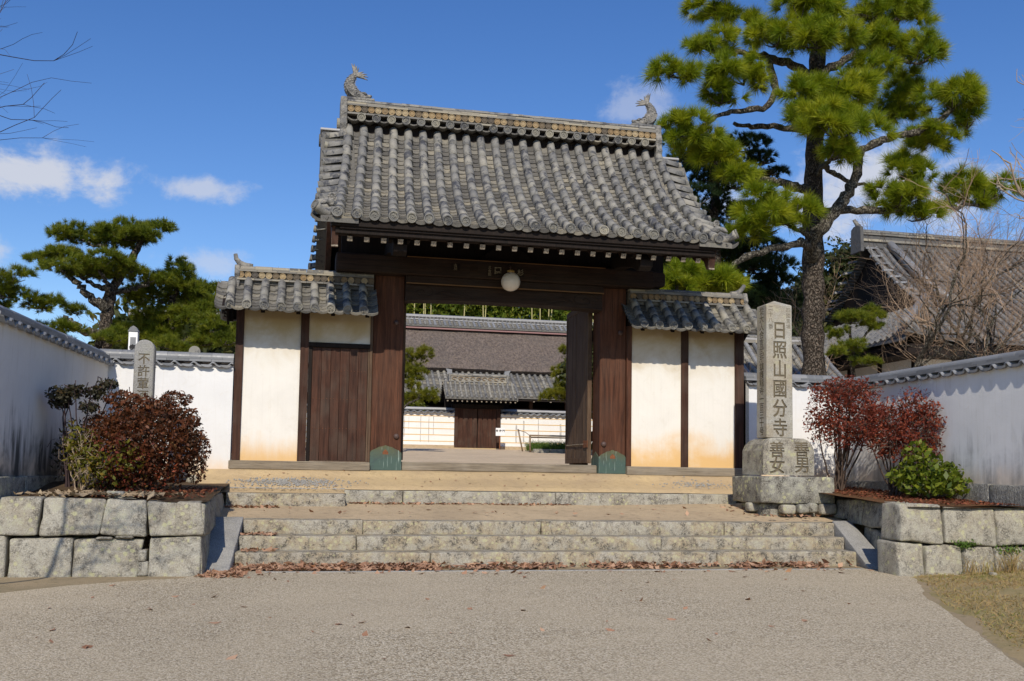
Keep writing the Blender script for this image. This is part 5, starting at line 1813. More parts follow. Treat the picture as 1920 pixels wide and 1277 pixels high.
PINE_PADS = [(5.19, 3.6, 9.19, .5, .3), (4.42, 3.4, 8.37, .42, .25), (5.17, 3.2, 8.36, .53, .31), (6.04, 3.6, 8.5, .5, .37), (5.43, 3.4, 7.91, .45, .25), (4.71, 3.2, 7.07, .63, .31), (5.34, 3.8, 6.81, .68, .36), (5.89, 3.5, 6.36, .39, .28), (6.71, 3.4, 9.32, .55, .32), (7.15, 3.2, 9.83, .86, .4), (7.42, 2.9, 9.15, .73, .32), (5.78, 4.4, 10.35, .6, .26), (9.44, 4.0, 10.44, .48, .34), (10.3, 4.2, 10.73, .76, .39), (9.0, 3.4, 9.41, .61, .37), (10.03, 3.4, 9.32, .61, .43), (8.75, 3.2, 8.82, .55, .29), (7.62, 2.7, 8.12, .67, .45), (6.87, 2.6, 7.58, .57, .46), (8.33, 2.9, 7.94, .45, .4), (7.49, 2.3, 7.01, .89, .43), (7.38, 2.5, 6.58, .49, .28), (10.46, 4.4, 8.98, .56, .35), (10.53, 4.6, 8.57, .56, .35), (10.8, 3.2, 8.3, .65, .45), (11.22, 3.3, 7.9, .38, .36), (10.43, 3.6, 7.55, .62, .24), (10.14, 3.8, 6.69, .55, .43), (9.84, 3.8, 6.18, .71, .36), (10.44, 4.0, 5.89, .48, .24), (12.12, 4.0, 6.52, .74, .47), (6.12, 2.9, 5.52, .55, .35), (6.81, 2.8, 5.5, .44, .33), (6.22, 3.2, 5.11, .61, .28), (4.7, 2.9, 3.89, .67, .28), (4.3, 3.0, 3.73, .54, .17), (5.17, 3.0, 3.78, .43, .15), (6.7, 4.3, 9.89, .48, .3), (8.0, 3.9, 11.0, .9, .45), (6.6, 4.0, 10.9, .8, .4), (9.1, 4.0, 11.3, .8, .4)]
PINE_LIMBS = [
    ([(7.82, 4, 0.1), (7.84, 4, 2.34), (7.86, 4, 3.87), (7.89, 4, 5.17), (7.87, 4, 6.37), (7.95, 4, 7.7), (8.0, 4, 9.04), (8.1, 4, 10.6)], 0.29, 0.15),
    ([(7.92, 4, 8.85), (7.35, 4, 9.12), (6.79, 4, 9.19), (5.85, 3.8, 9.12), (5.2, 3.6, 9.1)], 0.12, 0.045),
    ([(6.76, 3.9, 9.15), (6.81, 3.6, 8.22), (6.53, 3.6, 7.89), (5.4, 3.5, 7.6), (4.7, 3.3, 7.0)], 0.085, 0.04),
    ([(7.8, 4, 6.25), (7.4, 3.8, 6.26), (6.58, 3.6, 6.3), (6.04, 3.6, 6.41), (5.4, 3.7, 6.61)], 0.11, 0.05),
    ([(7.8, 3.9, 4.75), (7.5, 3.4, 5.05), (7.94, 3.2, 5.63), (8.33, 3.2, 6.22), (8.56, 3.2, 6.7), (8.45, 3.2, 6.9), (9.12, 3.2, 7.31), (9.98, 3.2, 7.54), (10.39, 3.2, 7.84), (10.8, 3.2, 8.1)], 0.15, 0.05),
    ([(7.9, 4, 5.8), (8.2, 4, 5.84), (9.04, 4, 5.91), (10.38, 4, 6.01), (12.01, 4, 6.25)], 0.095, 0.04),
    ([(7.85, 3.8, 4.95), (7.12, 3.2, 4.88), (6.28, 3, 4.63), (5.76, 3, 4.45), (5.29, 3, 4.08), (4.9, 3, 3.8)], 0.10, 0.045),
    ([(7.9, 3.9, 8.8), (8.49, 3.7, 9.2), (9.24, 3.6, 9.5), (10.0, 3.5, 9.2)], 0.11, 0.04),
    ([(7.9, 4.1, 7.1), (8.59, 4.4, 6.85), (9.11, 4.4, 6.62), (9.7, 4.2, 6.55)], 0.075, 0.035),
    ([(7.9, 4.1, 7.7), (7.04, 4.5, 7.8), (6.08, 4.2, 7.71)], 0.09, 0.04),
    ([(7.5, 3.4, 5.05), (6.9, 3.1, 5.2), (6.3, 3.0, 5.2)], 0.06, 0.03),
    ([(7.95, 3.9, 7.5), (7.8, 3.0, 7.7), (7.6, 2.7, 7.9)], 0.07, 0.03),
    ([(7.9, 3.9, 6.6), (7.7, 2.9, 6.7), (7.5, 2.4, 6.8)], 0.06, 0.03),
    ([(8.0, 4, 9.6), (7.5, 3.5, 9.7), (7.1, 3.3, 9.7)], 0.07, 0.03),
    ([(8.05, 4, 10.0), (9.0, 4, 10.4), (10.2, 4.2, 10.5)], 0.07, 0.03),
]
pine('tall garden pine with bright needle tufts behind the wall at the stone pillar', PINE_PADS, PINE_LIMBS, M['needle_big'], (M['bark'], M['limb']), 16, 0.30, 0.0058, 120, (7.84, 4.0, 0.1), 0.45, 1.0, droop=0.10, grow=(1.27, 1.42), inner=0.42)

DARK_PADS = [(7.15, 8, 7.71, .97, .33), (8.19, 8, 8.58, .77, .31), (8.57, 8, 8.25, .63, .22), (8.9, 8.2, 8.02, .57, .17), (6.71, 8, 7.04, .96, .41), (8, 8.4, 6.89, .85, .37), (7.52, 8.5, 6.31, .98, .31), (6.71, 8, 8.63, .83, .36), (8.04, 8, 7.57, .7, .35), (8.43, 8.5, 5.93, 1.27, .37), (8.73, 8.5, 5.52, 1.28, .43), (9.19, 8.5, 4.97, .99, .4), (6.52, 9, 5.49, .85, .31), (7.95, 8.8, 5.82, .86, .36), (6.79, 8.2, 8.16, .83, .42), (9.4, 8.6, 4.4, 1.2, .5), (8.2, 8.8, 4.6, 1.2, .5)]
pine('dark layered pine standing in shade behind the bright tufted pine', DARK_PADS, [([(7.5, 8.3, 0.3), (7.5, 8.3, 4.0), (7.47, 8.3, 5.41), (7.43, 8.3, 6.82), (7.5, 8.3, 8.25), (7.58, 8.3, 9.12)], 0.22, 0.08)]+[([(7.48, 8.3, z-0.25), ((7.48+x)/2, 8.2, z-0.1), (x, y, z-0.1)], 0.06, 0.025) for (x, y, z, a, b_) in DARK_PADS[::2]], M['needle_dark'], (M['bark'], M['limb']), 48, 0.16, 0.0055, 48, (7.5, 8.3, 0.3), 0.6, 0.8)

NIWA_A = [(-6.22, 5, 4.72, .59, .23), (-7.49, 5, 4.5, .55, .21), (-6.93, 5.2, 4.51, .75, .21), (-6.53, 4.9, 4.54, .63, .23), (-7.81, 4.8, 4, .54, .19), (-6.9, 4.5, 3.88, .67, .23), (-7.39, 4.7, 3.76, .83, .17), (-6.53, 4.8, 3.83, .42, .17), (-6.09, 5.2, 3.77, .43, .24), (-7.33, 4.2, 2.58, .32, .16), (-6.5, 4, 2.39, .4, .17), (-7.96, 4.5, 3.02, .45, .2), (-7.33, 4.8, 2.98, .23, .16), (-6.45, 6, 3.45, .44, .28)]
pine('sculpted garden pine with flat tiered pads above the left boundary wall', NIWA_A, [
    ([(-6.95, 5, 0.1), (-6.95, 5, 1.6), (-6.89, 5, 2.21), (-6.85, 5, 2.63), (-6.8, 5, 3.06), (-6.78, 5, 3.43), (-6.61, 5, 3.7), (-6.42, 5, 4.04), (-6.27, 5, 4.37), (-6.22, 5, 4.55)], 0.24, 0.05),
    ([(-6.79, 4.9, 3.03), (-7.15, 4.8, 3.3), (-7.41, 4.8, 3.55), (-7.75, 4.8, 3.85)], 0.09, 0.035), ([(-6.78, 4.9, 2.5), (-7.13, 4.5, 2.55), (-7.40, 4.4, 2.72), (-7.5, 4.4, 2.76)], 0.09, 0.06),
    ([(-6.74, 4.9, 3.4), (-7.11, 4.8, 3.53), (-7.31, 4.8, 3.66)], 0.06, 0.03), ([(-6.81, 5.1, 3.41), (-6.48, 5.2, 3.5), (-6.08, 5.2, 3.62)], 0.07, 0.03),
    ([(-6.5, 5, 3.95), (-6.9, 5.1, 4.3), (-7.4, 5, 4.4)], 0.05, 0.02), ([(-6.8, 4.9, 3.3), (-6.85, 4.6, 3.6), (-6.9, 4.5, 3.75)], 0.06, 0.03)], M['needle_niwa'], (M['bark'], M['limb']), 80, 0.13, 0.0048, 46, (-6.95, 5.0, 0.1), 0.65, 0.95, grow=(1.1, 1.25), inner=0.45)
NIWA_B = [(-5.57, 6, 3.95, .5, .36), (-5.84, 6, 3.54, .84, .38), (-5.22, 5.5, 3.1, .49, .22), (-4.82, 5.2, 2.86, .5, .35), (-5.5, 4.6, 2.34, .42, .14), (-5.98, 6.2, 2.94, .79, .38), (-5.15, 5.6, 2.57, .66, .2), (-4.58, 5, 2.52, .32, .15), (-6.24, 6.5, 3.09, .45, .34), (-5.35, 6.2, 3.54, .51, .29), (-4.75, 6.0, 3.25, .45, .28), (-4.45, 6.0, 2.75, .45, .3), (-5.1, 6.6, 3.75, .42, .28), (-6.6, 6.6, 2.75, .6, .35), (-5.7, 6.0, 2.55, .6, .3)]
pine('bushy rounded pine between the tiered pine and the wing wall roof', NIWA_B, [([(-5.6, 6, 0.1), (-5.6, 6, 2.15), (-5.68, 6, 2.82), (-5.76, 6, 3.38), (-5.61, 6, 3.84)], 0.16, 0.05), ([(-5.65, 6, 2.5), (-5.2, 5.7, 2.7), (-4.8, 5.2, 2.7)], 0.06, 0.03), ([(-5.65, 6, 2.8), (-6, 6.2, 3.0)], 0.06, 0.03)], M['needle_niwa'], (M['bark'], M['limb']), 60, 0.13, 0.0048, 46, (-5.6, 6.0, 0.1), 0.6, 0.95, grow=(1.12, 1.3), inner=0.45)
NIWA_C = [(-8.34, 4, 3.42, .43, .18), (-8.49, 4.2, 3.17, .38, .22), (-8.78, 4, 3.29, .49, .29), (-8.63, 4.5, 2.94, .3, .16), (-9.3, 4.2, 3.6, .6, .3), (-9.5, 4.2, 3.0, .6, .3), (-8.5, 4.8, 2.55, .5, .25), (-7.9, 5.2, 2.5, .5, .25)]
pine('garden pine partly cut off at the left edge above the wall', NIWA_C, [([(-9.0, 4.3, 0.1), (-8.95, 4.2, 1.83), (-8.9, 4.1, 2.62), (-8.8, 4.1, 3.25)], 0.13, 0.05), ([(-8.9, 4.1, 2.7), (-8.5, 4.1, 3.1)], 0.05, 0.02)], M['needle_niwa'], (M['bark'], M['limb']), 60, 0.13, 0.0048, 46, (-9.0, 4.3, 0.1), 0.65, 0.95, grow=(1.1, 1.25), inner=0.45)
LOWP = [(9.05, 4.6, 3.54, 0.63, 0.17), (9.74, 4.8, 3.75, 0.39, 0.17), (9.05, 4.4, 2.89, 0.43, 0.14), (9.84, 4.8, 3.46, 0.32, 0.12), (8.5, 4.2, 2.72, 0.26, 0.14), (8.78, 4.6, 3.23, 0.36, 0.14), (9.31, 4.4, 2.56, 0.36, 0.11)]
pine('low spreading pine with mossy yellow pads beside the tall pine trunk', LOWP, [([(9.5, 4.9, 0.2), (9.4, 4.8, 1.6), (9.2, 4.7, 2.6), (9.1, 4.6, 3.4)], 0.1, 0.03), ([(9.3, 4.7, 2.9), (9.7, 4.8, 3.4)], 0.04, 0.02)], M['needle_niwa'], (M['bark'], M['limb']), 60, 0.13, 0.0048, 46, (9.5, 4.9, 0.2), 0.65, 0.95, grow=(1.1, 1.3), inner=0.45)
COURT_A = [(.65, 17, 3.73, .53, .32), (.55, 17, 3.34, .32, .21), (.6, 16.8, 3.09, .47, .21), (.47, 16.8, 2.72, .38, .21), (1.01, 16.6, 2.41, .45, .24), (.36, 17, 2.36, .35, .21), (.1, 17.2, 3.34, .44, .35), (-.3, 17.2, 2.8, .5, .3)]
pine('yellowish garden pine in the courtyard beside the left gate post', COURT_A, [([(.2, 17, .6), (.21, 17, 1.57), (.22, 17, 2.44), (.26, 17, 3.15), (.42, 17, 3.6)], .11, .04), ([(.22, 17, 2.0), (.6, 16.8, 2.2), (1.0, 16.6, 2.35)], .04, .02), ([(.25, 17, 2.8), (.6, 16.8, 3.0)], .04, .02)], M['needle_court'], (M['bark'], M['limb']), 52, 0.14, 0.006, 40, (.2, 17, .6), 0.6, 0.95, grow=(1.22, 1.4), inner=0.45)
COURT_B = [(5.97, 17, 4.16, .33, .26), (5.91, 17, 3.35, .58, .29), (5.72, 17, 2.95, .54, .25), (5.38, 16.8, 2.56, .54, .23), (5.84, 16.7, 2.51, .47, .25), (6.32, 17.2, 3.57, .46, .37), (6.37, 17, 2.73, .51, .33)]
pine('yellowish garden pine in the courtyard beside the open door leaf', COURT_B, [([(6.3, 17, .6), (6.29, 17, 1.54), (6.33, 17, 2.64), (6.17, 17, 3.36), (6.07, 17, 4.05)], .11, .04), ([(6.3, 17, 2.0), (5.9, 16.8, 2.3), (5.5, 16.8, 2.45)], .04, .02)], M['needle_court'], (M['bark'], M['limb']), 52, 0.14, 0.006, 40, (6.3, 17, .6), 0.6, 0.95, grow=(1.15, 1.35), inner=0.45)


def shrub(label, loc, pads, n, size, lm, stems=9, tw=M['twig'], name='shrub', cat='shrub', shell=0.4, clump=0, extra=None, r=0.012, twigs=60, base_r=0.1):
    t = thing(name, label, cat, loc)
    o = np.array(loc)
    pp = [(p[0]-o[0], p[1]-o[1], p[2]-o[2], *p[3:]) for p in pads]
    b = MB()
    for i in range(stems):
        p = pp[i % len(pp)]
        a = rng.random()*6.28
        s_ = Vector((math.cos(a)*base_r*rng.random(), math.sin(a)*base_r*rng.random(), -0.03))
        d = rand_dirs(1)[0]
        e = Vector((p[0]+d[0]*p[3]*0.6, p[1]+d[1]*p[3]*0.6, p[2]+abs(d[2])*p[4]*0.5))
        mid = s_*0.45+e*0.55+Vector(rng.normal(size=3)*0.05)+Vector((0, 0, -0.05))
        b.tube(limb([tuple(s_), tuple(mid), tuple(e)], r, r*0.4, jit=0.008, sub=3)[0], list(np.linspace(r, r*0.4, 9)), 5, False)
    b.build('stems', tw, t, smooth=True)
    b = MB()
    for i in range(twigs):
        p = pp[i % len(pp)]
        d = rand_dirs(1)[0]
        q = Vector((p[0], p[1], p[2]))
        ry = p[5] if len(p) > 5 else p[3]
        e = q+Vector((d[0]*p[3], d[1]*ry, d[2]*p[4]))*(0.9+0.15*rng.random())
        s_ = q+(e-q)*0.35+Vector(rng.normal(size=3)*0.05)
        b.tube([tuple(s_), tuple((s_+e)/2+Vector(rng.normal(size=3)*0.03)), tuple(e)], [r*0.45, r*0.35, r*0.2], 3, False)
    struct(b.build('twigs', tw, t), 'stuff')
    V, F = leaves(pp, n, size, shell, clump=clump)
    link('leaves', np_mesh('leaves', V, F), lm, t)
    if extra:
        for (pads2, n2, s2, m2) in extra:
            pp2 = [(p[0]-o[0], p[1]-o[1], p[2]-o[2], *p[3:]) for p in pads2]
            V, F = leaves(pp2, n2, s2, 0.6)
            link('leaves', np_mesh('leaves', V, F), m2, t)
    return t


AZP = [(-4.89, -3.0, 0.27, 0.70, 0.60, 0.62), (-4.70, -3.05, 0.30, 0.52, 0.50, 0.5), (-5.10, -3.0, 0.22, 0.52, 0.50, 0.5), (-4.85, -3.15, 0.42, 0.50, 0.44, 0.5), (-4.36, -3.0, 0.58, .13, .14, .13), (-4.22, -3.0, 0.22, .12, .16, .12), (-4.55, -3.0, 0.82, .20, .10, .2), (-5.15, -3.0, 0.80, .22, .10, .2), (-5.45, -3.05, 0.45, .16, .18, .16), (-4.28, -3.0, -0.05, .14, .16, .14)]
shrub('big round clipped russet azalea bush in the left stone walled bed', (-4.87, -3.0, -0.33), AZP, 15000, 0.032, M['azalea'], 16, M['twig'], shell=0.32, clump=260, twigs=260, r=0.013,
      extra=[([(-5.0, -3.1, 0.10, 0.66, 0.46, 0.62)], 1300, 0.03, M['shrub_red']), ([(-5.2, -3.2, -0.02, 0.40, 0.30, 0.4), (-5.0, -3.55, 0.1, 0.2, 0.2, 0.1)], 420, 0.035, M['yellow_leaf'])])
SMA = [(-5.80, -3.2, 0.82, .20, .11), (-5.66, -3.2, 0.87, .14, .08), (-5.82, -3.15, 0.72, .14, .06), (-5.50, -3.2, 0.68, .13, .08), (-5.46, -3.0, 0.86, .15, .09), (-5.36, -2.9, 0.98, .14, .07)]
shrub('thin dusky azalea with a wind swept top beside the grimy wall', (-5.65, -3.2, -0.30), SMA, 1500, 0.036, M['azalea_dark'], 9, M['twig_dark'], shell=0.9, twigs=70, r=0.014)
shrub('low yellow green shrub at the foot of the russet azalea', (-5.50, -3.35, -0.30), [(-5.52, -3.35, 0.12, .20, .36), (-5.36, -3.5, 0.0, .22, .26), (-5.62, -3.2, 0.25, .18, .3)], 1000, 0.036, M['yellow_leaf'], 12, M['twig_pale'], shell=0.9, twigs=90, r=0.009)
shrub('dark leafed shrub in the shadow against the grimy left wall', (-5.8, -2.6, -0.25), [(-5.80, -2.5, 0.2, .17, .4, .45), (-5.8, -3.0, 0.1, .14, .3, .3)], 330, 0.036, M['azalea_dark'], 9, M['twig_dark'], shell=0.9, twigs=60, r=0.009)

R1 = [(5.12, -1.75, 1.0, .56, .46), (4.88, -1.7, 0.80, .38, .36), (5.34, -1.65, 1.36, .50, .24), (5.50, -1.7, 1.0, .38, .42), (5.0, -1.7, 1.3, .4, .2), (5.15, -1.85, .66, .46, .28), (5.5, -1.8, .72, .36, .3)]
shrub('taller airy red leafed shrub beside the carved stone pillar', (5.05, -1.75, -0.18), R1, 7400, 0.030, M['shrub_red'], 16, M['stem_dark'], shell=0.75, twigs=160, r=0.017, clump=90)
R2 = [(5.45, -2.65, 0.80, .52, .40), (5.68, -2.75, 0.98, .32, .38), (5.22, -2.6, 0.78, .38, .32), (5.80, -3.0, 0.80, .24, .36), (5.35, -2.8, .50, .44, .28), (5.75, -3.0, .45, .22, .28)]
shrub('red leafed shrub growing in front of the long boundary wall', (5.45, -2.65, -0.25), R2, 6600, 0.030, M['shrub_red'], 15, M['stem_dark'], shell=0.7, twigs=150, r=0.015, clump=80)
G1 = [(5.46, -3.35, 0.04, .44, .30), (5.38, -3.3, 0.30, .22, .24), (5.76, -3.4, 0.04, .24, .22), (5.58, -3.5, -0.08, .42, .18), (5.2, -3.3, 0.0, .25, .2)]
shrub('glossy green leafed shrub in front of the red shrubs', (5.55, -3.35, -0.28), G1, 1700, 0.062, M['green_leaf'], 12, M['twig'], shell=0.75, twigs=60, r=0.009)

# bamboo grove and woods beyond the halls
def clumps(n, box, size, k, lsize, zfun=None, flat=None):
    V, F, base = [], [], 0
    for i in range(n):
        c = np.array([rng.uniform(*box[0]), rng.uniform(*box[1]), rng.uniform(*box[2])])
        if zfun is not None:
            zt = zfun(c[0])
            c[2] = box[2][0]+(zt-box[2][0])*rng.random()**0.7
        P = c+rng.normal(size=(k, 3))*np.array([size, size, size*0.6])
        v, f = leaf_quads(P, lsize, 2.2)
        V.append(v)
        F.append(f+base)
        base += len(v)
    return np.concatenate(V), np.concatenate(F)


def treetop(x):
    return 12.0+2.6*math.sin(x*0.33)+1.3*math.sin(x*1.1+1)+(0 if x > -9 else (x+9)*0.55)+0.05*max(0, x)


V, F = clumps(1250, ((-16, 62), (56, 66), (1.0, 15)), 0.9, 30, 0.42, treetop)
o = struct(link('woods', np_mesh('woods', V, F), M['wood_leaf_far']), 'stuff')
V, F = clumps(2600, ((0, 28), (52, 57), (7.0, 17)), 0.6, 46, 0.20)
o = struct(link('bamboo_grove', np_mesh('bamboo_grove', V, F), M['bamboo_leaf']), 'stuff')
cul = thing('bamboo_culms', 'pale bamboo stalks rising out of the grove behind the thatched hall', 'bamboo')
for i in range(12):
    x = [4.4, 5.2, 5.35, 5.7, 7.6, 9.2, 9.5, 12.9, 13.3, 13.5, 13.8, 17.0][i]+rng.uniform(-.1, .1)
    lean = rng.normal()*0.6
    MB().tube([(x, 51.6, 1), (x+lean*0.4, 51.6, 8), (x+lean, 51.6, 15)], [0.05, 0.045, 0.03], 6).build('culm', M['bamboo'], cul, smooth=True)


def bare_tree(label, loc, segs, depth, r0, tw, seed, spread=0.55, shrink=0.72, kids=3, tag_cat='tree', up=0.15, name='bare_tree', lmin=0.15, limbs=None, first=1.0, tw2=None, rs=0.68):
    """winter tree grown recursively; trunk and boughs in one mesh, fine twigs in another"""
    r_ = np.random.default_rng(seed)
    t = thing(name, label, tag_cat, loc)
    big, fine = MB(), MB()

    def grow(p, d, ln, r, lv):
        pts = [p]
        q = p.copy()
        dd = d.copy()
        ns = 4 if lv < depth-1 else 3
        for k in range(ns):
            dd = (dd+Vector(r_.normal(size=3))*0.16+Vector((0, 0, up*0.3))).normalized()
            q = q+dd*ln/ns
            pts.append(q.copy())
        (big if r > 0.012 else fine).tube([tuple(a) for a in pts], list(np.linspace(r, r*0.68, len(pts))), 7 if r > 0.03 else (5 if r > 0.012 else 3), False)
        if lv >= depth:
            return
        nk = kids if lv else kids
        for k in range(nk):
            a = pts[-1] if k == 0 else pts[1+int(r_.random()*(len(pts)-1))]
            nd = (dd+Vector(r_.normal(size=3))*spread+Vector((0, 0, up))).normalized()
            grow(a, nd, ln*shrink*(0.8+0.4*r_.random()), r*(0.68 if k == 0 else 0.5), lv+1)
    if limbs:
        for (p, d, ln, r, lv) in limbs:
            grow(Vector(p)-Vector(loc), Vector(d).normalized(), ln, r, lv)
    else:
        grow(Vector((0, 0, 0)), Vector(segs).normalized(), first, r0, 0)
    if big.v:
        big.build('boughs', tw, t, smooth=True)
    if fine.v:
        struct(fine.build('twigs', tw2 or tw, t), 'stuff')
    return t


# maples in front of the great hall
for i, (lab, x, y, z, ln, r, d, sd_) in enumerate([
        ('bare maple with a leaning forked trunk nearest the tall pine', 10.6, 4.6, 1.2, 1.7, 0.085, (-0.35, 0.1, 1), 3),
        ('slender bare maple standing upright before the hall roof', 12.5, 5.0, 1.4, 1.9, 0.075, (-0.05, 0.1, 1), 5),
        ('bare maple with wide low boughs near the right edge', 12.0, 4.4, 1.4, 1.6, 0.08, (0.35, 0, 1), 8),
        ('bare maple behind the others with reddish twigs', 13.8, 6.0, 1.2, 1.9, 0.08, (0.1, 0, 1), 12),
        ('small bare maple low over the long boundary wall', 9.9, 5.6, 1.2, 1.4, 0.06, (-0.5, 0, 0.8), 21), ('bare maple whose crown hides the middle of the hall roof', 13.0, 6.5, 1.2, 2.2, 0.08, (-0.15, 0, 1), 33), ('bare maple farthest along toward the picture edge', 14.2, 5.2, 1.2, 2.0, 0.08, (-0.25, 0, 1), 47)]):
    bare_tree(lab, (x, y, z), d, 6, r*0.8, M['limb'], sd_, 0.62, 0.75, 3, first=ln*0.95, tw2=M['twig_red'])
bare_tree('pruned bare tree leaning in at the right edge with long pale shoots', (12.3, 0.6, 0.2), None, 5, 0.1, M['twig_pale'], 4, 0.5, 0.72, 3, limbs=[((12.3, .6, .2), (-0.1, 0, 1), 3.2, 0.12, 9), ((12.2, .7, 3.3), (-0.95, 0.2, 0.55), 1.5, 0.075, 1), ((12.2, .7, 3.3), (-0.1, 0.2, 1), 2.2, 0.075, 3), ((12.0, .7, 5.0), (-0.6, 0.2, 0.7), 0.9, 0.035, 2), ((12.0, .9, 6.8), (-0.6, 0.2, 0.6), 0.9, 0.03, 2), ((12.1, .8, 5.4), (0, 0.1, 1), 2.4, 0.05, 3)], up=0.12)
lt = bare_tree('bare tree whose thin drooping twigs enter at the upper left', (-8.4, -8.5, -1.2), None, 6, 0.1, M['twig_dark'], 9, 0.42, 0.74, 3, limbs=[((-8.4, -8.5, -1.2), (0.02, 0, 1), 3.6, 0.11, 9)]+[((-6.35, -8.5+0.2*q, 1.75+0.24*k), (0.9, 0.1*q, 0.42-0.10*k+0.05*q), 0.42+0.07*((k*7+q*3) % 4), 0.008, 3) for k in range(8) for q in (0, 1)], tw2=M['twig_dark'], up=0.05)
b = MB()
P, rr_ = limb([(0.02, 0, 2.0), (1.0, 0.05, 2.5), (1.75, 0, 2.75), (2.0, 0.05, 3.3), (2.06, 0.1, 4.0), (2.06, 0.12, 4.75)], 0.04, 0.012, jit=0.01)
b.tube(P, rr_, 7)
for k in range(8):
    b.tube([(2.04, 0.08, 2.95+0.24*k), (2.05, 0.2, 2.95+0.24*k)], 0.008, 5, False)
b.build('boughs', M['twig_dark'], lt, smooth=True)
for i, (x, y, h_) in enumerate([(-9.0, 52, 9.5), (-5.5, 54, 10.5), (-12.5, 52, 8.0), (-2.2, 53, 11), (21.5, 53, 12)]):
    bare_tree(['wintry tree on the skyline above the bushy pine', 'wintry tree on the skyline above the wing wall ridge', 'wintry tree on the skyline behind the tiered pine', 'wintry tree on the skyline against the gate gable', 'wintry tree seen through the gap under the gate eaves'][i], (x, y, 1.0), (0, 0, 1), 5, 0.16, M['twig'], 40+i, 0.45, 0.74, 3, first=h_*0.34)
# evergreen round crown beside the hall
dome = thing('camellia_tree', 'dense dark green round crowned evergreen beside the hall gable', 'tree', (20.3, 24.5, 0.9))
MB().tube([(0, 0, 0), (0, 0, 4), (0, 0, 7)], [0.25, 0.2, 0.1], 8).build('trunk', M['bark'], dome, smooth=True)
V, F = leaves([(0, 0, 7.6, 1.75, 2.1), (-0.9, 0, 6.6, 1.4, 1.6), (0.6, -0.4, 8.2, 1.1, 1.2)], 8500, 0.17, 0.35, clump=90)
link('crown', np_mesh('crown', V, F), M['wood_leaf_far'], dome)
# mixed evergreens filling behind the tall pine
for i, (x, y, z, rx, rz, lab) in enumerate([(13.0, 20, 4.6, 3.4, 3.0, 'broad dark evergreen behind the tall pine trunk'), (8.2, 16, 3.6, 2.6, 2.2, 'dark evergreen seen between the gate roof and the pine trunk'), (17.0, 24, 5.2, 2.6, 3.0, 'dark evergreen between the pine trunk and the hall'), (-6.4, 12, 2.7, 2.2, 1.5, 'dark evergreen low behind the tiered garden pine')]):
    t = thing('evergreen_tree', lab, 'tree', (x, y, 0.5))
    MB().tube([(0, 0, 0), (0, 0, z)], [0.22, 0.1], 8).build('trunk', M['bark'], t, smooth=True)
    V, F = leaves([(0, 0, z-0.5, rx, rz), (rx*0.4, -0.5, z, rx*0.6, rz*0.7), (-rx*0.5, -0.4, z-0.8, rx*0.6, rz*0.6)], 9000, 0.15, 0.35, clump=110)
    link('crown', np_mesh('crown', V, F), M['wood_leaf_far'], t)
bu = thing('courtyard_bush', 'rounded yellow green bush behind the courtyard wall', 'bush', (0.8, 24.2, 0.9))
V, F = leaves([(0, 0, 1.75, .95, .5), (-.8, 0, 1.55, .75, .45), (.7, .1, 1.5, .6, .4)], 3600, 0.075, 0.4)
link('leaves', np_mesh('leaves', V, F), M['needle_court'], bu)
MB().tube([(0, 0, 0), (0, 0, 1.6)], [0.08, 0.04], 6).build('stem', M['bark'], bu)

# ---------------------------------------------------------------- courtyard: inner gate, walls, thatched hall
CZ = 0.80
ig = thing('inner_gate', 'small dark tile roofed inner gate with closed double doors across the courtyard', 'gate', (3.86, 23.0, CZ))
gw = 0.84
for s in (-1, 1):
    MB().box(s*gw-0.07, s*gw+0.07, -0.08, 0.08, 0.0, 1.75).build('post', M['wood'], ig, 0.008)
    dl = link('door_leaf', None, None, ig)
    for k in range(4):
        a = s*0.02+s*k*0.187
        MB().box(min(a, a+s*0.183), max(a, a+s*0.183), -0.02, 0.02, 0.08, 1.62).build('door_board', M['wood_door'], dl)
MB().box(-1.05, 1.05, -0.09, 0.09, 1.63, 1.80).build('lintel', M['wood_dark'], ig, 0.006)
MB().box(-0.95, 0.95, -0.12, 0.12, -0.02, 0.075).build('sill', M['sand'], ig)
MB().box(-1.30, 1.30, 0.15, 0.20, 0.0, 2.2).build('back_boarding', M['wood_dark'], ig)
igr = link('roof', None, None, ig)
IP = [(-1.42+0*0, -0.86, 1.985), (0, -0.45, 2.30), (0, -0.05, 2.72)]
x0, x1 = -1.42, 1.44
for i in range(15):
    x = x0+0.10+i*(x1-x0-0.2)/14
    tile_row([(x, -0.86, 1.99), (x, -0.45, 2.29), (x, -0.08, 2.66)], (1, 0, 0), 0.055, M['tile'], igr, 'tile_row', 0.22)
    place('eave_disc', me_disc, M['disc'], igr, (x, -0.85, 1.985), (0.2, 0, 0), (0.8, 1, 0.8))
    tile_row([(x, 0.86, 1.99), (x, 0.45, 2.29), (x, 0.08, 2.66)], (1, 0, 0), 0.055, M['tile'], igr, 'rear_tile_row', 0.22)
    place('rafter_tip', MB().box(-0.025, 0.025, -0.03, 0.03, -0.025, 0.025).mesh('rafter_tip') if i == 0 else bpy.data.objects['rafter_tip.023'].data if 'rafter_tip.023' in bpy.data.objects else me_tip, M['endgrain'], igr, (x, -0.80, 1.86))
for sg_ in (-1, 1):
    pan_sheet([(x0, sg_*0.88, 1.96), (x0, sg_*0.45, 2.27), (x0, sg_*0.05, 2.66)], [(x1, sg_*0.88, 1.96), (x1, sg_*0.45, 2.27), (x1, sg_*0.05, 2.66)], M['pan_i'], igr, 0.1)
MB().prism([(-0.84, 1.89), (0, 2.56), (0.84, 1.89), (0.84, 1.93), (0, 2.62), (-0.84, 1.93)], 'x', x0+0.04, x1-0.04).build('roof_boarding', M['wood_dark'], igr)
for s in (-1, 1):
    MB().box(-1.15, 1.2, 0.07, 0.085, 2.62, 2.63)
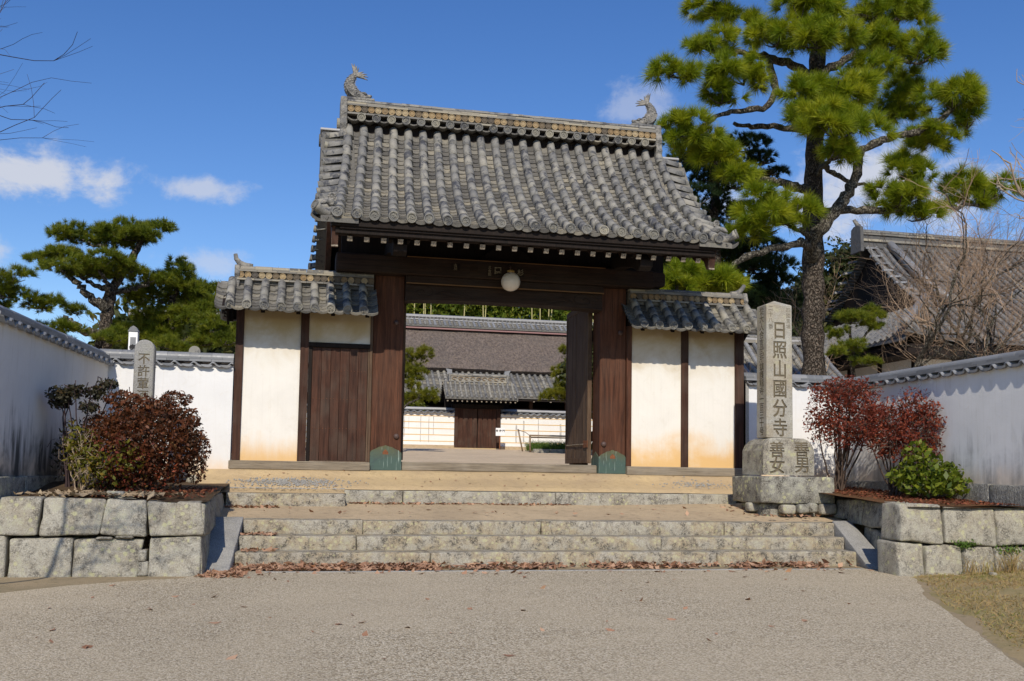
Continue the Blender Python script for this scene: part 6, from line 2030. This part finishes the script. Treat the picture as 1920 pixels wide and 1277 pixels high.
noshi_course(igr, -1.13, 1.15, -0.12, 0.12, 2.66, 2.70, 0.3, M['noshi'])
MB().box(-1.12, 1.14, -0.07, 0.07, 2.62, 2.93).build('ridge_core', M['tile'], igr)
b = MB()
for k in range(9):          # openwork wave relief on the ridge
    x = -0.95+k*0.24
    b.tube([(x+0.09*math.cos(t), -0.085, 2.80+0.055*math.sin(t)) for t in np.linspace(0, 5, 9)], 0.016, 5)
b.build('ridge_relief', M['rdisc'], igr)
noshi_course(igr, -1.13, 1.15, -0.10, 0.10, 2.90, 2.935, 0.3, M['noshi'])
MB().prism([(0.07*math.cos(a), 0.06*math.sin(a)+2.94) for a in np.linspace(0, PI, 8)], 'x', -1.12, 1.14).build('ridge_cap', M['tile'], igr)
for s in (-1, 1):
    MB().prism([(-0.17, 2.66), (0.17, 2.66), (0.14, 2.98), (-0.14, 2.98)], 'x', s*1.16-0.03, s*1.16+0.03).build('ridge_end_tile', M['fishclay'], igr)
    MB().prism([(s*1.05, 2.95), (s*1.25, 2.95), (s*1.24, 3.06), (s*1.30, 3.18), (s*1.06, 3.14)], 'y', -0.05, 0.05).build('ridge_horn', M['smoked'], igr)


def court_wall(label, xa, xb):
    w = thing('courtyard_wall', label, 'wall', (xa, 23.05, CZ))
    L = xb-xa
    MB().box(0, L, -0.12, 0.12, 0.16, 1.44).build('plaster_body', M['plaster_far'], w)
    MB().box(0, L, -0.19, 0.16, -0.1, 0.165).build('stone_base', M['sand_pink'], w)
    for k in range(5):
        z = 0.30+k*0.245
        MB().box(0, L, -0.128, -0.119, z, z+0.03).build('ochre_line', M['ochre'], w)
    n_ = int(L/0.26)
    wv = 0.26
    V = []
    F = []
    N = 6
    for (y, dz) in ((0.0, 0.07), (-0.26, 0.0)):
        for t in (0, -0.025):
            for k in range(N+1):
                u = k/N
                V.append(((u-0.5)*wv, y, dz+t+0.032*math.cos(2*PI*u)))
    q = N+1
    for k in range(N):
        F += [(k, k+1, 2*q+k+1, 2*q+k), (q+k+1, q+k, 3*q+k, 3*q+k+1), (2*q+k, 2*q+k+1, 3*q+k+1, 3*q+k)]
    mw_ = new_mesh('eave_tile', V, F)
    for k in range(n_):
        place('eave_tile', mw_, M['smoked'], w, ((k+.5)*L/n_, 0, 1.45), (0, 0, 0), (L/n_/wv, 1, 1))
        place('eave_tile', mw_, M['smoked'], w, ((k+.5)*L/n_, 0, 1.45), (0, 0, PI), (L/n_/wv, 1, 1))
    noshi_course(w, 0, L, -0.15, 0.15, 1.53, 1.565, 0.4, M['smoked'])
    MB().prism([(0.10*math.cos(a), 1.565+0.075*math.sin(a)) for a in np.linspace(0, PI, 8)], 'x', 0, L).build('round_cap', M['metalcap'], w)
    return w


w1 = court_wall('striped white courtyard wall left of the small inner gate', -9.0, 2.93)
w2 = court_wall('striped white courtyard wall right of the small inner gate', 4.79, 17.0)
# old drip stains standing proud as thin grey streaks
M['streak'] = mat('grey_drip_stain', lambda t: dict(c=t.mix(t.mapr(t.noise(t.scale(t.objco(), (30, 1, 3)), 1.5, 4), 0.35, 0.6), (0.30, 0.30, 0.30), (0.62, 0.61, 0.59)), r=0.9))
for (w_, ox, xs_) in ((w1, -9.0, [(0.98, .9, .028), (1.15, .6, .02), (1.61, 1.1, .03), (1.93, 1.1, .03), (2.11, .8, .03)]), (w2, 4.79, [(5.42, .75, .07), (5.72, .9, .06), (6.32, 1.0, .04), (7.24, .8, .08), (5.55, .35, .04)])):
    for (x, ln, wd) in xs_:
        MB().box(x-ox-wd/2, x-ox+wd/2, -0.1235, -0.1205, 1.36-ln if w_ is w1 else 0.3, 1.30 if w_ is w1 else 0.3+ln).build('drip_stain', M['streak'], w_)

sg = thing('sign_board', 'small white sign board on a reddish stake before the inner gate', 'sign', (4.62, 22.25, 0.80))
MB().box(-0.02, 0.02, -0.02, 0.02, -0.05, 0.60).build('stake', M['rust'], sg)
MB().box(-0.17, 0.19, -0.045, -0.022, 0.55, 0.855).build('board', M['white_paint'], sg, 0.004)
V, F = [], []
for i, ch in enumerate('勅使門'):
    v, f = column_text(ch, 0.10, 0.1, 0.002, 0.002)
    F += [tuple(j+len(V) for j in q) for q in f]
    V += [(a-0.115+i*0.125, -0.0475-c, b_+0.745) for a, b_, c in v]
link('lettering', new_mesh('lettering', V, F), M['ink'], sg)
rb = thing('bamboo_rail', 'low bamboo rail with a leaning stake beside the grass plot', 'rail', (5.2, 19.6, 0.70))
MB().tube([(0.02, 0, 0), (0.0, 0, 0.62)], 0.035, 8).build('rail_post', M['bamboo_old'], rb, smooth=True)
MB().tube([(-0.10, 0.7, 0.0), (-0.28, 0.75, 0.85)], 0.03, 8).build('stake', M['bamboo_old'], rb, smooth=True)
MB().tube([(-0.28, 0.72, 0.82), (-0.10, 0.3, 0.72), (0.02, 0.0, 0.58)], 0.012, 5).build('rope', M['twig'], rb)
MB().tube([(-0.03, -0.04, 0.60), (3.4, -0.04, 0.60)], 0.03, 8).build('rail', M['bamboo_old'], rb, smooth=True)
MB().tube([(-0.03, 0.03, 0.53), (3.4, 0.03, 0.54)], 0.022, 8).build('rail', M['bamboo_old'], rb, smooth=True)
MB().tube([(2.4, 0, 0), (2.4, 0, 0.62)], 0.035, 8).build('rail_post', M['bamboo_old'], rb, smooth=True)
eb = thing('plot_edging', 'low row of edging stones along the courtyard grass plot', 'edging', (5.25, 19.3, 0.66))
for k in range(6):
    link('edging_stone', rough_block(k*0.6+0.01, k*0.6+0.59, -0.1, 0.1, -0.02, 0.15+random.uniform(-.01, .01), 0.012, 5, 0.015, 400+k), M['granite'], eb)
P = np.c_[rng.uniform(5.25, 8.6, 5200), rng.uniform(19.45, 20.6, 5200), np.full(5200, 0.76)]


def blades(P, h, w, lean=0.35):
    n = len(P)
    d = rng.normal(size=(n, 3))*np.array([lean, lean, 0])+np.array([0, 0, 1.0])
    d /= np.linalg.norm(d, axis=1)[:, None]
    hh = h*(0.5+0.8*rng.random(n))[:, None]
    s = np.cross(d, rand_dirs(n))
    s /= np.linalg.norm(s, axis=1)[:, None]
    side = rng.normal(size=(n, 3))*np.array([1, 1, 0])*0.35*hh
    mid = P+d*hh*0.55
    tip = P+d*hh+side-np.array([0, 0, 0.12])*hh
    V = np.stack([P-s*w, P+s*w, mid+s*w*0.7, mid-s*w*0.7, tip], 1).reshape(-1, 3)
    i0 = np.arange(n)[:, None]*5
    q = np.concatenate([i0+np.array([[0, 1, 2]]), i0+np.array([[0, 2, 3]]), i0+np.array([[3, 2, 4]])])
    return V, q


V, F = blades(P, 0.40, 0.007, 0.35)
o = struct(link('plot_grass', np_mesh('plot_grass', V, F), M['grass']), 'stuff')

# the big thatched hall
hl = thing('thatched_hall', 'long temple hall with a weathered thatched roof and a tiled ridge', 'hall', (6.0, 36.0, 0.9))
HX0, HX1 = -13.0, 16.0
hr = link('roof', None, None, hl)
# thatch body: front and rear slopes, thick cut eave
poly = [(-3.55, 4.05), (-3.35, 4.28), (-0.75, 6.32), (0.75, 6.32), (3.35, 4.28), (3.55, 4.05), (3.0, 3.72), (0, 5.9), (-3.0, 3.72)]
V, F = [], []
nx, = (90,)
me = MB().prism(poly, 'x', HX0, HX1).mesh('thatch')
bm = bmesh.new()
bm.from_mesh(me)
bmesh.ops.subdivide_edges(bm, edges=[e for e in bm.edges if e.calc_length() > 5], cuts=60, use_grid_fill=True)
bmesh.ops.subdivide_edges(bm, edges=[e for e in bm.edges if 1.2 < e.calc_length() < 5], cuts=10, use_grid_fill=True)
for v in bm.verts:
    v.co += mnoise.noise_vector(v.co*1.7)*0.05
bm.to_mesh(me)
bm.free()
link('thatch', me, M['thatch'], hr)
MB().box(HX0, HX1, -0.98, 0.98, 6.335, 6.42).build('ridge_board', M['pinkboard'], hr)
MB().box(HX0, HX1, -0.85, 0.85, 6.42, 6.52).build('ridge_board', M['wood_dark'], hr)
# tiled ridge saddle
for i in range(112):
    x = HX0+0.1+i*(HX1-HX0-0.2)/111
    tile_row([(x, -1.02, 6.50), (x, -0.36, 6.88)], (1, 0, 0), 0.075, M['smoked'] if i % 3 else M['tile'], hr, 'ridge_tile_row', 0.26, 5)
pan_sheet([(HX0, -1.03, 6.47), (HX0, -0.3, 6.87)], [(HX1, -1.03, 6.47), (HX1, -0.3, 6.87)], M['pan_i'], hr, 0.12)
pan_sheet([(HX0, 1.03, 6.47), (HX0, 0.3, 6.87)], [(HX1, 1.03, 6.47), (HX1, 0.3, 6.87)], M['pan_i'], hr, 0.12)
MB().box(HX0, HX1, -0.25, 0.25, 6.82, 7.08).build('ridge_core', M['pan'], hr)
for z0, z1, hw in ((6.90, 6.95, .30), (7.06, 7.10, .27), (7.11, 7.15, .24)):
    noshi_course(hr, HX0, HX1, -hw, hw, z0, z1, 0.9, M['metalcap'])
b = MB()
for i in range(150):
    x = HX0+0.1+i*(HX1-HX0-0.2)/149
    b.lathe([(0.055, 0), (0.055, -0.03), (0.001, -0.03)], 6, 'y', (x, -0.255, 7.005))
struct(b.build('ridge_discs', M['tile'], hr), 'stuff')
MB().prism([(0.13*math.cos(a), 7.15+0.07*math.sin(a)) for a in np.linspace(0, PI, 8)], 'x', HX0, HX1).build('ridge_cap', M['smoked'], hr)
# lower tiled pent roof
pr = link('pent_roof', None, None, hl)
PPT = [(-5.35, 2.62), (-4.4, 3.20), (-3.2, 3.98)]
for i in range(98):
    x = HX0-0.4+i*0.305
    tile_row([(x, y, z) for y, z in PPT], (1, 0, 0), 0.085, M['tile'], pr, 'tile_row', 0.3, 5)
pan_sheet([(HX0-0.5, y, z-0.05) for y, z in PPT], [(HX1+0.5, y, z-0.05) for y, z in PPT], M['pan_i'], pr, 0.14)
MB().box(HX0-0.4, HX1+0.4, -5.30, -5.20, 2.44, 2.56).build('eave_board', M['wood_dark'], pr)
MB().prism([(-5.28, 2.52), (-3.2, 3.86), (-3.2, 3.80), (-5.28, 2.46)], 'x', HX0-0.4, HX1+0.4).build('roof_boarding', M['wood_dark'], pr)
for i in range(36):
    x = HX0+i*0.83
    MB().box(x, x+0.08, -5.30, -5.26, 2.40, 2.48).build('rafter_tip', M['endgrain'], pr)
MB().box(HX0+0.3, HX1-0.3, -3.2, 3.2, -0.2, 3.95).build('wall', M['wood_dark'], hl)
for i in range(16):
    x = HX0+0.6+i*1.8
    MB().box(x, x+0.16, -4.30, -4.14, 0, 2.95).build('post', M['wood'], hl)
    sc_ = MB().box(x+0.2, x+1.75, -4.2, -4.17, 0.35, 1.95).build('screen', M['paper_screen'], hl)
    b = MB()
    for k in range(12):
        b.box(x+0.22+k*0.13, x+0.235+k*0.13, -4.215, -4.2005, 0.35, 1.95)
    for k in range(3):
        b.box(x+0.2, x+1.75, -4.222, -4.2155, 0.4+k*0.7, 0.43+k*0.7)
    b.build('lattice', M['wood_dark'], sc_)
MB().box(HX0+0.3, HX1-0.3, -4.26, -4.16, 2.0, 2.16).build('lintel', M['wood_dark'], hl)
MB().box(HX0+0.2, HX1-0.2, -4.5, -3.2, -0.2, 0.35).build('veranda', M['wood'], hl)

# ---------------------------------------------------------------- great hall at right with hip-and-gable roof
gh = thing('main_hall', 'large hip and gable hall roof of grey tiles beyond the bare maples', 'hall', (0, 0, 0))
gr_ = link('roof', None, None, gh)
FP = np.array([(14.2, 4.72), (16.0, 6.15), (17.2, 6.98), (18.8, 8.25), (19.9, 9.35)])
cfh = np.polyfit(FP[:, 0], FP[:, 1], 3)
fz = lambda y: float(np.polyval(cfh, y))
HX = 18.9
EX = 16.9
for i in range(58):
    x = EX+0.25+i*0.36
    if x < HX+0.05:
        ytop = 14.2+(x-EX)*(16.1-14.2)/(HX-EX)
    else:
        ytop = 19.85
    ys_ = np.linspace(14.2, ytop, 9)
    lift = 0.32*max(0, (1-(x-EX)/2.2))**2
    tile_row([(x, y, fz(y)+lift*(1-(y-14.2)/6)) for y in ys_], (1, 0, 0), 0.095, M['hall_tile'], gr_, 'tile_row', 0.32, 5)
ysd = np.linspace(14.2, 19.85, 12)
pan_sheet([(HX, y, fz(y)-0.06) for y in ysd], [(38, y, fz(y)-0.06) for y in ysd], M['hall_pan'], gr_, 0.15, 0.03)
yq = np.linspace(14.2, 16.1, 6)
V, F = [], []
A_ = [(EX+(y-14.2)*(HX-EX)/1.9, y, fz(y)-0.06+0.30*(1-(y-14.2)/1.9)**2) for y in yq]
B_ = [(HX, y, fz(y)-0.06) for y in yq]
pan_sheet(A_, B_, M['hall_pan'], gr_, 0.15, 0.03)
pan_sheet([(38, 39.7-y, fz(y)-0.06) for y in ysd], [(HX, 39.7-y, fz(y)-0.06) for y in ysd], M['hall_pan'], gr_, 0.15, 0.03, 'rear_pan_bed')
# left hip
for i in range(24):
    y = 14.5+i*0.36
    zt = fz(16.1)
    xt = HX if y > 16.1 else EX+(y-14.2)*(HX-EX)/1.9
    lift = 0.32*max(0, (1-(y-14.2)/2.2))**2
    pts = []
    for t in np.linspace(0, 1, 7):
        x = EX+(xt-EX)*t
        yy_ = 14.2+(x-EX)*1.9/(HX-EX)
        pts.append((x, y, fz(yy_)+lift*(1-t)))
    tile_row(pts, (0, 1, 0), 0.095, M['hall_tile'], gr_, 'hip_tile_row', 0.32, 5)
xq = np.linspace(EX, HX, 7)
zf_ = lambda x: fz(14.2+(x-EX)*1.9/(HX-EX))-0.06
pan_sheet([(x, 25.3, zf_(x)) for x in xq], [(x, 14.2+(x-EX)*0.95, zf_(x)) for x in xq], M['hall_pan'], gr_, 0.15, 0.03)
# ridges
MB().tube([(EX-0.05, 14.15, fz(14.2)+0.50), (EX+0.5, 14.7, fz(14.7)+0.30), (HX-0.6, 15.5, fz(15.5)+0.28), (HX+0.1, 16.15, fz(16.15)+0.30)], [0.17, 0.16, 0.15, 0.15], 8).build('hip_ridge', M['smoked'], gr_, smooth=True)
MB().tube([(HX+1.1, 16.0, fz(16.0)+0.25), (HX+1.05, 17.4, fz(17.4)+0.25), (HX+1.0, 19.6, fz(19.6)+0.25)], 0.17, 8).build('descending_ridge', M['smoked'], gr_, smooth=True)
MB().lathe([(0.22, 0), (0.22, -0.08), (0.001, -0.08)], 12, 'y', (HX+1.1, 15.95, fz(16)+0.28)).build('ridge_end_disc', M['tile'], gr_)
for k in range(9):
    y = 16.4+k*0.40
    tile_row([(HX-0.12, y, fz(y)-0.0), (HX+0.35, y, fz(y)+0.03)], (0, 1, 0), 0.09, M['smoked'], gr_, 'verge_tile', 0.45, 6)
    tile_row([(HX-0.28, 39.7-y, fz(y)-0.02), (HX+0.6, 39.7-y, fz(y)+0.14)], (0, 1, 0), 0.10, M['tile'], gr_, 'verge_tile', 0.45, 6)
noshi_course(gr_, HX-0.25, 38, 19.55, 20.15, 9.35, 9.44, 0.9, M['noshi'])
MB().box(HX-0.2, 38, 19.62, 20.08, 9.1, 9.78).build('ridge_core', M['hall_pan'], gr_)
noshi_course(gr_, HX-0.25, 38, 19.56, 20.14, 9.62, 9.69, 0.8, M['noshi'])
noshi_course(gr_, HX-0.25, 38, 19.6, 20.1, 9.72, 9.78, 0.8, M['tile'])
MB().prism([(19.85+0.2*math.cos(a), 9.78+0.1*math.sin(a)) for a in np.linspace(0, PI, 8)], 'x', HX-0.2, 38).build('ridge_cap', M['tile'], gr_)
MB().prism([(19.45, 8.9), (20.25, 8.9), (20.2, 9.9), (20.0, 10.0), (19.7, 10.0), (19.5, 9.9)], 'x', HX-0.38, HX-0.24).build('ridge_end_tile', M['hall_pan'], gr_, 0.02)
MB().tube([(HX-0.2, 19.85, 9.95), (HX-0.3, 19.85, 10.05), (HX-0.45, 19.85, 10.25)], [0.1, 0.09, 0.07], 8).build('bird_perch', M['fishclay'], gr_, smooth=True)
gp = [(16.1, fz(16.1)-0.1)]+[(y, fz(y)-0.15) for y in ysd[4:]]+[(39.7-y, fz(y)-0.15) for y in ysd[4:][::-1]]+[(39.7-16.1, fz(16.1)-0.1)]
MB().prism(gp, 'x', HX+0.35, HX+0.45).build('gable_wall', M['wood_dark'], gh)
MB().box(EX+0.2, 38, 14.4, 14.55, 4.42, 4.55).build('eave_board', M['wood_dark'], gh)
MB().box(EX+0.15, EX+0.3, 14.4, 25.2, 4.42, 4.55).build('eave_board', M['wood_dark'], gh)
MB().box(EX+0.2, 38, 14.35, 25.2, 4.2, 4.4).build('eave_soffit', M['wood_dark'], gh)
MB().box(EX+1.3, 37, 15.6, 24.2, 0.4, 4.2).build('wall', M['plaster_out'], gh)
for k in range(11):
    x = EX+1.3+k*1.9
    MB().box(x-0.09, x+0.09, 15.52, 15.62, 0.4, 4.2).build('post', M['wood_dark'], gh)
for k in range(5):
    MB().box(EX+1.22, EX+1.32, 15.6+k*2.1-0.09, 15.6+k*2.1+0.09, 0.4, 4.2).build('post', M['wood_dark'], gh)
MB().box(EX+1.25, 37, 15.53, 15.61, 2.5, 2.65).build('rail', M['wood_dark'], gh)


def low_house(label, x0, x1, y, zr, ze, run, wall=True, nm='storehouse', mt='smoked'):
    h = thing(nm, label, 'storehouse', ((x0+x1)/2, y, 0.5))
    w = (x1-x0)/2
    r_ = link('roof', None, None, h)
    n_ = int((x1-x0)/0.29)
    for s in (-1, 1):
        for i in range(n_):
            x = -w+0.1+i*(2*w-0.2)/(n_-1)
            tile_row([(x, s*run, ze-.5), (x, s*run*.5, (ze+zr)/2-.56), (x, s*0.1, zr-.5)], (1, 0, 0), 0.08, M[mt] if i % 3 else M['tile'], r_, 'tile_row' if s < 0 else 'rear_tile_row', 0.3, 5)
        pan_sheet([(-w, s*run, ze-.54), (-w, s*run*.5, (ze+zr)/2-.60), (-w, 0, zr-.5)], [(w, s*run, ze-.54), (w, s*run*.5, (ze+zr)/2-.60), (w, 0, zr-.5)], M['pan_i'], r_, 0.14)
    noshi_course(r_, -w, w, -.16, .16, zr-.48, zr-.38, 0.5, M['noshi'])
    noshi_course(r_, -w, w, -.13, .13, zr-.37, zr-.30, 0.5, M['metalcap'])
    noshi_course(r_, -w, w, -.12, .12, zr-.29, zr-.24, 0.5, M['tile'])
    MB().prism([(0.11*math.cos(a), zr-.24+0.06*math.sin(a)) for a in np.linspace(0, PI, 8)], 'x', -w, w).build('ridge_cap', M['tile'], r_)
    MB().prism([(-run*0.8, -.6), (run*0.8, -.6), (run*0.8, ze-.55), (0, zr-.62), (-run*0.8, ze-.55)], 'x', -w+0.4, w-0.4).build('wall', M['plaster_out'], h)
    return h


low_house('low tiled storehouse glimpsed between the right wing wall and the carved pillar', 8.6, 14.5, 15.6, 4.45, 3.05, 1.9)
low_house('low tiled outbuilding half hidden behind the left garden pines', -8.0, -3.6, 15.0, 4.25, 3.2, 1.8)

mk = thing('marker_post', 'slim white capped marker post seen just above the left wall capping', 'post', (-5.9, 2.4, 0))
MB().box(-0.075, 0.075, -0.075, 0.075, 0, 2.30).build('post_shaft', M['white_paint'], mk, 0.006)
MB().prism([(-0.09, 2.302), (0.09, 2.302), (0.05, 2.37), (0, 2.40), (-0.05, 2.37)], 'y', -0.09, 0.09).build('post_cap', M['smoked'], mk)
MB().box(-0.045, 0.045, -0.081, -0.0755, 1.6, 2.2).build('name_plate', M['smoked'], mk)
V, F = column_text('寺', 0.11, 0.1, 0.001, 0.006)
link('lettering', new_mesh('lettering', [(a, -0.0825-c, b_+2.02) for a, b_, c in V], F), M['ink'], mk)

# ---------------------------------------------------------------- litter, grass, pebbles


def scatter_leaves(name, P, size, mt, flat=0.25):
    V, F = leaf_quads(P, size, 1.5, flat)
    V[:, 2] += rng.random(len(V))*size*0.10
    return struct(link(name, np_mesh(name, V, F), mt), 'stuff')


def band(n, x0, x1, y0, y1, z, pw=1.0):
    t = rng.random(n)**pw
    return np.c_[rng.uniform(x0, x1, n), y1+(y0-y1)*t, np.full(n, z)]


P = np.concatenate([band(1500, -3.9, -1.4, -4.20, -3.87, -1.135, 1.2), band(1900, -1.6, 4.0, -4.16, -3.87, -1.135, 1.9), band(260, -4.1, -3.6, -4.8, -4.2, -1.145), band(130, -3.9, 4.0, -4.6, -4.2, -1.145)])
kp = np.array([mnoise.noise(Vector((x*1.7, y*3, 4))) for x, y, _ in P])+0.9*rng.random(len(P)) > np.where(P[:, 0] > -1.4, 0.42, 0.1)
P = P[kp]
P[:, 2] += 0.05*rng.random(len(P))**1.5*np.clip((P[:, 1]+4.25)*3.2, 0, 1)
scatter_leaves('fallen_leaves', P, 0.062, M['litter'], 0.35)
P = np.concatenate([band(260, -2.3, 1.0, -1.22, -1.11, -0.487, 1.5), band(120, -4.0, -3.3, -1.75, -1.52, -0.60), band(90, -3.7, -3.3, -3.43, -3.1, -0.80), band(70, -3.7, -3.3, -3.83, -3.5, -0.96), band(150, 3.2, 4.7, -2.75, -1.3, -0.56), band(50, -3.5, 4.2, -2.7, -1.2, -0.56)])
P[:, 2] = [max(z, landz(x, y)+0.012) if y > -2.75 and x > -4.0 else z+0.01 for x, y, z in P]
scatter_leaves('landing_leaves', P, 0.05, M['litter'], 0.3)
P = np.c_[rng.uniform(-3.9, 3.4, 60), rng.uniform(-0.8, -0.12, 60), np.zeros(60)]
P[:, 2] = [platz(x, y)+0.012 for x, y, _ in P]
scatter_leaves('platform_leaves', P, 0.03, M['litter'], 0.3)
P = np.c_[rng.uniform(-5.2, 3.6, 70), rng.uniform(-9.5, -4.4, 70), np.zeros(70)]
P = P[(P[:, 0] < 3.4+(P[:, 1]+6)*0.55)]
P[:, 2] = [roadz(x, y)+0.012 for x, y, _ in P]
scatter_leaves('forecourt_leaves', P, 0.05, M['litter'], 0.2)
P = np.c_[rng.normal(-5.15, 0.33, 700), rng.normal(-4.05, 0.2, 700), np.full(700, -0.31)]
P = P[(P[:, 1] > -4.5) & (P[:, 0] < -4.3)]
scatter_leaves('dry_leaves', P, 0.07, M['litter_pale'], 0.3)
P = np.c_[rng.uniform(4.5, 6.0, 2600), rng.uniform(-4.8, -0.2, 2600), np.zeros(2600)]
P[:, 2] = -0.31+0.045*np.maximum(0, P[:, 1]+4.3)
scatter_leaves('red_leaves', P, 0.034, M['litter_red'], 0.25)
P = np.c_[rng.uniform(-5.4, -4.05, 900), rng.uniform(-4.4, -2.3, 900), np.zeros(900)]
P[:, 2] = -0.335+0.035*(P[:, 1]+4.5)
scatter_leaves('bush_leaves', P, 0.034, M['litter_red'], 0.25)

n = 70000
P = np.c_[rng.uniform(1.0, 9.5, n), rng.uniform(-13, -5.02, n), np.zeros(n)]
ed = np.interp(-P[:, 1], [5.0, 6.0, 7.1, 8.5, 9.7, 10.6, 13], [4.05, 3.6, 3.0, 2.4, 1.8, 1.3, 0.4])
nz_ = np.array([mnoise.noise(Vector((x*1.1, y*1.1, 0))) for x, y, _ in P])
P = P[(P[:, 0] > ed+0.03+0.14*rng.random(n)) & (nz_+0.7*rng.random(n) > 0.05)]


P[:, 2] = [gz(x, y)-0.005 for x, y, _ in P]
V, F = blades(P, 0.06, 0.004, 1.0)
struct(link('dry_grass', np_mesh('dry_grass', V, F), M['grass_dry']), 'stuff')
for i, (x, y, h_, n_, lab) in enumerate([(5.30, -5.2, 0.36, 90, 'dry grass tuft against the retaining wall under its middle'), (5.62, -5.25, 0.30, 90, 'dry grass tuft at the right edge below the retaining wall'), (4.85, -5.16, 0.26, 40, 'thin dry grass tuft nearest the corner of the retaining wall'), (5.05, -5.18, 0.22, 30, 'short dry grass tuft between taller tufts at the wall foot')]):
    t = thing('grass_tuft', lab, 'grass tuft', (x, y, -1.13))
    P = np.c_[rng.normal(0, 0.06, n_), rng.normal(0, 0.03, n_), np.zeros(n_)]
    V, F = blades(P, h_, 0.004, 0.35)
    link('blades', np_mesh('blades', V, F), M['grass_dry'], t)
for i, (x, y, z, lab) in enumerate([(4.86, -5.02, -0.79, 'small green weed growing in the wall joint above the dry grass'), (5.45, -5.02, -0.85, 'small green weed in the wall joint near the right edge')]):
    t = thing('weed', lab, 'weed', (x, y, z))
    P = rng.normal(size=(160, 3))*np.array([0.085, 0.02, 0.03])
    V, F = leaf_quads(P, 0.022, 1.8)
    link('leaves', np_mesh('leaves', V, F), M['grass'], t)
b = MB()
for i in range(1100):
    if i < 650:
        x, y = -3.15+rng.normal()*0.42, -0.62+rng.normal()*0.10
    elif i < 850:
        x, y = 3.3+rng.normal()*0.3, -0.5+rng.normal()*0.10
    else:
        x, y = rng.uniform(-4.0, -2.4), rng.uniform(-1.1, -0.75)
    if not (-4.1 < x < 4.2):
        continue
    r = 0.008+0.014*rng.random()
    z = (platz(x, y) if y > -0.87 else -0.30)+r*0.3
    b.add([(x-r, y, z), (x, y-r*.8, z), (x+r, y, z), (x, y+r*.8, z), (x+r*.1, y, z+r*.9)], [(0, 1, 4), (1, 2, 4), (2, 3, 4), (3, 0, 4)])
struct(link('pebbles', new_mesh('pebbles', b.v, b.f), M['granite_clean']), 'stuff')
for i, (x, y, r, lab) in enumerate([(-2.86, -1.66, 0.055, 'small grey stone lying at the foot of the sandy kerb block'), (4.95, -5.35, 0.05, 'flat pale stone lying in the dry grass by the retaining wall'), (-4.98, -4.25, 0.09, 'yellowish stone lying among dead leaves under the russet bush'), (-4.55, -0.25, 0.10, 'dark stone at the foot of the short white wall')]):
    z = {0: -0.575, 1: -1.11, 2: -0.33, 3: -0.2}[i]
    tag(link('loose_stone', rough_block(x-r, x+r, y-r*.6, y+r*.6, z-r*.5, z+r*.5, 0.02, 4, 0.02, 500+i), M['granite']), lab, 'stone')
